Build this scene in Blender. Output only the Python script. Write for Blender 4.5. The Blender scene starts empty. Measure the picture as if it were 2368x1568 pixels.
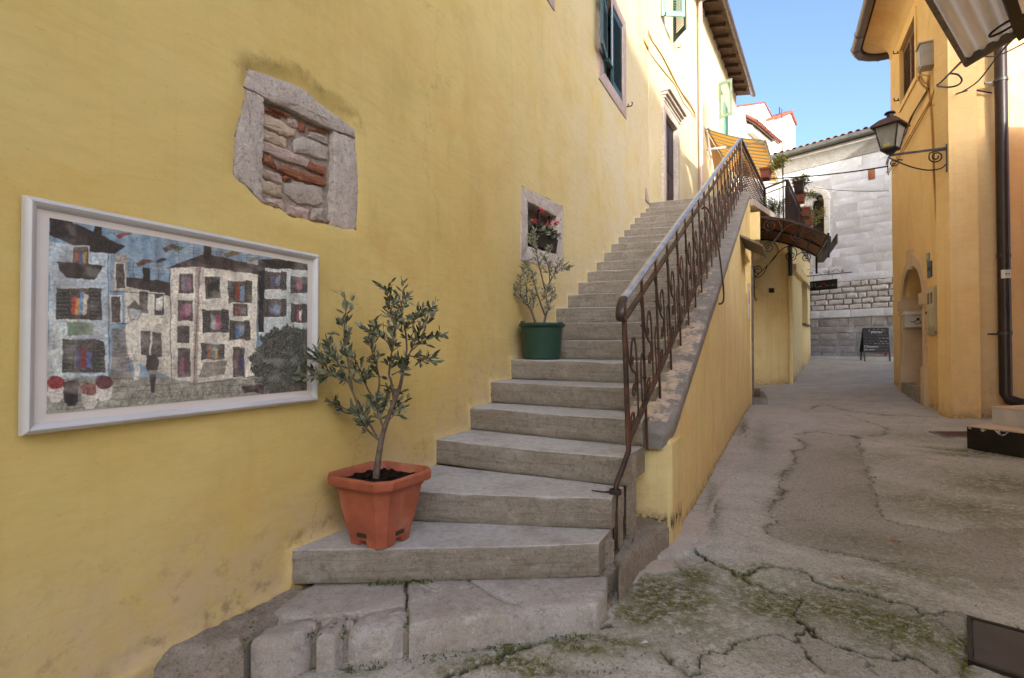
import bpy, bmesh, math, random
import numpy as np
from mathutils import Vector, Matrix, noise
from mathutils.geometry import delaunay_2d_cdt

R = math.radians
random.seed(7)
scene = bpy.context.scene
col = scene.collection

# ------------------------------------------------------------------ camera, sky, sun
EYE = 1.25                       # camera height over the lowest pavement
FPX, CU, CV = 1250.0, 1184.0, 784.0   # focal length and centre in units of a 2368 x 1568 picture
PITCH = math.atan(21.0 / FPX)
cam_d = bpy.data.cameras.new('camera')
cam_d.sensor_width = 36.0
cam_d.lens = 36.0 * FPX / 2368.0
cam_d.clip_start, cam_d.clip_end = 0.05, 600
cam = bpy.data.objects.new('camera', cam_d)
cam.location = (0, 0, EYE)
cam.rotation_euler = (R(90) + PITCH, 0, 0)
col.objects.link(cam)
scene.camera = cam

SUN_EL = R(17)
SUN_DIR = Vector((0.14, -0.99, 0)).normalized()
world = bpy.data.worlds.new("World")
scene.world = world
world.use_nodes = True
wn = world.node_tree
bg = wn.nodes['Background']
skyt = wn.nodes.new('ShaderNodeTexSky')
skyt.sky_type = 'NISHITA'
skyt.sun_disc = False
skyt.sun_elevation = SUN_EL
skyt.sun_rotation = math.atan2(SUN_DIR.x, SUN_DIR.y)
skyt.air_density, skyt.dust_density, skyt.ozone_density = 0.62, 4.0, 2.4
wn.links.new(skyt.outputs[0], bg.inputs[0])
bg.inputs[1].default_value = 0.15
sun_d = bpy.data.lights.new('sun', 'SUN')
sun_d.energy = 2.5
sun_d.angle = R(0.5)
sun_d.color = (1.0, 0.93, 0.82)
sun = bpy.data.objects.new('sun', sun_d)
to_sun = Vector((SUN_DIR.x * math.cos(SUN_EL), SUN_DIR.y * math.cos(SUN_EL), math.sin(SUN_EL)))
sun.rotation_euler = to_sun.to_track_quat('Z', 'Y').to_euler()
sun.location = (0, -10, 20)
col.objects.link(sun)
vs = scene.view_settings
scene.display_settings.display_device = 'sRGB'
vs.view_transform = 'Standard'
vs.look = 'None'
vs.exposure = 1.85
vs.gamma = 1.0
vs.use_curve_mapping = False
try:
    scene.cycles.max_bounces = 10
    scene.cycles.diffuse_bounces = 6
    scene.cycles.use_denoising = True
except Exception:
    pass

# ------------------------------------------------------------------ survey helpers
def ray(u, v):
    b = (CV - v) / FPX
    c, s = math.cos(PITCH), math.sin(PITCH)
    return Vector(((u - CU) / FPX, c - b * s, s + b * c))

CAMP = Vector((0, 0, EYE))

def at_y(u, v, y):
    d = ray(u, v)
    return CAMP + d * (y / d.y)

def at_z(u, v, z):
    d = ray(u, v)
    return CAMP + d * ((z - EYE) / d.z)

class Wall:
    """A vertical wall: s runs along it, z is height, w stands out of it."""
    def __init__(self, p, d, side=1):
        self.p = Vector((p[0], p[1], 0))
        self.d = Vector((d[0], d[1], 0)).normalized()
        self.n = Vector((self.d.y, -self.d.x, 0)) * side
    def P(self, s, z, w=0.0):
        q = self.p + self.d * s + self.n * w
        return Vector((q.x, q.y, z))
    def pix(self, u, v, w=0.0):
        d = ray(u, v)
        t = ((self.p + self.n * w) - CAMP).dot(self.n) / d.dot(self.n)
        q = CAMP + d * t
        return ((q - self.p).dot(self.d), q.z)
    def s_of(self, x, y):
        return (Vector((x, y, 0)) - self.p).dot(self.d)

def ang(deg):
    return (math.sin(R(deg)), math.cos(R(deg)))

TH = 26.0
nA = (math.cos(R(TH)), -math.sin(R(TH)))
WA = Wall((-2.05 * nA[0], -2.05 * nA[1]), ang(TH))
sBEND = WA.pix(1500, 470)[0]
bend = WA.P(sBEND, 0)
WB = Wall((bend.x, bend.y), ang(30.5))
RAILW = Wall((0.62, 3.0), ang(27.5))            # plane of the stair railing
cornerR = (5.852, 7.2)
WR = Wall(cornerR, ang(26), side=-1)            # left face of the ochre house
WF = Wall(cornerR, (0.985, -0.17), side=1)      # its face towards us
WC = Wall((9.47, 17.0), (0.624, -0.78), side=1) # church nave wall
FACE = Wall((5.5, 12.25), (6.33 - 5.5, 12.2 - 12.25), side=1)  # wall beside the low door
OUT = Wall((6.33, 12.2), (2.5, 3.8), side=1)    # street face of that annex

# ------------------------------------------------------------------ noise on arrays
def _h(ix, iy, seed):
    n = (ix.astype(np.int64) * 374761393 + iy.astype(np.int64) * 668265263 + seed * 974634777) & 0x7fffffff
    n = ((n ^ (n >> 13)) * 1274126177) & 0x7fffffff
    n = n ^ (n >> 16)
    return (n & 0xffff) / 65535.0

def vnoise(x, y, seed=0):
    x = np.asarray(x, float); y = np.asarray(y, float)
    ix, iy = np.floor(x), np.floor(y)
    fx, fy = x - ix, y - iy
    fx = fx * fx * (3 - 2 * fx); fy = fy * fy * (3 - 2 * fy)
    a = _h(ix, iy, seed); b = _h(ix + 1, iy, seed); c = _h(ix, iy + 1, seed); d = _h(ix + 1, iy + 1, seed)
    return (a * (1 - fx) + b * fx) * (1 - fy) + (c * (1 - fx) + d * fx) * fy

def fbm(x, y, seed=0, oct=4):
    t, amp, tot = 0, 1.0, 0
    for o in range(oct):
        t = t + amp * vnoise(x * 2 ** o, y * 2 ** o, seed + o * 17)
        tot += amp; amp *= 0.5
    return t / tot

def dist_poly(X, Y, pts):
    """distance of every point to an open polyline"""
    best = np.full(np.shape(X), 1e9)
    for (x0, y0), (x1, y1) in zip(pts[:-1], pts[1:]):
        dx, dy = x1 - x0, y1 - y0
        L = dx * dx + dy * dy + 1e-12
        t = np.clip(((X - x0) * dx + (Y - y0) * dy) / L, 0, 1)
        best = np.minimum(best, np.hypot(X - x0 - t * dx, Y - y0 - t * dy))
    return best

def inside(X, Y, poly):
    X = np.asarray(X, float); Y = np.asarray(Y, float)
    r = np.zeros(X.shape, bool)
    n = len(poly)
    for i in range(n):
        x0, y0 = poly[i]; x1, y1 = poly[(i + 1) % n]
        c = ((y0 > Y) != (y1 > Y)) & (X < (x1 - x0) * (Y - y0) / (y1 - y0 + 1e-15) + x0)
        r ^= c
    return r

# ------------------------------------------------------------------ materials
def lin(c):
    return tuple((x / 12.92 if x <= 0.04045 else ((x + 0.055) / 1.055) ** 2.4) for x in c)

class NT:
    """small helper to write node trees"""
    def __init__(self, m):
        self.t = m.node_tree; self.n = self.t.nodes; self.l = self.t.links
        self.b = self.n['Principled BSDF']
        self.tc = self.n.new('ShaderNodeTexCoord').outputs['Object']
    def link(self, a, b): self.l.new(a, b)
    def mapping(self, scale, src=None):
        m = self.n.new('ShaderNodeMapping'); m.inputs['Scale'].default_value = scale
        self.link(src or self.tc, m.inputs['Vector']); return m.outputs[0]
    def noise(self, scale, detail=5, rough=0.6, vec=None, dist=0.0):
        k = self.n.new('ShaderNodeTexNoise')
        k.inputs['Scale'].default_value = scale; k.inputs['Detail'].default_value = detail
        k.inputs['Roughness'].default_value = rough; k.inputs['Distortion'].default_value = dist
        self.link(vec or self.tc, k.inputs['Vector']); return k.outputs['Fac']
    def voro(self, scale, feature='F1', vec=None):
        k = self.n.new('ShaderNodeTexVoronoi'); k.feature = feature
        k.inputs['Scale'].default_value = scale
        self.link(vec or self.tc, k.inputs['Vector']); return k.outputs['Distance']
    def ramp(self, fac, a, b, lo=0.0, hi=1.0):
        k = self.n.new('ShaderNodeMapRange'); k.inputs[1].default_value = a; k.inputs[2].default_value = b
        k.inputs[3].default_value = lo; k.inputs[4].default_value = hi; k.interpolation_type = 'SMOOTHSTEP'
        self.link(fac, k.inputs[0]); return k.outputs[0]
    def mix(self, fac, a, b, mode='MIX'):
        k = self.n.new('ShaderNodeMix'); k.data_type = 'RGBA'; k.blend_type = mode
        for sock, v in ((k.inputs[0], fac), (k.inputs[6], a), (k.inputs[7], b)):
            if hasattr(v, 'is_linked') or hasattr(v, 'links'): self.link(v, sock)
            elif isinstance(v, (int, float)): sock.default_value = v
            else: sock.default_value = (*v[:3], 1)
        return k.outputs[2]
    def math(self, op, a, b=0.0):
        k = self.n.new('ShaderNodeMath'); k.operation = op
        for sock, v in ((k.inputs[0], a), (k.inputs[1], b)):
            if isinstance(v, (int, float)): sock.default_value = v
            else: self.link(v, sock)
        return k.outputs[0]
    def attr(self, name):
        k = self.n.new('ShaderNodeAttribute'); k.attribute_name = name; return k
    def bump(self, h, strength, dist=0.01, prev=None):
        k = self.n.new('ShaderNodeBump'); k.inputs['Strength'].default_value = strength
        k.inputs['Distance'].default_value = dist
        self.link(h, k.inputs['Height'])
        if prev is not None: self.link(prev, k.inputs['Normal'])
        return k.outputs[0]
    def rnd(self):
        return self.n.new('ShaderNodeObjectInfo').outputs['Random']
    def color(self, c):
        if hasattr(c, 'links'): self.link(c, self.b.inputs['Base Color'])
        else: self.b.inputs['Base Color'].default_value = (*c[:3], 1)
    def normal(self, s): self.link(s, self.b.inputs['Normal'])

def newmat(name, rough=0.8, metal=0.0, spec=0.3):
    m = bpy.data.materials.new(name); m.use_nodes = True
    t = NT(m)
    t.b.inputs['Roughness'].default_value = rough
    t.b.inputs['Metallic'].default_value = metal
    t.b.inputs['Specular IOR Level'].default_value = spec
    return m, t

def simple(name, c, rough=0.7, metal=0.0, spec=0.3, var=0.25, scale=8.0, bump=0.15, bscale=60, dirt=None, rand=0.0):
    m, t = newmat(name, rough, metal, spec)
    n1 = t.noise(scale, 5)
    d = tuple(x * (1 - var) for x in c); e = tuple(min(1, x * (1 + var * 0.6)) for x in c)
    cc = t.mix(t.ramp(n1, 0.3, 0.7), d, e)
    if dirt is not None:
        cc = t.mix(t.ramp(t.noise(scale * 0.45, 8, 0.7), 0.5, 0.72, 0, 0.8), cc, dirt)
    if rand:
        cc = t.mix(t.math('MULTIPLY', t.rnd(), rand), cc, tuple(x * 0.35 for x in c))
    t.color(cc)
    if bump: t.normal(t.bump(t.noise(bscale, 6, 0.65), bump))
    return m

def plaster(name, base, pale, streak=0.35, stain=None, stain_pale=None, bump=0.35, use_attr=False):
    m, t = newmat(name, 0.9, 0, 0.15)
    big = t.noise(0.55, 6, 0.62, dist=0.6)
    mid = t.noise(2.6, 7, 0.65, t.mapping((1.0, 1.0, 0.55)))
    c = t.mix(t.ramp(big, 0.32, 0.68), base, pale)
    c = t.mix(t.ramp(mid, 0.45, 0.75, 0, 0.55), c, tuple(x * 0.80 for x in base))
    cloud = t.noise(1.1, 8, 0.7, t.mapping((1, 1, 1.3)), 0.9)
    c = t.mix(t.ramp(cloud, 0.50, 0.66, 0, 0.34), c, (base[0] * .98, base[1] * .80, base[2] * .66))
    sv = t.mapping((14, 14, 0.35))
    st = t.noise(1.0, 5, 0.6, sv)
    c = t.mix(t.ramp(st, 0.52, 0.78, 0, streak), c, (base[0] * 0.62, base[1] * 0.58, base[2] * 0.52))
    if use_attr:
        a = t.attr('stain').outputs['Fac']
        k = t.math('MULTIPLY', a, t.ramp(t.noise(5.5, 7, 0.7), 0.25, 0.62))
        c = t.mix(k, c, stain_pale)
        k2 = t.math('MULTIPLY', a, t.ramp(t.noise(9.0, 8, 0.75), 0.52, 0.66))
        c = t.mix(t.math('MULTIPLY', k2, 0.5), c, stain)
        g = t.attr('grime').outputs['Fac']
        k3 = t.math('MULTIPLY', g, t.ramp(t.noise(18.0, 8, 0.75), 0.35, 0.65))
        c = t.mix(k3, c, (0.055, 0.045, 0.025))
        c = t.mix(t.math('MULTIPLY', t.attr('light_tone').outputs['Fac'], t.ramp(t.noise(1.4, 7, 0.7), 0.2, 0.6)), c, (0.66, 0.575, 0.40))  # wall brightens towards the stair end: light put into the plaster colour
        lp = t.attr('lip').outputs['Fac']
        c = t.mix(lp, c, (pale[0] * 1.15, pale[1] * 1.15, pale[2] * 1.35))
    wv = t.n.new('ShaderNodeVectorMath'); wv.operation = 'ADD'
    nv = t.n.new('ShaderNodeTexNoise'); nv.inputs['Scale'].default_value = 2.2; nv.inputs['Detail'].default_value = 8; nv.inputs['Roughness'].default_value = .65
    t.link(t.tc, nv.inputs['Vector']); t.link(t.tc, wv.inputs[0]); t.link(nv.outputs['Color'], wv.inputs[1])
    ck = t.ramp(t.voro(0.55, 'DISTANCE_TO_EDGE', wv.outputs[0]), 0.0, 0.0055, 1, 0)
    ck = t.math('MULTIPLY', ck, t.ramp(t.noise(0.9, 4, 0.6), 0.52, 0.62))
    c = t.mix(t.math('MULTIPLY', ck, 0.45), c, tuple(x * 0.45 for x in base))
    tr_ = t.noise(1.0, 6, 0.65, t.mapping((5, 5, 26)), 0.8)
    c = t.mix(t.ramp(tr_, 0.42, 0.68, 0, 0.22), c, tuple(x * 0.80 for x in base))
    sp = t.ramp(t.noise(55, 4, 0.7), 0.63, 0.70, 0, 0.35)
    c = t.mix(sp, c, tuple(x * 0.6 for x in base))
    t.color(c)
    b1 = t.bump(t.noise(9, 6, 0.6), bump * 0.7, 0.02)
    b1 = t.bump(tr_, bump * 0.55, 0.012, b1)
    b2 = t.bump(t.noise(95, 5, 0.75), bump, 0.006, b1)
    t.normal(b2)
    return m

def stone(name, base, warm, pit=0.5, scale=5.0, bump=0.5, rough=0.85, rand=0.35, layered=False, lichen=None):
    m, t = newmat(name, rough, 0, 0.25)
    c = t.mix(t.ramp(t.noise(scale, 8, 0.68, dist=0.4), 0.33, 0.68), base, warm)
    c = t.mix(t.ramp(t.noise(scale * 5, 7, 0.8), 0.50, 0.62, 0, pit), c, tuple(x * 0.45 for x in base))
    c = t.mix(t.ramp(t.noise(scale * 1.7, 9, 0.75), 0.53, 0.62, 0, 0.55), c, tuple(min(1, x * 1.3) for x in base))
    c = t.mix(t.ramp(t.noise(scale * 14, 4, 0.8), 0.54, 0.62, 0, pit * .7), c, tuple(x * 0.55 for x in warm))
    c = t.mix(t.ramp(t.noise(scale * 17, 4, 0.8), 0.56, 0.64, 0, pit * .8), c, tuple(min(1, x * 1.45) for x in base))
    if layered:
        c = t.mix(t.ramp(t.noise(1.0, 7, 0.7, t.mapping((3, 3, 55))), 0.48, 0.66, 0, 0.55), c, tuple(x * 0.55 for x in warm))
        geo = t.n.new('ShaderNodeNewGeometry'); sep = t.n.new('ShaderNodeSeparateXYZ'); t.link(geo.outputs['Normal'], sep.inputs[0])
        worn = t.ramp(sep.outputs['Z'], 0.35, 0.85)  # upward faces lighter: sky light on treads put into the colour, plus wear
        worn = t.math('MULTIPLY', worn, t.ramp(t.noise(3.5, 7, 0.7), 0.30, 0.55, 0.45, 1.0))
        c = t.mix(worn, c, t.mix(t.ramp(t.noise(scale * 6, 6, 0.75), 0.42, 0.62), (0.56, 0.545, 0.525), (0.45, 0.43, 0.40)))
    if lichen is not None:
        c = t.mix(t.ramp(t.noise(scale * 0.8, 9, 0.75), 0.56, 0.7, 0, 0.7), c, lichen)
    if rand:
        c = t.mix(t.math('MULTIPLY', t.rnd(), rand), c, (warm[0] * 0.75, warm[1] * 0.7, warm[2] * 0.68))
    t.color(c)
    b = t.bump(t.noise(scale * 4, 9, 0.75), bump, 0.02)
    b = t.bump(t.noise(scale * 30, 5, 0.8), bump * 0.7, 0.005, b)
    t.normal(b)
    return m

M = {}
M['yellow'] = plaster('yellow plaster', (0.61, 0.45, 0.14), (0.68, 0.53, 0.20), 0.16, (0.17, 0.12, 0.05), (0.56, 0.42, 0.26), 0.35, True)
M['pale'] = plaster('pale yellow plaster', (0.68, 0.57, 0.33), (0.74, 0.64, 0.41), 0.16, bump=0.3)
M['annex'] = plaster('warm yellow plaster', (0.80, 0.635, 0.29), (0.85, 0.71, 0.38), 0.55, (0.16, 0.11, 0.05), (0.55, 0.38, 0.2), 0.35, True)
M['ochre'] = plaster('ochre plaster', (0.83, 0.565, 0.25), (0.86, 0.62, 0.31), 0.2, (0.2, 0.13, 0.07), (0.58, 0.38, 0.2), 0.25, True)
M['cream_trim'] = plaster('cream painted trim', (0.60, 0.44, 0.28), (0.68, 0.53, 0.36), 0.2, bump=0.15)
M['white_wall'] = plaster('white plaster', (0.78, 0.76, 0.70), (0.83, 0.81, 0.77), 0.2, bump=0.15)
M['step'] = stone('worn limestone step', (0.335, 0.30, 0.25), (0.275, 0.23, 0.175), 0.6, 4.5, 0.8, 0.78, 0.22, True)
M['block'] = stone('grey limestone block', (0.47, 0.44, 0.41), (0.39, 0.335, 0.28), 0.6, 5.5, 0.7, 0.8, 0.3)
M['surround'] = stone('pinkish stone surround', (0.62, 0.55, 0.47), (0.53, 0.45, 0.375), 0.85, 7, 0.8, 0.9, 0.1)
M['greystone'] = stone('rough grey stone', (0.55, 0.49, 0.42), (0.47, 0.40, 0.33), 0.65, 9, 0.7, 0.9, 0.3)
M['creamstone'] = stone('cream stone', (0.62, 0.50, 0.36), (0.53, 0.42, 0.30), 0.45, 9, 0.6, 0.9, 0.2)
M['pinkstone'] = stone('pink mortar stone', (0.60, 0.48, 0.41), (0.50, 0.37, 0.30), 0.5, 9, 0.6, 0.9, 0.2)
M['brick'] = stone('old red brick', (0.42, 0.185, 0.10), (0.34, 0.14, 0.08), 0.6, 10, 0.8, 0.9, 0.3, False, (0.52, 0.38, 0.29))
M['mortar'] = stone('crumbling mortar', (0.50, 0.42, 0.345), (0.36, 0.29, 0.23), 0.7, 14, 0.9, 0.95, 0)
M['concrete'] = stone('grey cement', (0.27, 0.245, 0.215), (0.21, 0.185, 0.155), 0.5, 6, 0.5, 0.9, 0.05)
M['oldconcrete'] = stone('mossy old concrete', (0.37, 0.315, 0.255), (0.27, 0.225, 0.165), 0.8, 8, 0.9, 0.95, 0.1, False, (0.13, 0.12, 0.06))
M['church'] = stone('white limestone ashlar', (0.72, 0.755, 0.83), (0.70, 0.73, 0.795), 0.10, 3.0, 0.3, 0.85, 0.0)
M['churchgap'] = stone('ashlar joint', (0.63, 0.645, 0.69), (0.58, 0.585, 0.62), 0.3, 5, 0.3, 0.9, 0)
M['rubble'] = stone('white rubble stone', (0.72, 0.735, 0.78), (0.66, 0.65, 0.66), 0.3, 6.0, 0.6, 0.9, 0.3)
M['rubblegap'] = stone('grey rubble mortar', (0.30, 0.26, 0.225), (0.24, 0.20, 0.17), 0.5, 9, 0.6, 0.9, 0)
M['plinth'] = stone('weathered grey plinth stone', (0.52, 0.53, 0.56), (0.38, 0.375, 0.38), 0.7, 4.0, 0.8, 0.9, 0.35)
M['iron'] = simple('black wrought iron', (0.022, 0.019, 0.018), 0.5, 0.4, 0.5, 0.4, 20, 0.2, 90)
M['greyiron'] = simple('grey iron scroll', (0.10, 0.095, 0.09), 0.45, 0.6, 0.5, 0.3, 20, 0.15, 90)
def rusty():
    m, t = newmat('rusty brown iron', 0.55, 0.3, 0.5)
    c = t.mix(t.ramp(t.noise(7, 6, 0.7), 0.4, 0.62), (0.030, 0.021, 0.018), (0.105, 0.044, 0.026))
    c = t.mix(t.ramp(t.noise(40, 6, 0.7), 0.55, 0.7, 0, 0.5), c, (0.17, 0.065, 0.032))
    t.color(c); t.normal(t.bump(t.noise(80, 5, 0.7), 0.3, 0.004)); return m
M['rust'] = rusty()
M['cornice'] = stone('grey weathered cornice', (0.42, 0.42, 0.41), (0.34, 0.335, 0.32), 0.5, 5, 0.4, 0.9, 0)
M['handrail'] = simple('worn bronze handrail', (0.50, 0.50, 0.53), 0.34, 0.75, 0.6, 0.25, 12, 0.05, 60)
M['darkrail'] = simple('brown painted handrail', (0.06, 0.035, 0.026), 0.35, 0.2, 0.5, 0.3, 12, 0.1, 60)
M['terracotta'] = simple('terracotta plastic', (0.36, 0.100, 0.052), 0.5, 0, 0.35, 0.22, 9, 0.1, 120, (0.44, 0.20, 0.13))
M['terracotta2'] = simple('dusty terracotta box', (0.33, 0.115, 0.07), 0.6, 0, 0.3, 0.25, 9, 0.1, 90)
M['darkbox'] = simple('dark brown plastic box', (0.05, 0.028, 0.022), 0.5, 0, 0.3, 0.25, 9, 0.1, 90)
M['greenpot'] = simple('dark green plastic', (0.016, 0.055, 0.036), 0.42, 0, 0.45, 0.15, 9, 0.05, 120)
M['soil'] = simple('dark potting soil', (0.016, 0.010, 0.007), 0.95, 0, 0.1, 0.6, 40, 0.9, 60)
M['bark'] = simple('olive bark', (0.15, 0.115, 0.085), 0.9, 0, 0.2, 0.4, 30, 0.5, 70)
def leafmat(name, a, b, trans=0.25):
    m, t = newmat(name, 0.5, 0, 0.35)
    at = t.attr('tint').outputs['Fac']
    c = t.mix(at, a, b)
    g = t.n.new('ShaderNodeNewGeometry')
    c2 = t.mix(g.outputs['Backfacing'], c, tuple(min(1, x * 1.5 + 0.035) for x in b))
    t.color(c2)
    tr = t.n.new('ShaderNodeBsdfTranslucent'); t.link(c2, tr.inputs[0])
    ms = t.n.new('ShaderNodeMixShader'); ms.inputs[0].default_value = trans
    o = t.n['Material Output']
    t.link(t.b.outputs[0], ms.inputs[1]); t.link(tr.outputs[0], ms.inputs[2]); t.link(ms.outputs[0], o.inputs[0])
    return m
M['olive'] = leafmat('olive leaves', (0.038, 0.048, 0.027), (0.115, 0.125, 0.072), 0.15)
M['olive2'] = leafmat('grey olive leaves', (0.12, 0.125, 0.075), (0.25, 0.25, 0.17), 0.15)
M['leafgreen'] = leafmat('green leaves', (0.035, 0.065, 0.02), (0.12, 0.16, 0.04), 0.35)
M['leafyellow'] = leafmat('yellow green leaves', (0.14, 0.15, 0.03), (0.42, 0.36, 0.06), 0.45)
M['redflower'] = leafmat('red petals', (0.42, 0.02, 0.035), (0.58, 0.06, 0.09), 0.3)
M['orangeflower'] = leafmat('orange petals', (0.6, 0.06, 0.02), (0.75, 0.16, 0.04), 0.3)
M['aluminium'] = simple('silver frame aluminium', (0.60, 0.585, 0.56), 0.5, 0.25, 0.5, 0.06, 4, 0.02, 60)
M['mat_board'] = simple('off white mount', (0.68, 0.625, 0.575), 0.55, 0, 0.3, 0.04, 3, 0.02, 60)
M['shutter_blue'] = simple('blue green shutter paint', (0.035, 0.085, 0.10), 0.5, 0, 0.4, 0.2, 8, 0.1, 70)
M['shutter_green'] = simple('pale green shutter paint', (0.13, 0.31, 0.25), 0.55, 0, 0.4, 0.15, 8, 0.1, 70)
M['shutter_sage'] = simple('sage green shutter paint', (0.16, 0.22, 0.155), 0.6, 0, 0.35, 0.2, 8, 0.1, 70)
M['shutter_dark'] = simple('dark green paint', (0.016, 0.05, 0.042), 0.55, 0, 0.35, 0.2, 8, 0.1, 70)
M['shutter_brown'] = simple('brown weathered shutter wood', (0.16, 0.075, 0.038), 0.65, 0, 0.3, 0.4, 9, 0.2, 70)
M['wood_dark'] = simple('dark door wood', (0.035, 0.016, 0.012), 0.5, 0, 0.35, 0.4, 6, 0.15, 70)
M['wood_door'] = simple('brown door wood', (0.10, 0.045, 0.02), 0.5, 0, 0.35, 0.3, 6, 0.15, 70)
M['wood_grey'] = simple('weathered grey wood', (0.20, 0.165, 0.13), 0.75, 0, 0.25, 0.35, 9, 0.3, 70)
M['eave_wood'] = simple('brown eave boards', (0.085, 0.048, 0.03), 0.75, 0, 0.25, 0.4, 7, 0.25, 60)
M['gutter'] = simple('brown painted gutter', (0.13, 0.095, 0.08), 0.42, 0.4, 0.5, 0.2, 6, 0.05, 60)
M['greygutter'] = simple('grey zinc gutter', (0.16, 0.17, 0.165), 0.45, 0.5, 0.5, 0.2, 6, 0.05, 60)
M['pinkpipe'] = simple('pinkish drainpipe paint', (0.50, 0.37, 0.31), 0.4, 0.1, 0.5, 0.1, 6, 0.03, 60)
M['brownpipe'] = simple('dark brown drainpipe', (0.042, 0.028, 0.024), 0.33, 0.3, 0.5, 0.2, 6, 0.05, 60)
M['tile'] = stone('red clay roof tile', (0.30, 0.11, 0.07), (0.21, 0.085, 0.06), 0.6, 8, 0.5, 0.85, 0.5)
M['glass'] = simple('dark window glass', (0.012, 0.014, 0.016), 0.08, 0, 0.6, 0.1, 3, 0, 60)
M['lampglass'] = simple('dusty lantern glass', (0.24, 0.235, 0.21), 0.3, 0, 0.5, 0.35, 5, 0.05, 60)
M['white_box'] = simple('white painted metal', (0.66, 0.62, 0.57), 0.5, 0, 0.4, 0.08, 6, 0.05, 60)
M['cream_box'] = simple('cream metal cabinet', (0.55, 0.47, 0.33), 0.55, 0, 0.35, 0.1, 6, 0.05, 60)
M['grey_box'] = simple('grey plastic junction box', (0.45, 0.42, 0.37), 0.6, 0, 0.3, 0.12, 6, 0.05, 60)
M['blackboard'] = simple('slate blackboard', (0.028, 0.028, 0.032), 0.7, 0, 0.25, 0.25, 6, 0.05, 60)
M['chalk'] = simple('white chalk', (0.62, 0.62, 0.62), 0.95, 0, 0.1, 0.3, 60, 0, 60)
M['chalk_dim'] = simple('rubbed chalk', (0.22, 0.22, 0.23), 0.95, 0, 0.1, 0.5, 60, 0, 60)
M['black'] = simple('black paint', (0.012, 0.011, 0.011), 0.5, 0, 0.4, 0.2, 6, 0.05, 60)
M['red'] = simple('dull red paint', (0.26, 0.04, 0.035), 0.6, 0, 0.3, 0.2, 6, 0.05, 60)
M['cable'] = simple('black cable', (0.02, 0.018, 0.016), 0.6, 0, 0.3, 0.2, 6, 0, 60)
M['painted_cable'] = simple('cable painted over in ochre', (0.50, 0.30, 0.10), 0.7, 0, 0.3, 0.2, 6, 0, 60)
M['blue_plate'] = simple('blue enamel plate', (0.035, 0.045, 0.11), 0.35, 0, 0.5, 0.1, 6, 0, 60)
M['grey_plate'] = simple('grey enamel plate', (0.22, 0.25, 0.25), 0.4, 0, 0.5, 0.1, 6, 0, 60)
M['manhole'] = simple('dark steel cover', (0.060, 0.052, 0.050), 0.55, 0.25, 0.5, 0.25, 5, 0.15, 40)
M['rustplate'] = simple('rusty steel cover', (0.13, 0.06, 0.045), 0.7, 0.4, 0.4, 0.3, 5, 0.25, 40)
M['tan_tile'] = simple('beige step tile', (0.60, 0.43, 0.30), 0.55, 0, 0.3, 0.1, 5, 0.05, 40)
M['brown_paint'] = simple('dark brown painted plinth', (0.018, 0.011, 0.008), 0.6, 0, 0.3, 0.3, 5, 0.2, 40, (0.05, 0.04, 0.025))
M['white_paint'] = simple('chipped white paint', (0.52, 0.47, 0.41), 0.6, 0, 0.3, 0.15, 5, 0.15, 40, (0.34, 0.28, 0.23))
M['bamboo'] = simple('woven reed screen', (0.20, 0.13, 0.075), 0.8, 0, 0.2, 0.4, 30, 0.2, 60)
M['moss'] = leafmat('moss', (0.035, 0.055, 0.012), (0.10, 0.12, 0.025), 0.2)
M['pink_marble'] = stone('pinkish stone skirting', (0.47, 0.37, 0.33), (0.42, 0.32, 0.28), 0.3, 6, 0.3, 0.8, 0)
M['awn_o'] = leafmat('orange awning stripe', (0.80, 0.33, 0.035), (0.86, 0.40, 0.05), 0.5)
M['awn_g'] = leafmat('olive grey awning stripe', (0.24, 0.225, 0.12), (0.29, 0.27, 0.15), 0.4)
def corr():
    m, t = newmat('dusty corrugated plastic', 0.4, 0, 0.4)
    vl = t.attr('rib_light').outputs['Fac']
    t.color(t.mix(vl, t.mix(t.ramp(t.noise(6, 6), 0.3, 0.7), (0.60, 0.48, 0.36), (0.70, 0.58, 0.45)), (0.40, 0.38, 0.39)))  # grey and beige stripes: light through the ribs put into the colour
    tr = t.n.new('ShaderNodeBsdfTranslucent'); tr.inputs[0].default_value = (0.70, 0.60, 0.48, 1)
    tp = t.n.new('ShaderNodeBsdfTransparent'); tp.inputs[0].default_value = (0.82, 0.80, 0.78, 1)
    ms = t.n.new('ShaderNodeMixShader'); ms.inputs[0].default_value = 0.35
    m2 = t.n.new('ShaderNodeMixShader'); m2.inputs[0].default_value = 0.04
    t.link(t.b.outputs[0], ms.inputs[1]); t.link(tr.outputs[0], ms.inputs[2])
    t.link(ms.outputs[0], m2.inputs[1]); t.link(tp.outputs[0], m2.inputs[2])
    t.link(m2.outputs[0], t.n['Material Output'].inputs[0])
    return m
M['corrugated'] = corr()
def canopy_mat():
    m, t = newmat('brown translucent polycarbonate', 0.35, 0, 0.4)
    t.color(t.mix(t.ramp(t.noise(3, 5), 0.3, 0.7), (0.16, 0.055, 0.03), (0.22, 0.08, 0.045)))
    tr = t.n.new('ShaderNodeBsdfTranslucent'); tr.inputs[0].default_value = (0.42, 0.15, 0.07, 1)
    ms = t.n.new('ShaderNodeMixShader'); ms.inputs[0].default_value = 0.35
    t.link(t.b.outputs[0], ms.inputs[1]); t.link(tr.outputs[0], ms.inputs[2])
    t.link(ms.outputs[0], t.n['Material Output'].inputs[0])
    return m
M['polycarb'] = canopy_mat()
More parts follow.
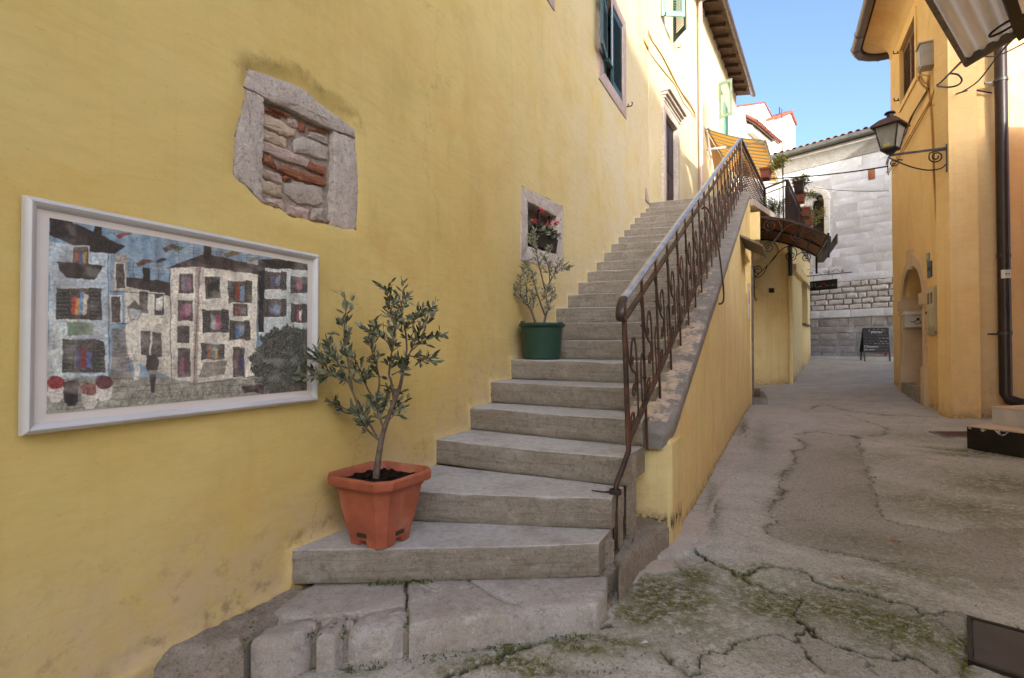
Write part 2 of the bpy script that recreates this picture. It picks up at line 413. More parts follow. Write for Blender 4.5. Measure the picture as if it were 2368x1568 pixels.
def curbmat():
    m, t = newmat('peeling paint on cement', 0.9, 0, 0.2)
    at = t.attr('paint').outputs['Fac']
    n1 = t.noise(8, 10, 0.82, t.mapping((1, 1, 1)))
    k = t.math('ADD', n1, at)
    mask = t.ramp(k, 0.985, 1.0)
    cem = t.mix(t.ramp(t.noise(7, 8, 0.7), 0.35, 0.65), (0.20, 0.18, 0.155), (0.285, 0.255, 0.225))
    pa = t.mix(t.ramp(t.noise(12, 8, 0.7), 0.4, 0.65), (0.56, 0.44, 0.33), (0.44, 0.33, 0.235))
    pa = t.mix(t.ramp(t.noise(5, 8, 0.7), 0.52, 0.68, 0, 0.8), pa, (0.24, 0.2, 0.11))
    t.color(t.mix(mask, cem, pa))
    b = t.bump(mask, 0.5, 0.004); b = t.bump(t.noise(70, 6, 0.75), 0.5, 0.006, b); t.normal(b)
    return m
M['curb'] = curbmat()
def printmat():
    m, t = newmat('printed picture', 0.5, 0, 0.3)
    k = t.n.new('ShaderNodeVertexColor'); k.layer_name = 'print'
    t.color(k.outputs[0]); return m
M['print'] = printmat()
def groundmat():
    m, t = newmat('worn concrete pavement', 0.9, 0, 0.2)
    tone = t.attr('tone').outputs['Fac']; moss = t.attr('mossy').outputs['Fac']; crack = t.attr('crack').outputs['Fac']; apron = t.attr('apron').outputs['Fac']; rough_ = t.attr('rough').outputs['Fac']
    c = t.mix(t.ramp(t.noise(1.6, 8, 0.7, dist=0.5), 0.35, 0.65), (0.46, 0.425, 0.37), (0.58, 0.545, 0.485))
    c = t.mix(tone, c, (0.40, 0.355, 0.295))
    c = t.mix(t.ramp(t.noise(5, 9, 0.78, dist=.4), 0.50, 0.66, 0, 0.5), c, (0.27, 0.245, 0.21))
    wv = t.n.new('ShaderNodeVectorMath'); wv.operation = 'MULTIPLY_ADD'
    nv = t.n.new('ShaderNodeTexNoise'); nv.inputs['Scale'].default_value = 21; nv.inputs['Detail'].default_value = 3
    t.link(t.tc, nv.inputs['Vector']); t.link(nv.outputs['Color'], wv.inputs[0]); wv.inputs[1].default_value = (.03, .03, .03); t.link(t.tc, wv.inputs[2])
    peb = t.ramp(t.voro(66, 'F1', wv.outputs[0]), 0.20, 0.40, 1, 0)
    pm = t.math('MULTIPLY', peb, t.math('MULTIPLY', rough_, t.ramp(t.noise(31, 3, 0.6), 0.40, 0.60)))
    gap = t.math('MULTIPLY', t.ramp(t.voro(66, 'F1', wv.outputs[0]), 0.42, 0.75), rough_)
    c = t.mix(t.math('MULTIPLY', gap, .35), c, (0.20, 0.175, 0.135))
    c = t.mix(t.ramp(t.noise(48, 5, 0.8), 0.50, 0.60, 0, 0.42), c, (0.62, 0.58, 0.52))
    c = t.mix(t.ramp(t.noise(62, 4, 0.8), 0.515, 0.60, 0, 0.55), c, (0.19, 0.165, 0.135))
    c = t.mix(t.ramp(t.noise(33, 5, 0.8), 0.54, 0.64, 0, 0.45), c, (0.20, 0.18, 0.15))
    ap = t.mix(t.ramp(t.noise(6, 8, 0.75), 0.38, 0.62), (0.52, 0.48, 0.43), (0.50, 0.41, 0.32))
    c = t.mix(apron, c, ap)
    c = t.mix(t.math('MULTIPLY', pm, .85), c, t.mix(t.ramp(t.noise(13, 2), .4, .6), (0.52, 0.49, 0.45), (0.40, 0.37, 0.36)))
    k = t.math('MULTIPLY', moss, t.ramp(t.noise(24, 9, 0.8), 0.36, 0.55))
    k = t.math('MULTIPLY', k, t.ramp(pm, .1, .8, 1, .25))
    mc = t.mix(t.ramp(t.noise(60, 6, 0.8), 0.38, 0.62), (0.055, 0.06, 0.014), (0.19, 0.185, 0.06))
    c = t.mix(k, c, mc)
    c = t.mix(crack, c, (0.035, 0.035, 0.018))
    t.color(c)
    b = t.bump(t.noise(18, 8, 0.75), 0.5, 0.02)
    b = t.bump(t.math('MULTIPLY', peb, rough_), 0.8, 0.008, b)
    b = t.bump(t.noise(110, 5, 0.8), 0.8, 0.006, b)
    t.normal(b); return m
M['ground'] = groundmat()

# ------------------------------------------------------------------ objects
def tag(o, label=None, cat=None, group=None, kind=None):
    if label: o['label'] = label
    if cat: o['category'] = cat
    if group: o['group'] = group
    if kind: o['kind'] = kind
    return o

def thing(name, loc, label, cat, group=None):
    o = bpy.data.objects.new(name, None)
    o.location = loc
    o.empty_display_size = 0.1
    col.objects.link(o)
    return tag(o, label, cat, group)

def put(name, me, mat, parent=None, label=None, kind=None):
    o = bpy.data.objects.new(name, me)
    if mat is not None:
        mm = M[mat] if isinstance(mat, str) else mat
        if len(me.materials) == 0: me.materials.append(mm)
    col.objects.link(o)
    if parent is not None:
        o.parent = parent
        off = Vector((0, 0, 0)); q = parent
        while q is not None:
            off = off + (Vector(q.location) if q.type == 'EMPTY' else Vector((0, 0, 0)))
            q = q.parent
        o.matrix_parent_inverse = Matrix.Translation(-off) if parent.type == 'EMPTY' else Matrix.Identity(4)
    if label: o['label'] = label
    if kind: o['kind'] = kind
    return o

class MB:
    def __init__(self): self.v = []; self.f = []; self.att = {}
    def add(self, vs, fs):
        b = len(self.v); self.v += [tuple(x) for x in vs]; self.f += [tuple(i + b for i in f) for f in fs]; return self
    def hexa(self, p):
        """8 corners: bottom ring then top ring"""
        return self.add(p, [(3, 2, 1, 0), (4, 5, 6, 7), (0, 1, 5, 4), (1, 2, 6, 5), (2, 3, 7, 6), (3, 0, 4, 7)])
    def box(self, c, ax, ay, az):
        """centre and three half axes"""
        c, ax, ay, az = Vector(c), Vector(ax), Vector(ay), Vector(az)
        return self.hexa([c - ax - ay - az, c + ax - ay - az, c + ax + ay - az, c - ax + ay - az,
                          c - ax - ay + az, c + ax - ay + az, c + ax + ay + az, c - ax + ay + az])
    def wbox(self, W, s0, s1, z0, z1, w0, w1):
        return self.hexa([W.P(s0, z0, w0), W.P(s1, z0, w0), W.P(s1, z0, w1), W.P(s0, z0, w1),
                          W.P(s0, z1, w0), W.P(s1, z1, w0), W.P(s1, z1, w1), W.P(s0, z1, w1)])
    def tube(self, pts, r, n=8, cap=True, sec=None, up=None, closed=False):
        pts = [Vector(p) for p in pts]
        m = len(pts)
        if sec is None:
            sec = [(math.cos(2 * math.pi * k / n), math.sin(2 * math.pi * k / n)) for k in range(n)]
        n = len(sec)
        T = []
        for i in range(m):
            a = pts[i - 1] if i > 0 else pts[i]; b = pts[i + 1] if i < m - 1 else pts[i]
            t = (b - a); T.append(t.normalized() if t.length > 1e-9 else Vector((0, 0, 1)))
        ref = Vector(up) if up is not None else (Vector((0, 0, 1)) if abs(T[0].z) < 0.9 else Vector((1, 0, 0)))
        vs, fs = [], []
        nrm = None
        for i in range(m):
            if up is not None:
                x = ref.cross(T[i]);
                if x.length < 1e-6: x = Vector((1, 0, 0)).cross(T[i])
                x.normalize(); y = T[i].cross(x)
            else:
                if nrm is None: nrm = (ref - T[i] * ref.dot(T[i])).normalized()
                else:
                    nrm = nrm - T[i] * nrm.dot(T[i])
                    nrm = nrm.normalized() if nrm.length > 1e-6 else ref
                y = nrm; x = y.cross(T[i])
            rr = r[i] if isinstance(r, (list, tuple)) else r
            for (a, b) in sec: vs.append(pts[i] + x * (a * rr) + y * (b * rr))
        for i in range(m - 1):
            for k in range(n):
                fs.append((i * n + k, i * n + (k + 1) % n, (i + 1) * n + (k + 1) % n, (i + 1) * n + k))
        if cap:
            fs.append(tuple(reversed(range(n)))); fs.append(tuple((m - 1) * n + k for k in range(n)))
        return self.add(vs, fs)
    def prism(self, lower, upper):
        n = len(lower)
        fs = [tuple(reversed(range(n))), tuple(range(n, 2 * n))]
        fs += [(k, (k + 1) % n, n + (k + 1) % n, n + k) for k in range(n)]
        return self.add(list(lower) + list(upper), fs)
    def lathe(self, c, prof, n=24, cap=False):
        vs, fs = [], []
        for (r, z) in prof:
            for k in range(n):
                a = 2 * math.pi * k / n
                vs.append((c[0] + r * math.cos(a), c[1] + r * math.sin(a), c[2] + z))
        for i in range(len(prof) - 1):
            for k in range(n):
                fs.append((i * n + k, i * n + (k + 1) % n, (i + 1) * n + (k + 1) % n, (i + 1) * n + k))
        return self.add(vs, fs)
    def mesh(self, name, smooth=30, attrs=None):
        me = bpy.data.meshes.new(name)
        me.from_pydata(self.v, [], self.f)
        if smooth:
            me.polygons.foreach_set('use_smooth', [True] * len(me.polygons))
            try: me.set_sharp_from_angle(angle=R(smooth))
            except Exception: pass
        for k, vals in (attrs or {}).items():
            a = me.attributes.new(k, 'FLOAT', 'POINT'); a.data.foreach_set('value', np.asarray(vals, np.float32))
        me.update()
        return me
    def build(self, name, mat, parent=None, smooth=30, label=None, kind=None, attrs=None):
        return put(name, self.mesh(name, smooth, attrs), mat, parent, label, kind)

RECT = lambda a, b: [(-a, -b), (a, -b), (a, b), (-a, b)]

def sheet(frame, outer, holes=(), step=None, reveal=0.2, back=0.25, disp=None, extra=()):
    """A wall skin: outline polygon with holes (in s, z), meshed with inner points, with reveals at the holes and thickness at the rim.
    frame(s, z, w) -> Vector. disp(s, z) -> outward relief."""
    def res(poly, L):
        out = []
        n = len(poly)
        for i in range(n):
            a, b = poly[i], poly[(i + 1) % n]
            k = max(1, int(math.hypot(b[0] - a[0], b[1] - a[1]) / L)) if L else 1
            out += [(a[0] + (b[0] - a[0]) * j / k, a[1] + (b[1] - a[1]) * j / k) for j in range(k)]
        return out
    outer = res(outer, step)
    hs = [res(h, step) for h in holes]
    V, E = [], []
    def ring(p):
        b = len(V); n = len(p)
        V.extend(Vector((x, y)) for x, y in p)
        E.extend((b + i, b + (i + 1) % n) for i in range(n))
    ring(outer)
    for h in hs: ring(h)
    pts = list(extra)
    if step:
        xs = [p[0] for p in outer]; ys = [p[1] for p in outer]
        gx, gy = np.meshgrid(np.arange(min(xs) + step / 2, max(xs), step), np.arange(min(ys) + step / 2, max(ys), step))
        gx = gx.ravel(); gy = gy.ravel()
        gx = gx + (vnoise(gx * 91.7, gy * 53.1, 5) - .5) * step * .5; gy = gy + (vnoise(gx * 37.7, gy * 71.3, 9) - .5) * step * .5
        keep = inside(gx, gy, outer)
        for h in hs: keep &= ~inside(gx, gy, h)
        for ln in [outer] + hs:
            keep &= dist_poly(gx, gy, ln + [ln[0]]) > step * 0.35
        pts += list(zip(gx[keep], gy[keep]))
    V.extend(Vector((float(x), float(y))) for x, y in pts)
    ov, oe, of, *_ = delaunay_2d_cdt(V, E, [], 0, 1e-6)
    cx = np.array([sum(ov[i].x for i in f) / len(f) for f in of]); cy = np.array([sum(ov[i].y for i in f) / len(f) for f in of])
    keep = inside(cx, cy, outer)
    for h in hs: keep &= ~inside(cx, cy, h)
    mb = MB()
    sz = np.array([(p.x, p.y) for p in ov])
    w = disp(sz[:, 0], sz[:, 1]) if disp is not None else np.zeros(len(sz))
    t0 = frame(0, 0, 0); flip = (frame(1, 0, 0) - t0).cross(frame(0, 1, 0) - t0).dot(frame(0, 0, 1) - t0) < 0
    mb.add([frame(a, b, c) for (a, b), c in zip(sz, w)], [tuple(reversed(f)) if flip else tuple(f) for f, k in zip(of, keep) if k])
    S = [tuple(x) for x in sz]
    def rim(poly, depth):
        n = len(poly)
        if disp is not None:
            ww = disp(np.array([p[0] for p in poly]), np.array([p[1] for p in poly]))
        else: ww = [0] * n
        mb.add([frame(p[0], p[1], ww[i]) for i, p in enumerate(poly)] + [frame(p[0], p[1], -depth) for p in poly],
               [(i, (i + 1) % n, n + (i + 1) % n, n + i) for i in range(n)])
        S.extend(poly); S.extend(poly)
    rim(outer, back)
    for h in hs:
        if reveal: rim(h, reveal)
    return mb, np.array(S)

def rock(poly, h0, h1, r, frame, n=0, jit=0.0, seed=0, rings=1, bulge=0.0):
    """A stone: polygon prism with worn edges. frame(p, q, h) -> Vector"""
    rnd = random.Random(seed * 7919 + 13)
    P = [Vector((x, y)) for x, y in poly]
    area = sum(P[i].x * P[(i + 1) % len(P)].y - P[(i + 1) % len(P)].x * P[i].y for i in range(len(P)))
    if area < 0: P.reverse()
    if n:
        per = [(P[(i + 1) % len(P)] - P[i]).length for i in range(len(P))]
        L = sum(per); out = []
        for i in range(len(P)):
            k = max(1, round(per[i] / L * n))
            for j in range(k): out.append(P[i].lerp(P[(i + 1) % len(P)], j / k))
        P = out
    if jit: P = [p + Vector((rnd.uniform(-jit, jit), rnd.uniform(-jit, jit))) for p in P]
    m = len(P)
    nr = []
    for i in range(m):
        a = (P[i] - P[i - 1]); b = (P[(i + 1) % m] - P[i])
        t = (a.normalized() + b.normalized()) if a.length > 1e-9 and b.length > 1e-9 else Vector((1, 0))
        t = t.normalized() if t.length > 1e-6 else Vector((1, 0))
        nr.append(Vector((-t.y, t.x)))
    c = sum(P, Vector((0, 0))) / m
    def inset(d): return [P[i] + nr[i] * min(d, (c - P[i]).length * 0.8) for i in range(m)]
    lv = [(0.0, h0), (0.0, h1 - r), (r * 0.35, h1 - r * 0.3), (r * 1.1, h1)]
    vs, fs = [], []
    for d, h in lv:
        for p in inset(d): vs.append((p.x, p.y, h + (rnd.uniform(-jit, jit) * 0.7 if jit and h != h0 else 0)))
    k = len(lv)
    for q in range(rings):
        f = (q + 1) / (rings + 1)
        for p in inset(r * 1.1):
            pp = p.lerp(c, f)
            vs.append((pp.x, pp.y, h1 + bulge * f + (rnd.uniform(-jit, jit) * 0.7 if jit else 0)))
        k += 1
    for a in range(k - 1):
        for i in range(m): fs.append((a * m + i, a * m + (i + 1) % m, (a + 1) * m + (i + 1) % m, (a + 1) * m + i))
    fs.append(tuple((k - 1) * m + i for i in range(m)))
    t0 = frame(0, 0, 0)
    if (frame(1, 0, 0) - t0).cross(frame(0, 1, 0) - t0).dot(frame(0, 0, 1) - t0) < 0:
        fs = [tuple(reversed(f)) for f in fs]
    mb = MB(); mb.add([frame(*v) for v in vs], fs)
    return mb

XY = lambda x, y, h: Vector((x, y, h))
def WF_(W): return lambda s, z, w: W.P(s, z, w)

def leaves(spots, size, width, rnd, tint=None, name='foliage'):
    """spots: (position, direction). one four-sided folded blade each"""
    vs, fs, tn = [], [], []
    for p, d in spots:
        p, d = Vector(p), Vector(d).normalized()
        L = size * rnd.uniform(0.7, 1.2); w = width * rnd.uniform(0.75, 1.2)
        a = Vector((rnd.uniform(-1, 1), rnd.uniform(-1, 1), rnd.uniform(-1, 1)))
        x = d.cross(a)
        if x.length < 1e-3: continue
        x.normalize(); nrm = x.cross(d)
        b = len(vs)
        mid = p + d * L * 0.5 - nrm * w * 0.15
        vs += [p, p + d * L * 0.35 + x * w * 0.5, p + d * L * 0.7 + x * w * 0.42, p + d * L, p + d * L * 0.7 - x * w * 0.42, p + d * L * 0.35 - x * w * 0.5, mid]
        fs += [(b, b + 1, b + 6), (b + 1, b + 2, b + 6), (b + 2, b + 3, b + 6), (b + 3, b + 4, b + 6), (b + 4, b + 5, b + 6), (b + 5, b, b + 6)]
        t = rnd.random() if tint is None else tint(p)
        tn += [t] * 7
    mb = MB(); mb.add(vs, fs)
    return mb, tn

def smoothpath(pts, k=6):
    pts = [Vector(p) for p in pts]
    out = []
    for i in range(len(pts) - 1):
        p0 = pts[max(0, i - 1)]; p1 = pts[i]; p2 = pts[i + 1]; p3 = pts[min(len(pts) - 1, i + 2)]
        for j in range(k):
            t = j / k
            out.append(0.5 * ((2 * p1) + (p2 - p0) * t + (2 * p0 - 5 * p1 + 4 * p2 - p3) * t * t + (3 * p1 - p0 - 3 * p2 + p3) * t ** 3))
    out.append(pts[-1])
    return out

def text_mesh(body, size, extrude=0.001, shear=0.0, offset=0.0):
    cu = bpy.data.curves.new('lettering', 'FONT'); cu.body = body; cu.size = size; cu.extrude = extrude; cu.shear = shear
    cu.offset = offset; cu.resolution_u = 3; cu.align_x = 'LEFT'
    o = bpy.data.objects.new('lettering', cu); col.objects.link(o)
    dg = bpy.context.evaluated_depsgraph_get()
    me = bpy.data.meshes.new_from_object(o.evaluated_get(dg))
    bpy.data.objects.remove(o); bpy.data.curves.remove(cu)
    return me

def text_on(body, size, origin, dx, dz, mat, parent, name='lettering', shear=0.0, width=None, offset=0.0, rot=0.0):
    me = text_mesh(body, size, 0.0008, shear, offset)
    dx, dz = Vector(dx).normalized(), Vector(dz).normalized()
    if rot:
        dx, dz = dx * math.cos(rot) + dz * math.sin(rot), dz * math.cos(rot) - dx * math.sin(rot)
    dn = dx.cross(dz)
    xs = [v.co.x for v in me.vertices] or [0, 1]
    k = width / (max(xs) - min(xs)) if width else 1.0
    for v in me.vertices:
        c = v.co.copy(); v.co = Vector(origin) + dx * (c.x * k) + dz * c.y + dn * (c.z + 0.0012)
    return put(name, me, mat, parent)
# ------------------------------------------------------------------ pavement
GC = np.array([(-3.2, 1.5, -1.30), (-2.0, 2.4, -1.27), (-.4, 2.15, -1.265), (.365, 2.35, -1.215), (.97, 3.34, -1.225), (2.6, 6.6, -1.12), (4.5, 10.12, -1.01),
               (6.35, 12.2, -.80), (5.85, 7.2, -.915), (6.45, 7.1, -.955), (7.63, 10.86, -.69), (8.9, 16, -.36), (10.77, 15.4, -.345), (1, 1.5, -1.30), (4.7, 5.5, -1.03),
               (3.0, 2.0, -1.24), (0, -4, -1.45), (5, -3, -1.3), (2, 4.5, -1.19), (12.5, 13, -.36), (6.5, 17.5, -.3), (14, 19, -.2), (-1, -9, -1.6), (20, 30, .3)])
def tps_fit(P):
    n = len(P); d = np.hypot(P[:, None, 0] - P[None, :, 0], P[:, None, 1] - P[None, :, 1])
    K = np.where(d > 0, d ** 2 * np.log(d + 1e-12), 0) + np.eye(n) * 1.5
    A = np.c_[np.ones(n), P[:, :2]]
    S = np.block([[K, A], [A.T, np.zeros((3, 3))]])
    return np.linalg.solve(S, np.r_[P[:, 2], 0, 0, 0])
GW = tps_fit(GC)
def gz(x, y):
    x = np.asarray(x, float); y = np.asarray(y, float)
    z = GW[-3] + GW[-2] * x + GW[-1] * y
    for (a, b, _), w in zip(GC, GW[:len(GC)]):
        d2 = (x - a) ** 2 + (y - b) ** 2
        z = z + w * 0.5 * d2 * np.log(d2 + 1e-12)
    far = np.hypot(x, y)
    k = np.clip((far - 25) / 15, 0, 1)
    return (z * (1 - k) + (-0.2) * k) + EYE
def gpix(u, v):
    z = 0.05; d = ray(u, v)
    for _ in range(30):
        q = CAMP + d * ((z - EYE) / d.z)
        z = 0.5 * z + 0.5 * float(gz(q.x, q.y))
    return (q.x, q.y)
def crop_line(pts, ox, oy, sc):
    return [gpix((ox + a / sc) * .8457, (oy + b / sc) * .8457) for a, b in pts]
g3 = lambda pts: crop_line(pts, 1900, 1100, 2.08)
g5 = lambda pts: crop_line(pts, 1000, 1200, 2.398)
CRACKS = [
    (g3([(0, 840), (60, 880), (110, 925), (200, 970), (260, 960), (300, 1000), (400, 1030), (520, 1085), (575, 1110), (590, 1200), (660, 1260), (740, 1320), (830, 1370), (960, 1400), (1020, 1440), (1170, 1450), (1230, 1435), (1310, 1480), (1390, 1540)]), .012, 1.0),
    (g3([(260, 960), (400, 935), (560, 965), (620, 970), (690, 1010), (830, 1045), (1000, 1075), (1100, 1095), (1220, 1140), (1280, 1180), (1340, 1190), (1400, 1175), (1500, 1200), (1545, 1215)]), .011, 1.0),
    (g3([(660, 1260), (610, 1300), (570, 1350), (450, 1325), (340, 1355), (280, 1360), (190, 1410), (80, 1415), (0, 1470)]), .010, .9),
    (g3([(570, 1350), (620, 1440), (680, 1500), (760, 1568)]), .009, .8),
    (g3([(575, 200), (600, 215), (640, 240), (610, 262), (570, 290), (575, 330), (560, 370), (500, 410), (470, 470), (490, 490), (460, 540), (410, 580), (420, 640), (465, 670), (410, 710), (430, 755), (560, 800), (700, 830), (860, 860), (1000, 885), (1060, 915), (1180, 900)]), .010, .75),
    (g3([(910, 185), (960, 320), (990, 400), (1015, 490), (1050, 620), (1060, 660), (1200, 690), (1400, 730)]), .007, .6),
    (g3([(580, 180), (680, 168), (900, 190), (1080, 190), (1090, 150), (860, 70)]), .012, .6),
    (g3([(660, 40), (720, 10), (850, 45), (980, 60), (1100, 70), (1250, 75), (1380, 85)]), .015, .5),
    (g3([(900, 1150), (1000, 1160), (1060, 1210), (1100, 1250), (1130, 1320), (1170, 1440)]), .006, .55),
    (g3([(1180, 1200), (1290, 1195), (1400, 1180), (1390, 1240), (1450, 1300), (1500, 1310)]), .006, .5),
    (g3([(180, 1030), (240, 1050), (330, 1100)]), .005, .5), (g3([(300, 1360), (330, 1290), (300, 1270), (200, 1290)]), .005, .5),
    (g3([(830, 1370), (990, 1450), (1150, 1568)]), .006, .6),
    (g5([(860, 1530), (960, 1400), (1000, 1330)]), .006, .7), (g5([(1230, 1440), (1260, 1290)]), .005, .5),
    (g5([(1910, 1390), (1990, 1440), (2120, 1510), (2158, 1480)]), .008, .8),
    (g5([(500, 1568), (640, 1500), (860, 1470), (1000, 1400), (1200, 1330), (1500, 1225), (1630, 1205)]), .014, .8), ([gpix(400, 1575), gpix(560, 1566), gpix(720, 1552), gpix(940, 1520), gpix(1150, 1482)], .016, .85),
]
APRON = g5([(1520, 1225), (1620, 1200), (1610, 1090), (1660, 1000), (1750, 940), (1860, 880), (1990, 860), (2030, 790), (2120, 700), (2158, 640)]) + \
    [gpix(1640, 1210), gpix(1600, 1180), gpix(1560, 1180), gpix(1440, 1330), gpix(1400, 1440)]
STRIP = [gpix(1602, 1268), gpix(1660, 1130), gpix(1700, 1050), gpix(1752, 940), gpix(1756, 940), gpix(1710, 1045), gpix(1675, 1125), gpix(1650, 1190), gpix(1618, 1280)]
PATCH = g3([(580, 180), (640, 240), (570, 290), (560, 370), (470, 470), (410, 580), (460, 670), (410, 710), (430, 755), (560, 800), (860, 860), (1060, 915), (1300, 960), (1700, 1040), (1872, 1080), (1872, 700), (1400, 730), (1060, 660), (990, 400), (910, 185)])
LOWER = g3([(0, 840), (110, 925), (260, 960), (400, 935), (560, 965), (830, 1045), (1100, 1095), (1280, 1180), (1400, 1175), (1545, 1215), (1545, 1568), (-1000, 1568), (-1000, 1200), (-300, 900)])
MOSS = [  # centre pixel in the photograph, radius across and along in metres, strength
    ((1535, 1370), .30, .28, 1.0), ((1600, 1330), .2, .2, .8), ((1490, 1420), .22, .14, .9), ((1560, 1440), .35, .15, .6), ((1230, 1540), .16, .07, 1.1), ((1330, 1500), .18, .06, 1.1), ((1420, 1480), .2, .06, .9), ((1130, 1530), .12, .05, .9), ((1060, 1545), .15, .05, .6),
    ((1650, 1480), .3, .15, .45), ((1800, 1390), .4, .3, .75), ((1930, 1400), .45, .3, .75), ((2050, 1440), .4, .28, .8), ((2010, 1350), .35, .2, .5), ((1720, 1330), .2, .15, .5),
    ((2250, 1180), .7, .5, .55), ((2330, 1120), .5, .5, .6), ((2150, 1330), .4, .2, .5), ((2290, 1046), .5, .10, 1.2), ((2340, 1052), .4, .12, 1.1), ((2215, 1050), .35, .1, .6), ((2225, 1500), .06, .16, 1.2), ((2232, 1540), .05, .1, 1.0),
    ((2020, 1060), .4, .4, .35), ((1990, 1250), .5, .3, .4), ((2120, 1010), .6, .4, .35), ((1760, 1020), .12, .9, .4), ((1650, 1170), .05, .6, .7), ((1720, 990), .06, .9, .7)]

def build_ground():
    th = np.concatenate([np.linspace(-180, -62, 40, endpoint=False), np.linspace(-62, 47, 860), np.linspace(47, 180, 45)[1:-1]])
    rr = np.concatenate([[0.05, 0.4, 0.8, 1.2, 1.5], np.exp(np.linspace(np.log(1.7), np.log(7), 560)), np.exp(np.linspace(np.log(7.03), np.log(19), 170)), [22, 27, 34, 45, 70, 120, 200]])
    T, RR = np.meshgrid(np.radians(th), rr)
    X, Y = RR * np.sin(T), RR * np.cos(T)
    Z = gz(X, Y)
    near = (RR < 20)
    Z = Z + near * ((fbm(X * 1.3, Y * 1.3, 3, 4) - .5) * .035 + (fbm(X * 7, Y * 7, 8, 3) - .5) * .010 + (fbm(X * 28, Y * 28, 21, 3) - .5) * .007 * (RR < 9))
    wx = X + (fbm(X * 7, Y * 7, 31, 4) - .5) * .12 + (fbm(X * 45, Y * 45, 35, 2) - .5) * .035
    wy = Y + (fbm(X * 7, Y * 7, 47, 4) - .5) * .12 + (fbm(X * 45, Y * 45, 39, 2) - .5) * .035
    crack = np.zeros_like(X); mossy = np.zeros_like(X)
    for pts, wd, st in CRACKS:
        d = dist_poly(wx, wy, pts)
        var = 0.55 + 1.0 * vnoise(X * 7, Y * 7, 77) ** 1.5
        f = np.clip(1.35 - d / (wd * var * .62), 0, 1)
        crack = np.maximum(crack, np.minimum(1, f * 1.6) * st)
        mossy = np.maximum(mossy, np.exp(-(d / .05) ** 2) * 1.0 * st * vnoise(X * 4, Y * 4, 12))
    lower = inside(wx, wy, LOWER); patch = inside(wx, wy, PATCH); apron = inside(wx, wy, APRON) | inside(wx, wy, STRIP)
    Z = Z - crack * .014 - patch * .006 - lower * .010 + apron * .010
    Z = Z + lower * near * (fbm(X * 4, Y * 4, 91, 4) - .5) * .045
    rough_ = np.clip(patch * .75 + lower * .9 * np.clip((fbm(X * 2.2, Y * 2.2, 15, 3) - .40) * 8, 0, 1) * np.clip((X - .1) / .8, .15, 1) + .12 - apron, 0, 1) * np.clip(1.6 - RR / 6, .15, 1)
    tone = np.clip(patch * .7 + lower * .25 + (fbm(X * .8, Y * .8, 61, 4) - .45) * .9, 0, 1)
    for (uv, a, b, s) in MOSS:
        cx, cy = gpix(*uv)
        e = Vector((cx, cy)).normalized()
        px = (X - cx) * e.y - (Y - cy) * e.x; py = (X - cx) * e.x + (Y - cy) * e.y
        mossy = np.maximum(mossy, s * np.exp(-(px / a) ** 2 - (py / b) ** 2))
    mossy = np.clip(mossy * (0.7 + 1.2 * fbm(X * 5, Y * 5, 71, 4)), 0, 1)
    mossy *= np.where(apron, .15, 1)
    nr, nt = X.shape
    v = np.c_[X.ravel(), Y.ravel(), Z.ravel()].astype(np.float32)
    i, j = np.meshgrid(np.arange(nr - 1), np.arange(nt), indexing='ij')
    j2 = (j + 1) % nt
    q = np.stack([i * nt + j, i * nt + j2, (i + 1) * nt + j2, (i + 1) * nt + j], -1).reshape(-1, 4)[:, ::-1]
    me = bpy.data.meshes.new('pavement')
    me.vertices.add(len(v)); me.vertices.foreach_set('co', v.ravel())
    me.loops.add(q.size); me.loops.foreach_set('vertex_index', q.astype(np.int32).ravel())
    me.polygons.add(len(q)); me.polygons.foreach_set('loop_start', (np.arange(len(q)) * 4).astype(np.int32))
    me.polygons.foreach_set('use_smooth', np.ones(len(q), bool))
    for k, a in (('tone', tone), ('mossy', mossy), ('crack', crack), ('rough', rough_), ('apron', apron * .7)):
        at = me.attributes.new(k, 'FLOAT', 'POINT'); at.data.foreach_set('value', np.asarray(a, np.float32).ravel())
    me.update(calc_edges=True); me.validate()
    put('pavement', me, 'ground', kind='structure')['label'] = 'cracked mossy concrete pavement of the alley'
build_ground()

# ------------------------------------------------------------------ the stairs
RISE = 0.170
Z0 = EYE - 1.117               # top of the lowest step
def ztread(k): return Z0 + RISE * k
LEFTPX = {3: (1005, 1015), 4: (1085, 945), 5: (1133, 885), 6: (1180, 837), 9: (1283.5, 713.7), 10: (1309.8, 681.7), 11: (1333.6, 653.5), 12: (1355.8, 629),
          13: (1376.7, 606), 14: (1394, 584), 15: (1410, 564.6), 16: (1427, 547.7), 17: (1440.8, 531.7), 18: (1454.8, 517), 19: (1466, 504), 20: (1478.7, 491), 21: (1490.9, 479), 22: (1499, 465)}
SL = {k: WA.pix(*p)[0] for k, p in LEFTPX.items()}
SL[7] = SL[6] + (SL[9] - SL[6]) / 3; SL[8] = SL[6] + (SL[9] - SL[6]) * 2 / 3
def rail_hit(p, deg):
    """from p along a heading to the inner side of the parapet"""
    d = Vector((math.sin(R(deg)), math.cos(R(deg)), 0)); w0 = -0.05
    t = (w0 - (p - RAILW.p).dot(RAILW.n)) / d.dot(RAILW.n)
    return p + d * t
NOSE = {}
for k in range(3, 23):
    L = WA.P(SL[k], 0)
    dd = {3: 123.5, 4: 122, 5: 120.5, 6: 119.5, 7: 118.5, 8: 118}.get(k, 117)
    NOSE[k] = (L, rail_hit(L, dd))
def gp(u, v, z):
    q = at_z(u, v, z); return Vector((q.x, q.y, 0))
NOSE[3] = (NOSE[3][0], gp(1443, 1057, ztread(3)))
NOSE[2] = (WA.P(WA.s_of(-.80, 3.0), 0), gp(1415, 1150.6, ztread(2)))
NOSE[1] = (WA.P(WA.pix(672.6, 1278)[0], 0), gp(1385, 1255, ztread(1)))
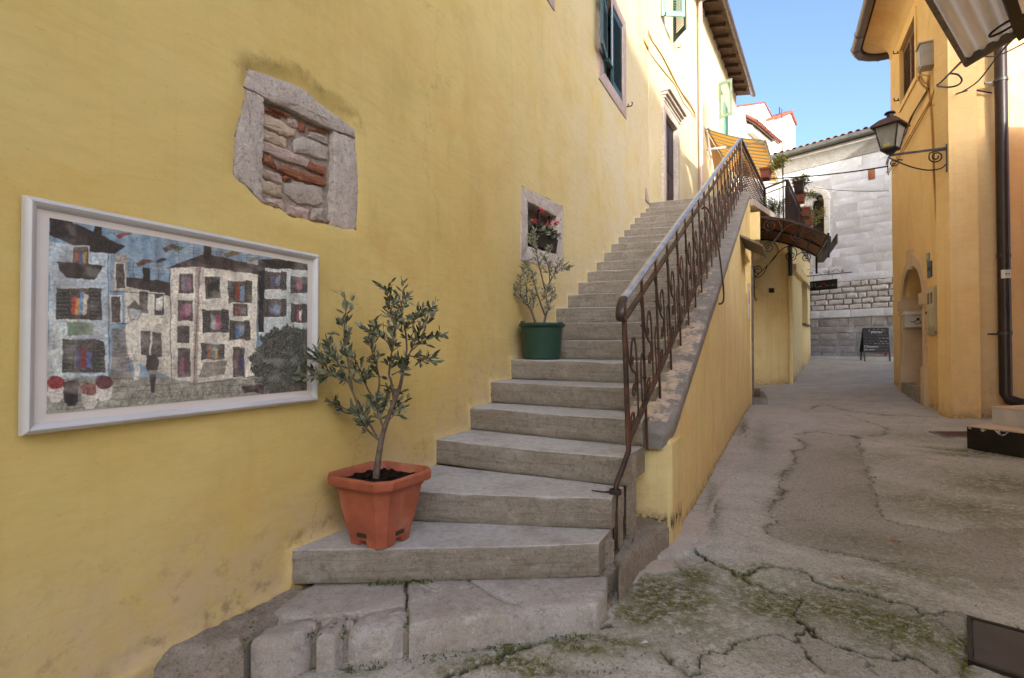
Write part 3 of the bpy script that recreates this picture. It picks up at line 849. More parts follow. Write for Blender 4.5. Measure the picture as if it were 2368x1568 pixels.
NOSE[0] = (gp(946, 1441.6, ztread(0)), gp(1378, 1399, ztread(0)))

def step_stone(F0, F1, B0, B1, zt, zb, seed, rough=1.0):
    """a stone step: front edge F0-F1, back edge B0-B1, worn nosing"""
    n = max(12, int((F1 - F0).length / .028))
    prof = [(1.0, 0, 'b'), (.75, 0, 't'), (.5, 0, 't'), (.3, 0, 't'), (.15, 0, 't'), (.06, -.0005, 't')]
    h = zt - zb
    vs, fs = [], []
    rows = []
    for i in range(n + 1):
        f = i / n
        F, B = F0.lerp(F1, f), B0.lerp(B1, f)
        dv = (B - F).normalized()
        x = f * (F1 - F0).length
        e = noise.noise(Vector((x * 2.1, seed * 3.7, 0))) * .010 * rough + noise.noise(Vector((x * 9, seed * 1.7, 5))) * .004 * rough
        chip = max(0, noise.noise(Vector((x * 3.3, seed * 5.1, 9))) - .12) * .075 * rough + max(0, noise.noise(Vector((x * 14, seed * 2.3, 4))) - .25) * .022 * rough
        wear = -.009 * math.exp(-((f - .6) / .3) ** 2)
        row = []
        for a, dz, kk in prof:
            p = F.lerp(B, a); z = zt + dz + wear * (a < .9) + noise.noise(Vector((p.x * 3, p.y * 3, seed))) * .003
            row.append((p.x, p.y, z))
        r = .010 + chip
        for q in range(5):
            t = q / 4 * math.pi / 2
            off = -e - r * math.sin(t) + r
            z = zt + wear - r * .8 * (1 - math.cos(t))
            p = F + dv * (off)
            row.append((p.x, p.y, z))
        m = 7
        for q in range(1, m + 1):
            g = q / m
            z = zt + wear - r * .8 - (h - r * .8) * g
            bul = noise.noise(Vector((x * 5, g * 2.2, seed * 2.9))) * .007 * rough + noise.noise(Vector((x * 17, g * 7, seed))) * .003 * rough
            p = F + dv * (-e + .004 * g - bul * math.sin(math.pi * min(1, g * 1.1)) + (.012 if q == m else 0))
            row.append((p.x, p.y, z))
        pb = F.lerp(B, 1.0); row.append((pb.x, pb.y, zb))
        rows.append(row)
    w = len(rows[0])
    for r_ in rows: vs += r_
    for i in range(n):
        for k in range(w - 1): fs.append((i * w + k, i * w + k + 1, (i + 1) * w + k + 1, (i + 1) * w + k))
        fs.append((i * w + w - 1, i * w, (i + 1) * w, (i + 1) * w + w - 1))
    fs.append(tuple(range(w))); fs.append(tuple(n * w + k for k in reversed(range(w))))
    mb = MB(); mb.add(vs, [tuple(reversed(f)) for f in fs]); return mb

stairs = thing('stone_staircase', (.1, 3.2, ztread(0)), 'long outdoor flight of worn stone steps climbing beside the yellow wall, with a plastered parapet', 'staircase')
mA = WA.n * -.05
for k in range(1, 23):
    F0, F1 = NOSE[k]
    d = (F1 - F0).normalized()
    B0, B1 = NOSE[k + 1] if k < 22 else (F0 + WA.d * 2.2, F1 + WA.d * 2.2)
    bk = Vector((-d.y, d.x, 0))
    bk = bk if bk.y > 0 else -bk
    ext = .05 if k > 2 else .02
    a0 = F0 - d * .06; a1 = F1 + d * (0 if k <= 3 else .06)
    b0 = B0 - d * .06 + bk * ext; b1 = B1 + d * (.0 if k <= 2 else .06) + bk * ext
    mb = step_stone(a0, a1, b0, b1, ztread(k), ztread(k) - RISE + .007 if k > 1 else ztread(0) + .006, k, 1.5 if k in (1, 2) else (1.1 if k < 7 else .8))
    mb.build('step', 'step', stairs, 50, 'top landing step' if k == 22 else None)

# lowest course: one long cracked block, three rounded stones, a flat slab, mortar and a lump of old concrete by the wall
zt0, zb0 = ztread(0), Z0 - .16
n0a, n0b = NOSE[0]
B1a, B1b = NOSE[1]
def alongfront(u):
    """point on the front line of the lowest course left of the long block"""
    a = Vector((-1.30, 2.02, 0)); b = n0a
    d = ray(u, 1000)
    A = np.array([[d.x, -(b - a).x], [d.y, -(b - a).y]]); t = np.linalg.solve(A, np.array([a.x, a.y]))
    return a + (b - a) * t[1]
crk = [n0a.lerp(n0b, .53), n0a.lerp(n0b, .50), n0a.lerp(n0b, .40), n0a.lerp(n0b, .30)]
back = lambda f, o=.03: B1a.lerp(B1b, f) + Vector((0, o, 0))
f_at = lambda x: (x - B1a.x) / (B1b.x - B1a.x)
bk0 = back(f_at(-.50), .04); bkc = back(f_at(-.22), .04); bk1 = back(f_at(.47), .04)
p2 = lambda v: (v.x, v.y)
blk = [(n0a.x, n0a.y), p2(n0a.lerp(n0b, .25)), p2(n0a.lerp(n0b, .52)), (0.045, 2.36), (-.05, 2.42), p2(bkc), p2(bk0), (-.455, 2.36)]
rock(blk, zb0, zt0 + .002, .022, XY, 44, .005, 3, 2).build('step_block', 'block', stairs, 50, 'left half of the cracked bottom block')
blk2 = [p2(n0a.lerp(n0b, .527)), p2(n0a.lerp(n0b, .75)), p2(n0b), (.44, 2.52), p2(bk1), p2(bkc + Vector((.008, 0, 0))), (-.042, 2.425), (.052, 2.366)]
rock(blk2, zb0, zt0 - .001, .020, XY, 46, .005, 5, 2).build('step_block', 'block', stairs, 50, 'right half of the cracked bottom block')
for i, (ua, ub, dz) in enumerate([(570, 719, .0), (724, 792, -.004), (797, 938, .003)]):
    a, b = alongfront(ua), alongfront(ub)
    dep = [.165, .15, .17][i]
    w = (b - a)
    pl = [p2(a + w * .05 + Vector((0, .03, 0))), p2(a + w * .2 + Vector((0, -.005, 0))), p2(a + w * .8 + Vector((0, -.008, 0))), p2(b - w * .05 + Vector((0, .03, 0))), (b.x - .004, b.y + dep * .7), (b.x - w.x * .22, b.y + dep), (a.x + w.x * .3, a.y + dep), (a.x + .018, a.y + dep * .7)]
    rock(pl, zb0 - .06, zt0 - .004 + dz, (.030, .020, .028)[i], XY, 34, .0035, 11 + i, 2).build('rounded_stone', 'block', stairs, 50)
sl = [gp(632, 1412, zt0), gp(690, 1368, zt0), gp(730, 1345, zt0), gp(935, 1338, zt0), gp(938, 1392, zt0), gp(890, 1403, zt0), gp(770, 1418, zt0), gp(660, 1424, zt0)]
rock([p2(v) for v in sl], zb0 + .05, zt0 - .004, .012, XY, 36, .006, 21, 2).build('flat_slab', 'block', stairs, 50)
for i, q in enumerate([[(742, 1427), (815, 1412), (822, 1440), (745, 1446)], [(826, 1412), (936, 1398), (938, 1428), (880, 1440), (830, 1436)], [(640, 1430), (732, 1428), (735, 1445), (655, 1447)]]):
    rock([p2(gp(u, v, zt0 - .01)) for u, v in q], zb0 + .05, zt0 - .016, .01, XY, 16, .006, 31 + i, 1).build('small_stone', 'greystone', stairs, 50)
a, b = Vector((-1.33, 2.0, 0)), alongfront(563)
con = [p2(a), p2(a.lerp(b, .5)), p2(b), (b.x + .03, b.y + .2), (-.85, 2.42), p2(B1a + Vector((.10, .02, 0))), p2(B1a + Vector((-.06, .06, 0))), (-1.40, 2.02)]
rock(con, zb0 - .08, zt0 - .010, .035, XY, 40, .009, 41, 3).build('concrete_lump', 'oldconcrete', stairs, 50)
rock([(-1.02, 2.14), (-.42, 2.24), (-.40, 2.72), (-1.12, 2.66)], zb0 - .1, zt0 - .034, .01, XY, 30, .006, 43, 2).build('mortar_bed', 'oldconcrete', stairs, 50)
# side cheek under the right ends of the low steps, and the small block against the parapet end
ck = [p2(NOSE[1][1] + Vector((-.02, .03, 0))), p2(NOSE[2][1] + Vector((-.01, .02, 0))), p2(NOSE[3][1] + Vector((-.01, .02, 0))), (.82, 3.15), (.80, 3.32), (.6, 3.4), (.3, 3.1)]
def cheek(top, poly, seed, name='cheek_stone'):
    rock(poly, zb0 - .05, top, .015, XY, 40, .008, seed, 2).build(name, 'oldconcrete', stairs, 50)
cheek(ztread(1) - .03, [(.44, 2.71), (.52, 2.80), (.56, 3.1), (.3, 3.1), (.3, 2.85)], 51)
cheek(ztread(2) - .02, [(.535, 2.88), (.60, 2.96), (.64, 3.2), (.42, 3.25), (.42, 3.0)], 52)
cheek(ztread(3) - .02, [(.655, 3.10), (.72, 3.18), (.76, 3.45), (.55, 3.45)], 53)
zk = ztread(0) + .045
kb = [gp(1432, 1318, zk), gp(1480, 1258, zk), gp(1545, 1212, zk), gp(1512, 1196, zk), gp(1462, 1190, zk), gp(1440, 1240, zk), gp(1418, 1280, zk)]
rock([p2(v) for v in kb], zb0 - .05, zk, .022, XY, 40, .007, 55, 3).build('corner_block', 'oldconcrete', stairs, 50)
cheek(ztread(0) + .01, [p2(gp(1386, 1330, zt0)), p2(gp(1432, 1318, zt0)), p2(gp(1450, 1250, zt0)), (.62, 3.0), (.45, 2.75)], 56)
cheek(ztread(0) - .10, [p2(gp(1385, 1420, zt0 - .09)), p2(gp(1415, 1385, zt0 - .09)), p2(gp(1440, 1310, zt0 - .09)), (.5, 2.75), (.4, 2.5)], 57)

# parapet with its sloping cement cap
SLP = 0.463
TP0, TP1 = 0.47, 7.62
W_IN, W_OUT = -.14, .165
def curbz(t): return EYE - .705 + SLP * t
def inner(t, z, w): return RAILW.P(t, z, w)
def par_z(t): return curbz(t) - .105
ts = [TP0, TP1]
outl = [(TP0 + .02, -.25 + 0.2), (TP1, -.1), (TP1, par_z(TP1)), (TP0 + .02, par_z(TP0 + .02))]
gl = lambda t, w: float(gz(*RAILW.P(t, 0, w).xy))
def par_disp(s, z): return (fbm(s * 1.4, z * 1.4, 5, 3) - .5) * .022
OUTQ = Wall(RAILW.P(0, 0, W_OUT).xy, RAILW.d.xy, side=1)
nq = [OUTQ.pix(1724, 590), OUTQ.pix(1737, 600), OUTQ.pix(1737, 676), OUTQ.pix(1724, 690)]
nt0, nt1, nz0, nz1 = nq[0][0], nq[1][0], (nq[2][1] + nq[3][1]) / 2, (nq[0][1] + nq[1][1]) / 2
NQ = [(nt0, nz0), (nt1, nz0), (nt1, nz1), (nt0, nz1)]
mb, S = sheet(lambda s, z, w: RAILW.P(s, z, W_OUT - .012 + w), outl, [NQ], .06, .14, .02, par_disp)
def base_attrs(S, zfun, reach=.22):
    d = S[:, 1] - zfun(S[:, 0])
    return np.clip(1 - d / reach, 0, 1), np.clip(1 - d / .07, 0, 1)
zg = np.vectorize(lambda t: gl(t, W_OUT))
st, gr = base_attrs(S, zg, .35)
mb.build('parapet_wall', 'annex', stairs, 60, None, None, {'stain': st * .55, 'grime': gr, 'lip': np.zeros(len(S))})
# end face of the parapet, with a curve against the steps
EW = Wall(RAILW.P(TP0 + .02, 0, W_OUT).xy, (-RAILW.n).xy, side=-1)
if EW.n.dot(RAILW.d) > 0: EW.n = -EW.n
endp = [(0, -.2), (.29, -.2), (.285, .15), (.285, .3), (.287, par_z(TP0)), (.0, par_z(TP0))]
mb, S = sheet(lambda s, z, w: EW.P(s, z, w), endp, (), .04, 0, .3, lambda s, z: (fbm(s * 5, z * 5, 3, 3) - .5) * .018)
st = np.clip(1 - (S[:, 1] - .15) / .3, 0, 1); gr = np.clip(np.maximum(np.clip((S[:, 0] - .245) / .02, 0, 1), 1 - np.abs(S[:, 1] - .17) / .06), 0, 1)
mb.build('parapet_end', 'annex', stairs, 60, None, None, {'stain': .45 * st + .1, 'grime': gr * 1.6, 'lip': np.zeros(len(S))})
# body behind
mb = MB()
for w0, w1 in ((W_IN + .0, W_OUT - .17),):
    a = [RAILW.P(TP0 + .06, -.2, w0), RAILW.P(TP1 - .02, -.2, w0), RAILW.P(TP1 - .02, -.2, w1), RAILW.P(TP0 + .06, -.2, w1)]
    b = [RAILW.P(TP0 + .06, par_z(TP0 + .06), w0), RAILW.P(TP1 - .02, par_z(TP1 - .02), w0), RAILW.P(TP1 - .02, par_z(TP1 - .02), w1), RAILW.P(TP0 + .06, par_z(TP0 + .06), w1)]
    mb.hexa(a + b)
mb.build('parapet_core', 'concrete', stairs, 0)
mb = MB(); mb.hexa([RAILW.P(a, b, w) for b in (nz0 - .01, nz1 + .01) for a, w in ((nt0 - .01, W_OUT - .165), (nt1 + .01, W_OUT - .165), (nt1 + .01, W_OUT - .15), (nt0 - .01, W_OUT - .15))])
mb.build('niche_back', 'annex', stairs, 0, None, None, {k: [0] * 8 for k in ('stain', 'grime', 'lip')})
# cap
n = 150
sec = []
def cap_sec(t, f):
    rr = .02
    top = curbz(t); bot = top - .12
    pts = [(W_IN - .01, bot), (W_IN - .012, top - rr), (W_IN, top - .002), (-.08, top + .004), (-.02, top + .006), (.04, top + .006), (.09, top + .005), (W_OUT - .03, top), (W_OUT - .006, top - .008), (W_OUT + .004, top - .03), (W_OUT + .003, top - .07), (W_OUT - .004, bot), (0, bot - .005)]
    return pts
mb = MB(); vs, fs, pa = [], [], []
for i in range(n + 1):
    t = TP0 - .03 + (TP1 - TP0 + .03) * i / n
    rnd_end = 1.0
    for j, (w, z) in enumerate(cap_sec(t, i / n)):
        dz = noise.noise(Vector((t * 6, w * 14, 3))) * .006 + noise.noise(Vector((t * 22, w * 40, 7))) * .003
        if i < 4:   # rounded nose
            e = (4 - i) / 4; z -= .035 * e * e * (1 if z > curbz(t) - .06 else 0); w = w - (.05 * e * e if w > .1 else 0)
        vs.append(RAILW.P(t, z + dz, w))
        top = z > curbz(t) - .012
        f = .525 if top else -.6
        if top and t > 1.5: f = .525 - .045 * (t - 1.5) - .02 * max(0, t - 3.2)
        if top and w > .11: f -= .05
        if top and w < -.08: f -= .03
        pa.append(f)
k = 13
for i in range(n):
    for j in range(k): fs.append((i * k + j, i * k + (j + 1) % k, (i + 1) * k + (j + 1) % k, (i + 1) * k + j))
fs.append(tuple(range(k))); fs.append(tuple(n * k + j for j in reversed(range(k))))
mb.add(vs, [tuple(reversed(f)) for f in fs])
mb.build('parapet_cap', 'curb', stairs, 50, 'sloping cement cap with peeling cream paint', None, {'paint': pa})
# moss in the joint beside the parapet and the corner block
rnd = random.Random(3)
sp = []
for i in range(260):
    z = rnd.uniform(.17, .78); q = EW.P(.292 + rnd.uniform(-.012, .006), z, .008 + rnd.uniform(0, .02)); sp.append((q, (rnd.uniform(-1, 1), rnd.uniform(-1, .2), rnd.uniform(-.3, 1))))
for i in range(380):
    f = rnd.random(); q = gp(1420 + 45 * f, 1282 - 90 * f, zk); q = Vector((q.x + rnd.uniform(-.015, .015), q.y + rnd.uniform(-.02, .02), zk - .01 + rnd.uniform(0, .012))); sp.append((q, (rnd.uniform(-1, 1), rnd.uniform(-1, .5), rnd.uniform(0, 1))))
for i in range(250):
    f = rnd.random(); q = gp(1388 + 28 * f, 1322 - 45 * f, zt0 + .01); sp.append((Vector((q.x + rnd.uniform(-.012, .012), q.y, zt0 + .012)), (rnd.uniform(-1, 1), rnd.uniform(-1, .5), rnd.uniform(0, 1))))
joints = [(alongfront(721), .17, 40), (alongfront(795), .17, 60), (n0a + Vector((-.012, 0, 0)), .33, 110), (alongfront(566), .2, 60)]
for q, L, k_ in joints:
    for i in range(k_):
        f = rnd.random(); sp.append((Vector((q.x + rnd.uniform(-.012, .012) - .04 * f, q.y + L * f, zt0 - .045 + rnd.uniform(0, .03))), (rnd.uniform(-1, 1), rnd.uniform(-1, 1), rnd.uniform(.1, 1))))
for i in range(420):   # weeds along the foot of the lowest course
    f = rnd.random() ** .8; a_ = alongfront(800).lerp(n0b, f); g_ = float(gz(a_.x, a_.y)); cl_ = .5 + .5 * math.sin(f * 23)
    if rnd.random() > cl_: continue
    sp.append((Vector((a_.x + rnd.uniform(-.02, .02), a_.y - rnd.uniform(.005, .05), g_ + rnd.uniform(-.005, .012))), (rnd.uniform(-1, 1), rnd.uniform(-1, .5), rnd.uniform(0, 1))))
for i in range(140):   # tufts where the second step meets the first
    f = rnd.random(); a_ = NOSE[1][0].lerp(NOSE[1][1], .25 + .2 * f); sp.append((Vector((a_.x, a_.y - rnd.uniform(0, .02), zt0 + rnd.uniform(0, .012))), (rnd.uniform(-1, 1), rnd.uniform(-1, .3), rnd.uniform(0, 1))))
mb, tn = leaves(sp, .016, .007, rnd)
mb.build('moss', 'moss', stairs, 0, None, 'stuff', {'tint': tn})

# ------------------------------------------------------------------ stair railing
rl = thing('stair_railing', RAILW.P(0, .15, 0), 'rusty wrought iron stair railing with scrolls and a shiny handrail above the stone steps', 'railing')
def hrz(t): return EYE + .276 + SLP * t
LEAN = .03
def RP(t, h, w=0.0):
    """point in the leaning plane of the railing, h above the curb line"""
    return RAILW.P(t, curbz(t) + h, w + LEAN * (1 - h / .98))
TR1 = 7.72
# moulded handrail, its low end curling down
sec = [(-.024, -.008), (-.026, .005), (-.018, .014), (0, .018), (.018, .014), (.026, .005), (.024, -.008), (.014, -.014), (-.014, -.014)]
path = [RP(t, .981) for t in np.linspace(0.0, TR1, 24)]
e = path[0]
dn = (path[0] - path[1]).normalized()
curl = [e + dn * .045 + Vector((0, 0, -.012)), e + dn * .075 + Vector((0, 0, -.04)), e + dn * .075 + Vector((0, 0, -.075)), e + dn * .045 + Vector((0, 0, -.10)), e + dn * .012 + Vector((0, 0, -.10))]
full = list(reversed(smoothpath([path[0]] + curl, 5)))[:-1] + path
cut = len(full) - len(path) + 1
mb = MB(); mb.tube(full[cut - 1:], 1.0, sec=sec, up=(0, 0, 1)); mb.build('handrail', 'handrail', rl, 40)
mb = MB(); mb.tube(list(reversed(smoothpath([path[0]] + curl, 5))), .95, sec=sec); mb.build('handrail_curl', 'darkrail', rl, 40)
mb = MB(); mb.tube([RP(0.02, .865), RP(TR1, .865)], 1.0, sec=RECT(.016, .007), up=(0, 0, 1)); mb.build('upper_rail', 'rust', rl)
mb = MB(); mb.tube([RP(0.0, .19), RP(TR1 - .1, .19)], 1.0, sec=RECT(.016, .007), up=(0, 0, 1)); mb.build('lower_rail', 'rust', rl)
# newel, stepping sideways at the bottom to miss the stone
nb = at_y(1424, 1278, 2.86); nb.z = ztread(0) - .02
npts = smoothpath([RP(0, .14), at_y(1440, 1083, 2.965), at_y(1426, 1120, 2.93), at_y(1423, 1160, 2.91), at_y(1423, 1215, 2.885), nb], 5)
mb = MB(); mb.tube([RP(0, .97), RP(0, .6), RP(0, .3)] + npts, .0150, 8); mb.build('newel_post', 'rust', rl, 40)
q0 = at_y(1423, 1137, 2.90); q1 = at_y(1368, 1134, 2.95)
mb = MB(); mb.tube([q1, q1.lerp(q0, .5) + Vector((0, 0, -.006)), q0], [.003, .006, .009], 6)
mb.lathe(q0, [(.024, -.012), (.034, -.012), (.034, .012), (.024, .012), (.024, -.012)], 12); mb.build('wall_spike', 'rust', rl, 40)
NB = 20; PT = .3845
barmb = None
flat = RECT(.0070, .0040)
def spiral(t0, h0, r, turns, start, cw=1):
    pts = []
    k = int(10 * turns) + 4
    for i in range(k + 1):
        f = i / k; a = start + cw * f * turns * 2 * math.pi; rr_ = r * (1 - .72 * f)
        pts.append((t0 + rr_ * math.cos(a), h0 + rr_ * math.sin(a)))
    return pts
for b in range(1, NB + 1):
    t = b * PT + .01
    if t > TR1 + .02: break
    foot = -.02 if b > 1 else -.10
    mb = MB(); mb.tube([RP(t, .97), RP(t, foot)], 1.0, sec=RECT(.0070, .0070), up=RAILW.d)
    mb.build('baluster', 'rust', rl)
    for hh in (.66, .34):
        mb = MB(); q = RP(t, hh); mb.box(q, RAILW.d * .012, RAILW.n * .012, Vector((0, 0, .006))); mb.build('collar', 'rust', rl)
for b in range(0, NB):
    t = b * PT + .01
    if t + PT > TR1 + .05: break
    def curve(pts, name, k=4):
        mb = MB(); mb.tube(smoothpath([RP(a, h, 0.0) for a, h in pts], k), 1.0, sec=flat, up=RAILW.n); mb.build(name, 'rust', rl, 40)
    P = PT
    # tall upright with a crook at its head
    curve([(t + .56 * P, .19), (t + .56 * P, .40), (t + .55 * P, .56), (t + .50 * P, .65), (t + .40 * P, .685), (t + .30 * P, .66), (t + .26 * P, .60), (t + .29 * P, .555), (t + .34 * P, .56), (t + .345 * P, .59)], 'crook')
    # s scroll from the upper rail down into a spiral
    s = [(t + .04 * P, .86), (t + .06 * P, .76), (t + .13 * P, .62), (t + .30 * P, .52), (t + .47 * P, .47)] + [(a, h) for a, h in spiral(t + .37 * P, .40, .045, 1.2, .5, -1)]
    curve(s, 'scroll', 3)
    # lower crook beside the next bar
    curve([(t + .82 * P, .19), (t + .80 * P, .33), (t + .78 * P, .44), (t + .84 * P, .50), (t + .93 * P, .50), (t + .99 * P, .44)], 'crook')
    # little spiral sitting on the lower rail
    curve([(t + .10 * P, .20)] + [(a, h) for a, h in reversed(spiral(t + .24 * P, .25, .048, 1.2, -2.2, -1))], 'scroll', 3)
    # horn at the upper rail
    curve([(t + .99 * P, .67), (t + .96 * P, .78), (t + .86 * P, .85), (t + .78 * P, .862)], 'horn')
# stay rod to the outer side
mb = MB(); tb = 4.4
pts = [RP(tb, .76), RP(tb, .77, .03), RP(tb + .02, .66, .10), RAILW.P(tb, curbz(tb) + .05, W_OUT + .03), RAILW.P(tb, curbz(tb) - .30, W_OUT + .035), RAILW.P(tb, curbz(tb) - .32, W_OUT + .02), RAILW.P(tb, curbz(tb) - .32, W_OUT - .02)]
tb = 2.9
pts = [RP(tb, .80), RP(tb, .80, .05), RP(tb + .05, .55, .12), RAILW.P(tb + .1, curbz(tb) + .02, W_OUT + .03), RAILW.P(tb + .1, curbz(tb) - .16, W_OUT + .03), RAILW.P(tb + .1, curbz(tb) - .18, W_OUT - .02)]
mb.tube(smoothpath(pts, 3), .009, 6); mb.build('stay_rod', 'rust', rl, 40)

# ------------------------------------------------------------------ the yellow house beside the stairs
house = thing('yellow_house', WA.P(2, 0), 'long yellow plastered house wall beside the stairs with green shutters and a stone doorway', 'house')
prof = [(-9, -.6), (WA.s_of(-1.9, 1.7), .0), (WA.s_of(-1.36, 2.0), Z0 - .02), (WA.pix(672.6, 1278)[0] - .01, Z0), (WA.pix(672.6, 1278)[0], ztread(1)), (WA.s_of(-.80, 3.0), ztread(1)), (WA.s_of(-.80, 3.0), ztread(2))]
for k in range(3, 23): prof += [(SL[k], ztread(k - 1)), (SL[k], ztread(k))]
prof += [(sBEND + 3, ztread(22))]
PROF = np.array(prof)
nk = lambda a, b: WA.pix((640 + a / 3.0158) * .8457, (140 + b / 3.0158) * .8457)
NICHE = [nk(*p) for p in [(135, 145), (270, 190), (480, 270), (570, 310), (700, 420), (830, 520), (1000, 650), (1005, 800), (1025, 1000), (1025, 1200), (1010, 1470), (900, 1465), (820, 1435), (640, 1405), (500, 1370), (390, 1300), (240, 1250), (130, 1130), (10, 1040), (5, 1000), (10, 700), (40, 600), (100, 340), (100, 280)]]
RIDGE = [nk(*p) for p in [(50, 330), (40, 120), (60, 45), (290, 90), (540, 150), (620, 230), (720, 330), (860, 420), (1010, 520), (1045, 640)]]
b6 = lambda a, b: WA.pix((1380 + a / 2.904) * .8457, (460 + b / 2.904) * .8457)
BARWIN_O = [b6(*p) for p in [(130, 140), (468, 300), (462, 828), (125, 730)]]
BARWIN_I = [b6(*p) for p in [(183, 265), (415, 385), (415, 685), (183, 620)]]
w1s0, w1z0 = WA.pix(1396, 168); w1s1, _ = WA.pix(1439.5, 237); w1z1 = WA.pix(1439, 61)[1]
W1_I = [(w1s0, w1z0), (w1s1, w1z0), (w1s1, w1z1), (w1s0, w1z1)]
w1o0 = WA.pix(1384, 181); w1o1 = WA.pix(1447, 275)
W1_O = [(w1o0[0], w1o0[1]), (w1o1[0], w1o0[1]), (w1o1[0], w1z1 + .16), (w1o0[0], w1z1 + .16)]
# another sill just under the picture's top edge
w0a = WA.pix(1258, -4); w0b = WA.pix(1281, 26)
W0_O = [(w0a[0] - .25, w0b[1]), (w0b[0], w0b[1]), (w0b[0], w0b[1] + 1.5), (w0a[0] - .25, w0b[1] + 1.5)]
W0_I = [(w0a[0] - .08, w0b[1] + .16), (w0b[0] - .16, w0b[1] + .16), (w0b[0] - .16, w0b[1] + 1.34), (w0a[0] - .08, w0b[1] + 1.34)]
def a_disp(s, z):
    d = (fbm(s * .7, z * .7, 3, 3) - .5) * .030 + (fbm(s * 3.0, z * 3.0, 13, 3) - .5) * .010
    ins = inside(s, z, RIDGE)
    dd = dist_poly(s, z, RIDGE)
    d = d - np.where(ins, .014, 0) * np.clip(dd / .03, 0, 1) + np.exp(-(dd / .018) ** 2) * .007
    dn = dist_poly(s, z, NICHE + [NICHE[0]])
    d = d - .012 * np.exp(-(dn / .03) ** 2)
    prof_d = dist_poly(s, z, prof)
    return d + .014 * np.exp(-(prof_d / .020) ** 2)
TOPZ = EYE + 8.2
outA = [(-9, -.7), (sBEND, -.7), (sBEND, TOPZ), (-9, TOPZ)]
fine = []
for (x0, x1, y0, y1, stp) in ((.75, 4.2, .0, 3.0, .034), (4.2, 7.2, 1.0, 4.0, .055), (7.2, sBEND - .05, 2.3, 5, .09)):
    gx, gy = np.meshgrid(np.arange(x0, x1, stp), np.arange(y0, y1, stp)); gx = gx.ravel(); gy = gy.ravel()
    ok = ~inside(gx, gy, NICHE) & ~inside(gx, gy, BARWIN_O) & ~inside(gx, gy, W1_O)
    for hole in (NICHE, BARWIN_O, W1_O): ok &= dist_poly(gx, gy, hole + [hole[0]]) > .02
    gx = gx + (vnoise(gx * 91, gy * 53, 5) - .5) * stp * .6; gy = gy + (vnoise(gx * 37, gy * 71, 9) - .5) * stp * .6
    fine += list(zip(gx[ok], gy[ok]))
ridgepts = []
for a, b in zip(prof[3:-1], prof[4:]):
    k = max(2, int(math.hypot(b[0] - a[0], b[1] - a[1]) / .04))
    ln = Vector((b[0] - a[0], b[1] - a[1])).normalized(); nn = Vector((-ln.y, ln.x))
    for j in range(k):
        f = j / k; p = Vector((a[0] + (b[0] - a[0]) * f, a[1] + (b[1] - a[1]) * f))
        for off in (.004, .022, .045): ridgepts.append(tuple(p + nn * off))
def jitter_poly(poly, n, j, seed):
    rr_ = random.Random(seed); out = []
    per = sum(math.hypot(poly[i][0] - poly[i - 1][0], poly[i][1] - poly[i - 1][1]) for i in range(len(poly)))
    for i in range(len(poly)):
        a, b = poly[i], poly[(i + 1) % len(poly)]; L = math.hypot(b[0] - a[0], b[1] - a[1]); k = max(1, round(L / per * n))
        for q in range(k): out.append((a[0] + (b[0] - a[0]) * q / k + rr_.uniform(-j, j), a[1] + (b[1] - a[1]) * q / k + rr_.uniform(-j, j)))
    return out
NICHE_H = jitter_poly(NICHE, 90, .006, 1)
BAR_H = jitter_poly(BARWIN_O, 40, .006, 2)
mb, S = sheet(WF_(WA), outA, [NICHE_H, BAR_H, W1_O, W0_O], .16, .16, .3, a_disp, fine + ridgepts)
def prof_at(s): return np.interp(s, PROF[:, 0] + np.arange(len(PROF)) * 1e-6, PROF[:, 1])
hgt = S[:, 1] - prof_at(S[:, 0])
pd = dist_poly(S[:, 0], S[:, 1], prof)
st = np.clip(1 - hgt / (.30 + .35 * vnoise(S[:, 0] * 2, S[:, 0] * 0, 5)), 0, 1) * (hgt > -.1) * np.clip(1.25 - S[:, 0] * .13, .25, 1)
st = np.maximum(st, .8 * np.exp(-((S[:, 0] - 1.3) / .8) ** 2 - ((S[:, 1] - .25) / .28) ** 2))
rd = dist_poly(S[:, 0], S[:, 1], RIDGE[1:])
gr = np.maximum(np.exp(-((pd - .06) / .03) ** 2) * (S[:, 0] < 2.2) * .38 * vnoise(S[:, 0] * 3, S[:, 1] * 3, 8), np.exp(-(rd / .03) ** 2) * .42)
lp = np.exp(-(pd / .014) ** 2) * .7
mb.build('wall', 'yellow', house, 60, None, None, {'stain': st, 'grime': gr, 'lip': lp, 'light_tone': np.clip((S[:, 0] - 3.2) / 5, 0, .85)})
mb = MB(); mb.hexa([WA.P(-9, -.7, -.3), WA.P(sBEND, -.7, -.3), WA.P(sBEND, -.7, -.36), WA.P(-9, -.7, -.36), WA.P(-9, TOPZ, -.3), WA.P(sBEND, TOPZ, -.3), WA.P(sBEND, TOPZ, -.36), WA.P(-9, TOPZ, -.36)])
mb.build('back_wall', 'wood_dark', house, 0)

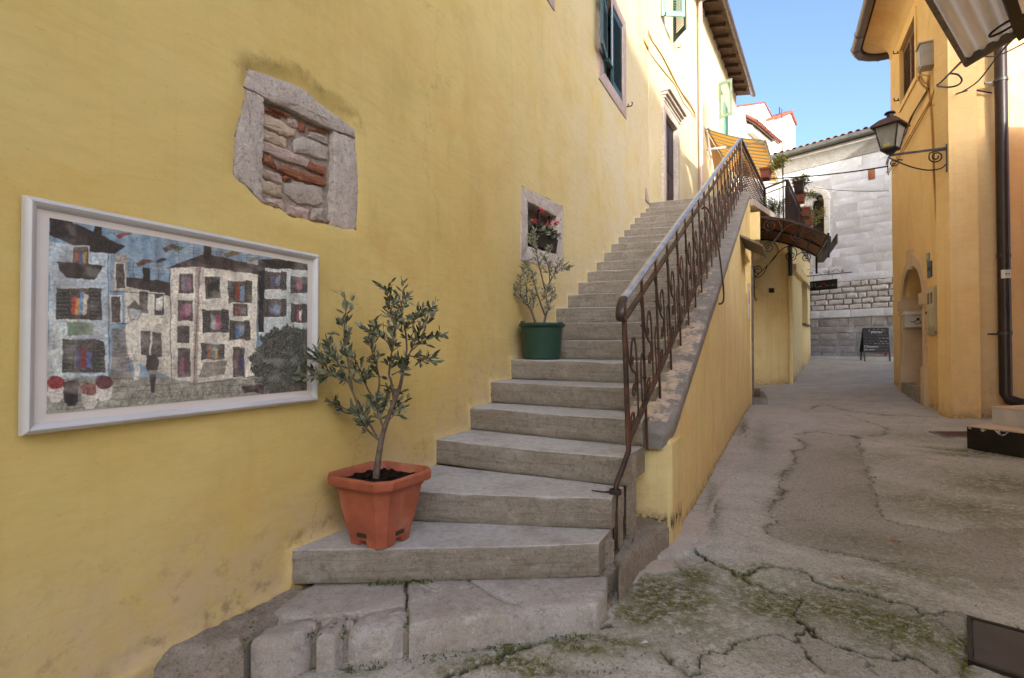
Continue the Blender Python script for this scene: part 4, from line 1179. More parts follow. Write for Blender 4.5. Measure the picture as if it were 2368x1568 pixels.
# walled-up window: stone jambs, lintel, infill of bricks and stones
nich = thing_part = None
mb = MB(); mb.prism([WA.P(a, b, -.158) for a, b in jitter_poly(NICHE, 60, 0, 4)], [WA.P(a, b, -.040) for a, b in jitter_poly(NICHE, 60, 0, 4)])
mort = mb.build('walled_up_window', 'mortar', house, 0, 'old stone framed window walled up with bricks and rubble')
def piece(pts, name, mat, h0, h1, r, seed, n=26, jit=.004, rings=2, label=None):
    rock([nk(*p) for p in pts], h0, h1, r, WF_(WA), n, jit, seed, rings, .004).build(name, mat, mort, 50, label)
piece([(128, 145), (270, 188), (480, 266), (570, 306), (700, 416), (830, 516), (1003, 645), (1006, 722), (960, 690), (822, 648), (660, 575), (480, 480), (255, 383), (180, 335), (100, 300), (98, 280)], 'lintel', 'surround', -.06, -.002, .006, 61, 60)
piece([(98, 306), (180, 342), (250, 388), (258, 640), (246, 900), (244, 1252), (130, 1132), (8, 1042), (4, 1000), (9, 700), (40, 600), (97, 340)], 'jamb', 'surround', -.06, -.003, .006, 62, 60)
piece([(828, 656), (920, 690), (1003, 728), (1006, 800), (1026, 1000), (1026, 1200), (1012, 1472), (900, 1466), (820, 1437), (822, 1200), (832, 900)], 'jamb', 'surround', -.06, -.003, .006, 63, 60)
def fill(items, name, mat, dep, s0):
    for i, pts in enumerate(items): piece(pts, name, mat, -.075, dep * .62 + random.Random(s0 + i).uniform(-.006, .006), .009, s0 + i, 22, .005)
fill([[(262, 450), (325, 465), (440, 530), (425, 555), (330, 510), (265, 475)], [(325, 443), (500, 520), (480, 536), (330, 482)], [(655, 613), (815, 653), (810, 676), (650, 642)],
      [(265, 842), (330, 850), (380, 930), (370, 965), (265, 905)], [(385, 942), (430, 933), (790, 1040), (785, 1112), (560, 1055), (390, 980)], [(650, 905), (790, 942), (785, 1020), (650, 970)],
      [(445, 1015), (510, 1047), (500, 1068), (450, 1058)], [(770, 1400), (815, 1405), (810, 1435), (770, 1430)], [(560, 560), (640, 600), (632, 668), (580, 655), (560, 620)]], 'brick', 'brick', -.04, 100)
fill([[(262, 490), (420, 560), (545, 635), (540, 690), (480, 700), (265, 590)], [(258, 605), (440, 695), (480, 722), (468, 796), (258, 700)], [(250, 1036), (430, 1105), (436, 1200), (340, 1182), (255, 1132)]], 'cream_stone', 'creamstone', -.042, 120)
fill([[(250, 720), (480, 808), (650, 885), (640, 960), (560, 930), (380, 866), (260, 800)], [(485, 535), (560, 562), (560, 640), (480, 592)], [(250, 945), (430, 1015), (432, 1090), (250, 1022)], [(245, 1195), (430, 1220), (455, 1275), (470, 1340), (390, 1290), (245, 1242)], [(475, 1262), (655, 1292), (650, 1398), (560, 1368), (480, 1335)]], 'pale_stone', 'pinkstone', -.044, 140)
fill([[(535, 705), (650, 705), (818, 782), (813, 890), (760, 888), (640, 848), (542, 828)], [(655, 652), (810, 694), (808, 766), (655, 698)], [(460, 1085), (560, 1062), (768, 1122), (772, 1250), (720, 1270), (560, 1250), (460, 1170)], [(675, 1292), (770, 1295), (768, 1398), (665, 1380)]], 'grey_stone', 'greystone', -.036, 160)

# barred window with a flower box
mb = MB()
def ringpoly(o, i, W, h0, h1, names, par, mat, seed):
    sides = [('sill', 3, 2), ('jamb', 2, 1), ('lintel', 1, 0), ('jamb', 0, 3)]
    for nme, a, b in sides:
        rock([o[a], o[b], i[b], i[a]], h0, h1, .008, WF_(W), 26, .003, seed + a, 1).build(nme, mat, par, 50)
mb.hexa([WA.P(*BARWIN_O[3], -.158), WA.P(*BARWIN_O[2], -.158), WA.P(*BARWIN_O[2], -.155), WA.P(*BARWIN_O[3], -.155), WA.P(*BARWIN_O[0], -.158), WA.P(*BARWIN_O[1], -.158), WA.P(*BARWIN_O[1], -.155), WA.P(*BARWIN_O[0], -.155)])
bw = mb.build('barred_window', 'wood_door', house, 0, 'small stone framed window with iron bars')
ringpoly(BARWIN_O, BARWIN_I, WA, -.158, .004, None, bw, 'surround', 200)
i0, i1, i2, i3 = BARWIN_I
for f in (.12, .5, .88):
    mb = MB(); a = (i0[0] + (i1[0] - i0[0]) * f); mb.tube([WA.P(a, i3[1] + .0, -.05), WA.P(a, i0[1] + .08, -.05)], .011, 8); mb.build('iron_bar', 'iron', bw)
zb_ = i3[1] + (i0[1] - i3[1]) * .42
mb = MB(); mb.tube([WA.P(i0[0] - .01, zb_, -.05), WA.P(i1[0] + .01, zb_, -.05)], .010, 8); mb.build('iron_bar', 'iron', bw)
for f in (.0, .34, .67):
    mb = MB(); a = i0[0] + (i1[0] - i0[0]) * f; w = (i1[0] - i0[0]) * .32
    mb.wbox(WA, a, a + w, i3[1], i0[1] + .1, -.15, -.125); mb.build('shutter_board', 'wood_grey', bw)
# ------------------------------------------------------------------ shuttered windows
SLAT_MESH = {}
def louvre(p_hinge, d_leaf, z0, z1, width, mat, par, name='shutter', frame_w=.055, pitch=.052, tilt=1, label=None):
    """a louvred leaf standing on p_hinge, running along d_leaf"""
    d = Vector((d_leaf[0], d_leaf[1], 0)).normalized(); n = Vector((d.y, -d.x, 0)); zv = Vector((0, 0, 1))
    p = Vector((p_hinge[0], p_hinge[1], 0)); th = .017
    mb = MB()
    for a, b in ((0, frame_w), (width - frame_w, width)):
        mb.box(p + d * (a + b) / 2 + zv * (z0 + z1) / 2, d * (b - a) / 2, n * th, zv * (z1 - z0) / 2)
    mids = [z0 + .05, z1 - .04] + ([(z0 + z1) / 2] if z1 - z0 > 1.3 else [])
    for zz in mids:
        mb.box(p + d * width / 2 + zv * zz, d * (width / 2 - frame_w - .0005), n * (th - .002), zv * .045)
    leaf = mb.build(name, mat, par, 30, label)
    z = z0 + .12
    key = (round(width, 3), tilt)
    mb = MB(); mb.box((0, 0, 0), Vector((width / 2 - frame_w, 0, 0)), Vector((0, .020, .014 * tilt)), Vector((0, -.003 * tilt, .004)))
    me = mb.mesh('slat', 0)
    me.materials.append(M[mat])
    ang_ = math.atan2(d.y, d.x)
    while z < z1 - .09:
        if all(abs(z - q) > .055 for q in mids):
            o = bpy.data.objects.new('slat', me); col.objects.link(o); o.parent = leaf
            o.location = p + d * width / 2 + zv * z; o.rotation_euler = (0, 0, ang_)
        z += pitch
    return leaf

def window_block(W, I, O, par, frame_mat, name, label, depth=.16, bar=True):
    """stone surround pieces, a dark pane and a casement frame"""
    (s0, z0), (s1, z1) = I[0], I[2]
    mb = MB(); mb.wbox(W, s0, s1, z0, z1, -depth + .002, -depth + .008)
    pane = mb.build(name, 'glass', par, 0, label)
    mb = MB()
    for a, b in ((s0 + .001, s0 + .05), ((s0 + s1) / 2 - .03, (s0 + s1) / 2 + .03), (s1 - .05, s1 - .001)):
        mb.wbox(W, a, b, z0, z1, -depth + .009, -depth + .05)
    for zz in (z0, z1 - .06): mb.wbox(W, s0 + .0505, s1 - .0505, zz, zz + .06, -depth + .009, -depth + .046)
    mb.build('casement', frame_mat, pane)
    o = [(O[0][0], O[0][1]), (O[1][0], O[1][1]), (O[2][0], O[2][1]), (O[3][0], O[3][1])]
    for nme, q in (('sill', [o[0], o[1], (s1, z0), (s0, z0)]), ('jamb', [o[1], o[2], (s1, z1), (s1, z0)]), ('lintel', [o[2], o[3], (s0, z1), (s1, z1)]), ('jamb', [o[3], o[0], (s0, z0), (s0, z1)])):
        rock(q, -depth, .012, .006, WF_(W), 16, .0015, 7, 1).build(nme, 'pink_marble' if nme else '', pane, 50)
    return pane

wn1 = window_block(WA, W1_I, W1_O, house, 'shutter_dark', 'window', 'window with blue green louvred shutters above the stairs')
wid = w1s1 - w1s0
pr = WA.P(w1s1 - .005, 0, -.02)
louvre(pr.xy, (-WA.d).xy, w1z0 + .02, w1z1 - .01, wid * .52, 'shutter_blue', wn1, tilt=-1)
pl_ = WA.P(w1s0 + .03, 0, .03)
dl = (-WA.d + WA.n * .16).normalized()
louvre(pl_.xy, dl.xy, w1z0 + .14, w1z1 + .3, wid * .5, 'shutter_blue', wn1, label='half open left shutter leaf')
# little propped flap and its stay
fp = WA.P(w1s0 + .02, w1z0 + .12, .05)
mb = MB(); mb.box(fp + WA.n * .02 + Vector((0, 0, .0)), WA.d * .10, WA.n * .03 + Vector((0, 0, -.01)), Vector((0, 0, .025))); mb.build('shutter_flap', 'shutter_dark', wn1)
mb = MB(); mb.tube([WA.P(w1s0 + .06, w1z0 + .10, .10), WA.P(w1s0 + .05, w1z1 + .3, .10)], .008, 6); mb.build('stay_rod', 'aluminium', wn1)
def hook(W, s, z, par):
    mb = MB(); mb.tube([W.P(s, z, -.01), W.P(s, z, .09)], .009, 6); mb.tube([W.P(s, z, .09), W.P(s, z + .05, .10), W.P(s, z + .055, .085)], .009, 6)
    mb.tube([W.P(s, z, .03), W.P(s, z + .04, .035)], .008, 6); mb.build('shutter_hook', 'iron', par)
hk = WA.pix(1447, 246); hook(WA, hk[0] + .02, hk[1], house)
# sill of the next window, cut by the top of the picture
w0 = window_block(WA, W0_I, W0_O, house, 'shutter_dark', 'window', 'window sill just below the top edge of the view')

# ------------------------------------------------------------------ upper house: doorway, eaves, shutters
up = thing('pale_house', WB.P(2, EYE), 'pale sunlit house with brown wooden eaves and green shutters at the head of the stairs', 'house')
sEND = WB.pix(1703, 300)[0]
EAVEZ = EYE + 9.02
sPIPE = WB.pix(1612, 300)[0]
d0 = WB.pix(1535, 262); d1 = WB.pix(1560, 300)
dz1 = d0[1]; ds0 = d0[0]; ds1 = WB.pix(1562, 330)[0]
LAND = ztread(22)
DOOR_I = [(ds0, LAND - .02), (ds1, LAND - .02), (ds1, dz1), (ds0, dz1)]
def a2(a, b): return WB.pix((1550 + a / 3.733) * .8457, b / 3.733 * .8457)
W2z0 = a2(1090, 440)[1] + .0
W2s0 = a2(955, 218)[0]; W2s1 = a2(1092, 440)[0]
W2 = [(W2s0, W2z0), (W2s1, W2z0), (W2s1, W2z0 + 1.35), (W2s0, W2z0 + 1.35)]
W3z0 = WB.pix(1661, 275)[1]; W3s0 = WB.pix(1662, 275)[0]; W3s1 = W3s0 + .85
W3 = [(W3s0, W3z0), (W3s1, W3z0), (W3s1, W3z0 + 1.12), (W3s0, W3z0 + 1.12)]
outB = [(0, -.7), (sEND, -.7), (sEND, EAVEZ), (0, EAVEZ)]
b_disp = lambda s, z: (fbm(s * .8, z * .8, 23, 3) - .5) * .03
DI = [(ds0 - .10, LAND - .02), (ds1 + .10, LAND - .02), (ds1 + .10, dz1 + .10), (ds0 - .10, dz1 + .10)]
mb, S = sheet(WF_(WB), outB, [DI, W2, W3], .22, .22, .3, b_disp)
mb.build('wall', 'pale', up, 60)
mb = MB(); mb.wbox(WB, 0, sEND, -.7, EAVEZ, -.36, -.31); mb.build('back_wall', 'wood_dark', up, 0)
mb = MB(); mb.wbox(WB, sEND - .05, sEND, -.7, EAVEZ, -6, -.361); mb.build('end_wall', 'pale', up, 0)
# door with stone frame and moulded cornice
mb = MB(); mb.wbox(WB, ds0 - .095, ds1 + .095, LAND - .02, dz1 + .095, -.10, -.045)
door = mb.build('door', 'wood_dark', up, 0, 'dark wooden door in a stone frame with a cornice')
for i in range(2):
    mb = MB(); a = ds0 + .06 + i * (ds1 - ds0 - .06) / 2; b = a + (ds1 - ds0) / 2 - .09
    mb.wbox(WB, a, b, LAND + .15, LAND + .85, -.045, -.032); mb.wbox(WB, a, b, LAND + 1.0, dz1 - .12, -.045, -.032); mb.build('door_panel', 'wood_dark', door)
fw = .17
for nme, q in (('jamb', [(ds0 - fw, LAND - .05), (ds0, LAND - .05), (ds0, dz1), (ds0 - fw, dz1 + fw)]), ('jamb', [(ds1, LAND - .05), (ds1 + fw, LAND - .05), (ds1 + fw, dz1 + fw), (ds1, dz1)]), ('lintel', [(ds0, dz1), (ds1, dz1), (ds1 + fw, dz1 + fw), (ds0 - fw, dz1 + fw)])):
    rock(q, -.16, .05, .008, WF_(WB), 20, .002, 71, 1).build(nme, 'surround', door, 50)
mb = MB()
cs0, cs1 = ds0 - fw - .08, ds1 + fw + .10
for z0, z1, w in ((dz1 + fw + .004, dz1 + fw + .06, .06), (dz1 + fw + .06, dz1 + fw + .11, .09), (dz1 + fw + .11, dz1 + fw + .17, .14), (dz1 + fw + .17, dz1 + fw + .23, .19)):
    mb.wbox(WB, cs0 + (.19 - w) * .5, cs1 - (.19 - w) * .5, z0, z1, .0, w)
mb.build('door_cornice', 'surround', door, 30)
mb = MB(); mb.prism([WA.P(sBEND - .32, LAND - .02, .014), WA.P(sBEND - .02, LAND - .02, .014), WA.P(sBEND - .32, LAND + .20, .014)], [WA.P(sBEND - .32, LAND - .02, .03), WA.P(sBEND - .02, LAND - .02, .03), WA.P(sBEND - .32, LAND + .2, .03)])
mb.build('skirting_stone', 'pink_marble', stairs, 0)
# windows
def plain_window(W, Q, par, label, fm):
    s0, z0 = Q[0]; s1, z1 = Q[2]
    mb = MB(); mb.wbox(W, s0 + .0005, s1 - .0005, z0 + .0005, z1 - .0005, -.215, -.20); pane = mb.build('window', 'glass', par, 0, label)
    mb = MB()
    for a, b in ((s0 + .001, s0 + .05), ((s0 + s1) / 2 - .03, (s0 + s1) / 2 + .03), (s1 - .05, s1 - .001)): mb.wbox(W, a, b, z0 + .001, z1 - .001, -.199, -.15)
    mb.build('casement', fm, pane)
    return pane
p2w = plain_window(WB, W2, up, 'upper window with pale green shutters standing open', 'white_box')
w2 = (W2s1 - W2s0) / 2
q = WB.P(W2s0 + .02, 0, .012)
louvre(q.xy, (.97, .06), W2z0 + .03, W2z0 + 1.33, .47, 'shutter_green', p2w)
q = WB.P(W2s1 - .01, 0, .012)
louvre(q.xy, (.10, -.45), W2z0 + .03, W2z0 + 1.33, .47, 'shutter_dark', p2w)
h2 = a2(960, 170); hook(WB, h2[0], h2[1], up); h2 = a2(1120, 492); hook(WB, h2[0], h2[1], up)
p3w = plain_window(WB, W3, up, 'far upper window with sage green shutters', 'white_box')
q = WB.P(W3s0 + .01, 0, .012)
louvre(q.xy, (.26, -.30), W3z0 + .02, W3z0 + 1.1, .40, 'shutter_sage', p3w)
q = WB.P(W3s1 + .02, 0, .03)
louvre(q.xy, WB.d.xy, W3z0 - .25, W3z0 + .9, .62, 'shutter_green', p3w)
# eaves: rafters, boards, roof tiles, gutter
eav = .48
mb = MB(); mb.prism([WB.P(s, z, w) for s, z, w in ((-2, EAVEZ + .02, -.3), (sEND + .02, EAVEZ + .02, -.3), (sEND + .02, EAVEZ - .10, eav), (-2, EAVEZ - .10, eav))],
                    [WB.P(s, z, w) for s, z, w in ((-2, EAVEZ + .06, -.3), (sEND + .02, EAVEZ + .06, -.3), (sEND + .02, EAVEZ - .06, eav), (-2, EAVEZ - .06, eav))])
mb.build('eave_boards', 'eave_wood', up, 0)
s = -1.5
while s < sEND - .05:
    mb = MB()
    mb.hexa([WB.P(s, EAVEZ - .10, -.05), WB.P(s + .09, EAVEZ - .10, -.05), WB.P(s + .09, EAVEZ - .20, eav - .08), WB.P(s, EAVEZ - .20, eav - .08),
             WB.P(s, EAVEZ - .018, -.05), WB.P(s + .09, EAVEZ - .018, -.05), WB.P(s + .09, EAVEZ - .098, eav - .08), WB.P(s, EAVEZ - .098, eav - .08)])
    mb.build('rafter', 'eave_wood', up, 0); s += .62
mb = MB(); mb.prism([WB.P(s, z, w) for s, z, w in ((-2, EAVEZ + 2.4, -5), (sEND + .04, EAVEZ + 2.4, -5), (sEND + .04, EAVEZ - .05, eav + .03), (-2, EAVEZ - .05, eav + .03))],
                    [WB.P(s, z, w) for s, z, w in ((-2, EAVEZ + 2.5, -5), (sEND + .04, EAVEZ + 2.5, -5), (sEND + .04, EAVEZ + .0, eav + .03), (-2, EAVEZ + .0, eav + .03))])
mb.build('roof', 'tile', up, 0)
gp_ = [WB.P(s, EAVEZ - .12, eav + .08) for s in np.linspace(-2, sEND + .05, 8)]
mb = MB(); mb.tube(gp_, .075, 12)
s = -1.2
while s < sEND: mb.tube([WB.P(s, EAVEZ - .12, eav + .08), WB.P(s + .03, EAVEZ - .12, eav + .08)], .083, 12); s += .8
mb.build('gutter', 'gutter', up, 40)
# downpipe
zt = EAVEZ - .2
dpz = WB.pix(1612, 8)[1]
pts = [WB.P(sPIPE + .4, dpz + .35, .45), WB.P(sPIPE + .25, dpz + .2, .30), WB.P(sPIPE, dpz, .09), WB.P(sPIPE, LAND - .2, .09)]
mb = MB(); mb.tube(smoothpath(pts[:3], 5) + [pts[3]], .052, 12)
for z in (dpz - .4, LAND + 1.0, LAND + 3.0): mb.tube([WB.P(sPIPE, z, .09), WB.P(sPIPE, z + .05, .09)], .060, 12)
mb.build('drainpipe', 'pinkpipe', up, 40)
# cables along the sunlit wall
def wire(pts, r, mat, par, name='wire', k=5):
    mb = MB(); mb.tube(smoothpath(pts, k), r, 5); return mb.build(name, mat, par, 60)
wire([WB.P(*a2(*p), .012) for p in [(585, -60), (640, 170), (720, 330), (775, 430), (860, 570), (930, 660), (1010, 760), (1100, 870), (1180, 1040), (1250, 1130), (1310, 1210)]], .009, 'painted_cable', up)
wire([WB.P(*a2(*p), .014) for p in [(655, -40), (720, 130), (790, 280), (850, 400), (960, 560), (1060, 760), (1150, 920), (1250, 1060), (1305, 1160)]], .011, 'painted_cable', up)
wire([WB.P(*a2(*p), .012) for p in [(690, -40), (760, 170), (840, 350), (880, 440), (985, 600), (1090, 800), (1180, 980), (1270, 1110), (1310, 1190)]], .009, 'painted_cable', up)
mb = MB(); q = a2(785, 452); mb.box(WB.P(q[0], q[1], .03), WB.d * .16, WB.n * .02, Vector((0, 0, .022))); mb.build('cable_clip', 'painted_cable', up)

# striped awning
aw = thing('striped_awning', WB.P(sPIPE + .6, EYE + 5.79, 0), 'orange and olive striped awning stretched over the sunny terrace', 'awning')
sw0 = WB.pix(1629.4, 288.6)[0]; sw1 = sw0 + 4.0
AZ, AZ2, AP = EYE + 5.79, EYE + 5.22, 1.38
nst = 26
for i in range(nst):
    a = sw0 + (sw1 - sw0) * i / nst; b = sw0 + (sw1 - sw0) * (i + 1) / nst
    mb = MB(); vs, fs = [], []
    for j in range(7):
        f = j / 6; z = AZ + (AZ2 - AZ) * f - .06 * math.sin(math.pi * f); w = .06 + AP * f
        vs += [WB.P(a, z, w), WB.P(b, z, w)]
    for j in range(6): fs.append((2 * j, 2 * j + 1, 2 * j + 3, 2 * j + 2))
    vs += [WB.P(a, AZ2 - .14, .06 + AP + .005), WB.P(b, AZ2 - .14 - (.03 if i % 2 else 0), .06 + AP + .005)]; fs.append((12, 13, 15, 14))
    mb.add(vs, fs); mb.build('stripe', 'awn_g' if i % 2 == 0 else 'awn_o', aw, 60)
mb = MB(); mb.tube([WB.P(sw0 - .05, AZ + .03, .07), WB.P(sw1 + .05, AZ + .03, .07)], .05, 10); mb.build('roller', 'white_box', aw)
mb = MB(); mb.tube([WB.P(sw0 - .03, AZ2, .06 + AP), WB.P(sw1 + .03, AZ2, .06 + AP)], .035, 8); mb.build('front_bar', 'white_box', aw)
for s_ in (sw0 + .02, sw1 - .02):
    mb = MB(); mb.tube([WB.P(s_, AZ - .55, .05), WB.P(s_ + .55, AZ - .40, .75), WB.P(s_, AZ2 - .03, .06 + AP)], .028, 8); mb.build('arm', 'white_box', aw)
mb = MB(); mb.tube([WB.P(sw0 - .02, AZ - .05, .06), WB.P(sw0 + 2.9, AZ - 3.1, .08)], .03, 6); 
mb.build('brace', 'white_box', aw)
mb = MB(); mb.tube([WB.P(sw0 - .03, AZ - .3, .10), WB.P(sw0 + .02, LAND + .9, .12)], .012, 6); mb.build('crank_rod', 'white_box', aw)

# ------------------------------------------------------------------ annex under the terrace
annex = thing('yellow_annex', (5.6, 11.6, .3), 'low yellow annex with a recessed door under the flowered terrace', 'building')
TZ = EYE + 2.62
tE = 7.62
endP = RAILW.P(tE, 0, W_OUT)
corner_in = FACE.P(-.03, 0, 0)
# wall line with the door, from the parapet end back to the recess
DW = Wall(endP.xy, (corner_in - endP).xy, side=1)
dwL = (Vector((corner_in.x, corner_in.y, 0)) - endP).length
# flank of the parapet end carrying on up to the terrace
mb = MB()
dz0 = float(gz(*endP.xy)) - .1
doorS0, doorS1 = .28, 1.20
doorz = EYE + 1.32
wallpoly = [(0, dz0 - .2), (dwL, dz0 - .2), (dwL, TZ - .02), (0, TZ - .02)]
dbase = float(gz(*DW.P(.7, 0).xy)) + .10
niche = [(.0 + .10, EYE + .55), (.24, EYE + .55), (.24, EYE + 1.55), (.10, EYE + 1.55)]
mb, S = sheet(WF_(DW), wallpoly, [[(doorS0, dbase), (doorS1, dbase), (doorS1, doorz + .2), (doorS0, doorz + .2)]], .12, .18, .12, None)
mb.build('wall', 'annex', annex, 60, None, None, {'stain': np.zeros(len(S)), 'grime': np.zeros(len(S)), 'lip': np.zeros(len(S))})
mb = MB(); mb.wbox(DW, doorS0 + .001, doorS1 - .001, dbase, doorz + .2, -.17, -.14); dr = mb.build('door', 'wood_grey', annex, 0, 'weathered grey door in the recess beneath the canopy')
mb = MB(); mb.wbox(DW, doorS0 + .001, doorS0 + .06, dbase, doorz + .19, -.139, .03); mb.wbox(DW, doorS1 - .06, doorS1 - .001, dbase, doorz + .19, -.139, .03); mb.wbox(DW, doorS0 + .061, doorS1 - .061, doorz + .12, doorz + .19, -.139, .03); mb.build('door_frame', 'wood_grey', dr)
mb = MB(); mb.box(DW.P(doorS1 - .12, dbase + 1.0, -.09), DW.d * .02, DW.n * .05, Vector((0, 0, .015))); mb.build('handle', 'iron', dr)
# face wall and street face
mb, S = sheet(WF_(FACE), [(-.05, dz0 - .2), (.82, dz0 - .2), (.82, TZ - .02), (-.05, TZ - .02)], (), .10, 0, .3, lambda s, z: (fbm(s * 3, z * 3, 3, 2) - .5) * .015 - np.clip((s - .76) / .06, 0, 1) ** 2 * .03)
zgf = float(gz(6.0, 12.1))
mb.build('recess_wall', 'annex', annex, 60, None, None, {'stain': np.clip(1 - (S[:, 1] - zgf) / .5, 0, 1) * .5, 'grime': np.clip(1 - (S[:, 1] - zgf) / .08, 0, 1), 'lip': np.zeros(len(S))})
wz0 = OUT.pix(1868, 752)[1]; wz1 = OUT.pix(1858, 628)[1]; ws0 = OUT.pix(1855, 700)[0]; ws1 = OUT.pix(1867, 700)[0]
mb, S = sheet(WF_(OUT), [(-.03, -.2), (4.6, -.2), (4.6, TZ - .02), (-.03, TZ - .02)], [[(ws0, wz0), (ws1, wz0), (ws1, wz1), (ws0, wz1)]], .2, .2, .3, lambda s, z: (fbm(s * 2, z * 2, 3, 2) - .5) * .02 - np.clip((.06 - s) / .06, 0, 1) ** 2 * .03)
zo = np.vectorize(lambda s: float(gz(*OUT.P(s, 0).xy)))(S[:, 0])
mb.build('street_wall', 'annex', annex, 60, None, None, {'stain': np.clip(1 - (S[:, 1] - zo) / .6, 0, 1), 'grime': np.clip(1 - (S[:, 1] - zo) / .1, 0, 1), 'lip': np.zeros(len(S))})
mb = MB(); mb.wbox(OUT, ws0 + .001, ws1 - .001, wz0 + .001, wz1 - .001, -.19, -.17); wd = mb.build('window', 'glass', annex, 0)
mb = MB(); mb.wbox(OUT, ws0 + .002, ws0 + .05, wz0 + .002, wz1 - .002, -.169, -.02); mb.build('casement', 'wood_dark', wd)
mb = MB(); mb.wbox(OUT, ws0 - .06, ws1 + .06, wz0 - .05, wz0 - .002, -.10, .09); mb.build('sill', 'wood_grey', wd)
# roof edge moulding on the street face
mb = MB(); mb.wbox(OUT, -.02, 4.6, EYE + 1.72, EYE + 1.90, .001, .09); mb.build('cornice', 'annex', annex, 0)
# terrace slab with a stone edge
slab = [endP + Vector((-.12, .02, 0)), Vector((6.36, 12.16, 0)), OUT.P(4.6, 0, .02), Vector((7.6, 17.2, 0)), WB.P(sEND - .5, 0, .01), WB.P(1.2, 0, .01), RAILW.P(tE - .2, 0, -1.2)]
mb = MB(); mb.prism([Vector((p.x, p.y, TZ - .10)) for p in slab], [Vector((p.x, p.y, TZ)) for p in slab]); mb.build('terrace_slab', 'concrete', annex, 0)
e0 = Vector((endP.x + .02, endP.y + .0, 0)); e1 = Vector((6.38, 12.14, 0))
EDGE = Wall(e0.xy, (e1 - e0).xy, side=1); eL = (e1 - e0).length
mb = MB(); mb.wbox(EDGE, -.02, eL, TZ - .06, TZ + .05, -.12, .05); mb.build('terrace_edge', 'block', annex, 0)
# yellow lintel beam over the recess
mb = MB(); mb.wbox(DW, .03, dwL - .02, EYE + 1.95, TZ - .175, .002, .16); mb.build('beam', 'annex', annex, 0)
# doorstep and a wooden threshold
mb = rock([p2(DW.P(.02, 0, .0)), p2(DW.P(1.9, 0, .0)), p2(DW.P(1.9, 0, .20)), p2(DW.P(.05, 0, .26))], dz0 - .1, dbase - .005, .012, XY, 24, .004, 81, 1); mb.build('doorstep', 'concrete', annex, 50)
mb = MB(); mb.wbox(DW, .3, 1.8, dbase + .001, dbase + .05, -.10, .14); mb.build('threshold', 'wood_door', annex, 0)
# dark rainwater pipe at the corner
q = FACE.P(.78, 0, .05)
pz0, pz1 = EYE + 1.42, TZ - .3
mb = MB(); mb.tube([Vector((q.x, q.y, pz1)), Vector((q.x, q.y, pz0 + .2))], .045, 10); mb.build('drainpipe', 'brownpipe', annex, 40)
mb = MB(); mb.tube([Vector((q.x, q.y, pz0 + .2)), Vector((q.x, q.y, pz0 + .02)), Vector((q.x - .01, q.y, dz0))], [.05, .045, .043], 10); mb.build('pipe_shaft', 'annex', annex, 40)
# small things on the walls: a black box, a notice, a sloping little hood
q = FACE.pix(1783, 672); tb = thing('black_meter_box', FACE.P(q[0], q[1], 0), 'small black square box fixed to the yellow wall under the canopy', 'box')
mb = MB(); mb.wbox(FACE, q[0] - .05, q[0] + .05, q[1] - .05, q[1] + .05, -.004, .05); mb.build('casing', 'black', tb)
mb = MB(); mb.wbox(FACE, q[0] - .035, q[0] + .035, q[1] - .02, q[1] + .03, .0505, .056); mb.build('cover', 'wood_dark', tb)
OUTP = Wall(RAILW.P(0, 0, W_OUT).xy, RAILW.d.xy, side=1)
nb_ = OUTP.pix(1731, 700)
nt_ = thing('paper_notice', OUTP.P(nb_[0], nb_[1], 0), 'narrow white notice hanging on the yellow wall beside the low door', 'notice')
mb = MB(); mb.wbox(OUTP, nb_[0] - .18, nb_[0] + .10, nb_[1] - .28, nb_[1] + .32, -.004, .012); mb.build('board', 'white_box', nt_)
mb = MB(); mb.wbox(OUTP, nb_[0] - .12, nb_[0] + .04, nb_[1] - .02, nb_[1] + .2, .0125, .014); mb.build('printed_lines', 'chalk_dim', nt_)
hd = OUTP.pix(1712, 549)
ht = thing('little_hood', OUTP.P(hd[0] + .5, hd[1], 0), 'small weathered board hood sloping over a niche in the yellow wall', 'hood')
mb = MB(); mb.hexa([OUTP.P(hd[0], hd[1] + .02, -.01), OUTP.P(hd[0] + 1.1, hd[1] + .02, -.01), OUTP.P(hd[0] + 1.1, hd[1] - .16, .30), OUTP.P(hd[0], hd[1] - .16, .30), OUTP.P(hd[0], hd[1] + .05, -.01), OUTP.P(hd[0] + 1.1, hd[1] + .05, -.01), OUTP.P(hd[0] + 1.1, hd[1] - .13, .30), OUTP.P(hd[0], hd[1] - .13, .30)])
mb.build('hood_board', 'wood_grey', ht)

# ------------------------------------------------------------------ curved iron canopy over the low door
can = thing('door_canopy', (5.0, 10.9, EYE + 2.4), 'curved brown canopy with iron scroll brackets over the low door', 'canopy')
pA = at_y(1736, 497, 10.15); pB = DW.P(dwL - .04, 0, 0)
CW = Wall((pA.x, pA.y), (pB - Vector((pA.x, pA.y, 0))).xy, side=1)
cL = (Vector((pB.x, pB.y, 0)) - Vector((pA.x, pA.y, 0))).length
CWID = 1.28
def cprof(f): return (CWID * f, EYE + 2.47 - .02 * f - .46 * f * f)
nseg = 18
vs, fs = [], []
for th in (0, .008):
    for i in range(nseg + 1):
        w, z = cprof(i / nseg)
        vs += [CW.P(-.02, z + th, w), CW.P(cL, z + th, w)]
m = 2 * (nseg + 1)
for i in range(nseg):
    a = 2 * i
    fs += [(a, a + 1, a + 3, a + 2), (m + a + 2, m + a + 3, m + a + 1, m + a), (a + 2, m + a + 2, m + a, a), (a + 1, m + a + 1, m + a + 3, a + 3)]
mb = MB(); mb.add(vs, fs); mb.build('curved_panel', 'polycarb', can, 60)
def rib(pts, name, mat='iron', sec=RECT(.012, .012), up_=None, k=1):
    mb = MB(); mb.tube(pts, 1.0, sec=sec, up=up_ or CW.d); return mb.build(name, mat, can, 40)
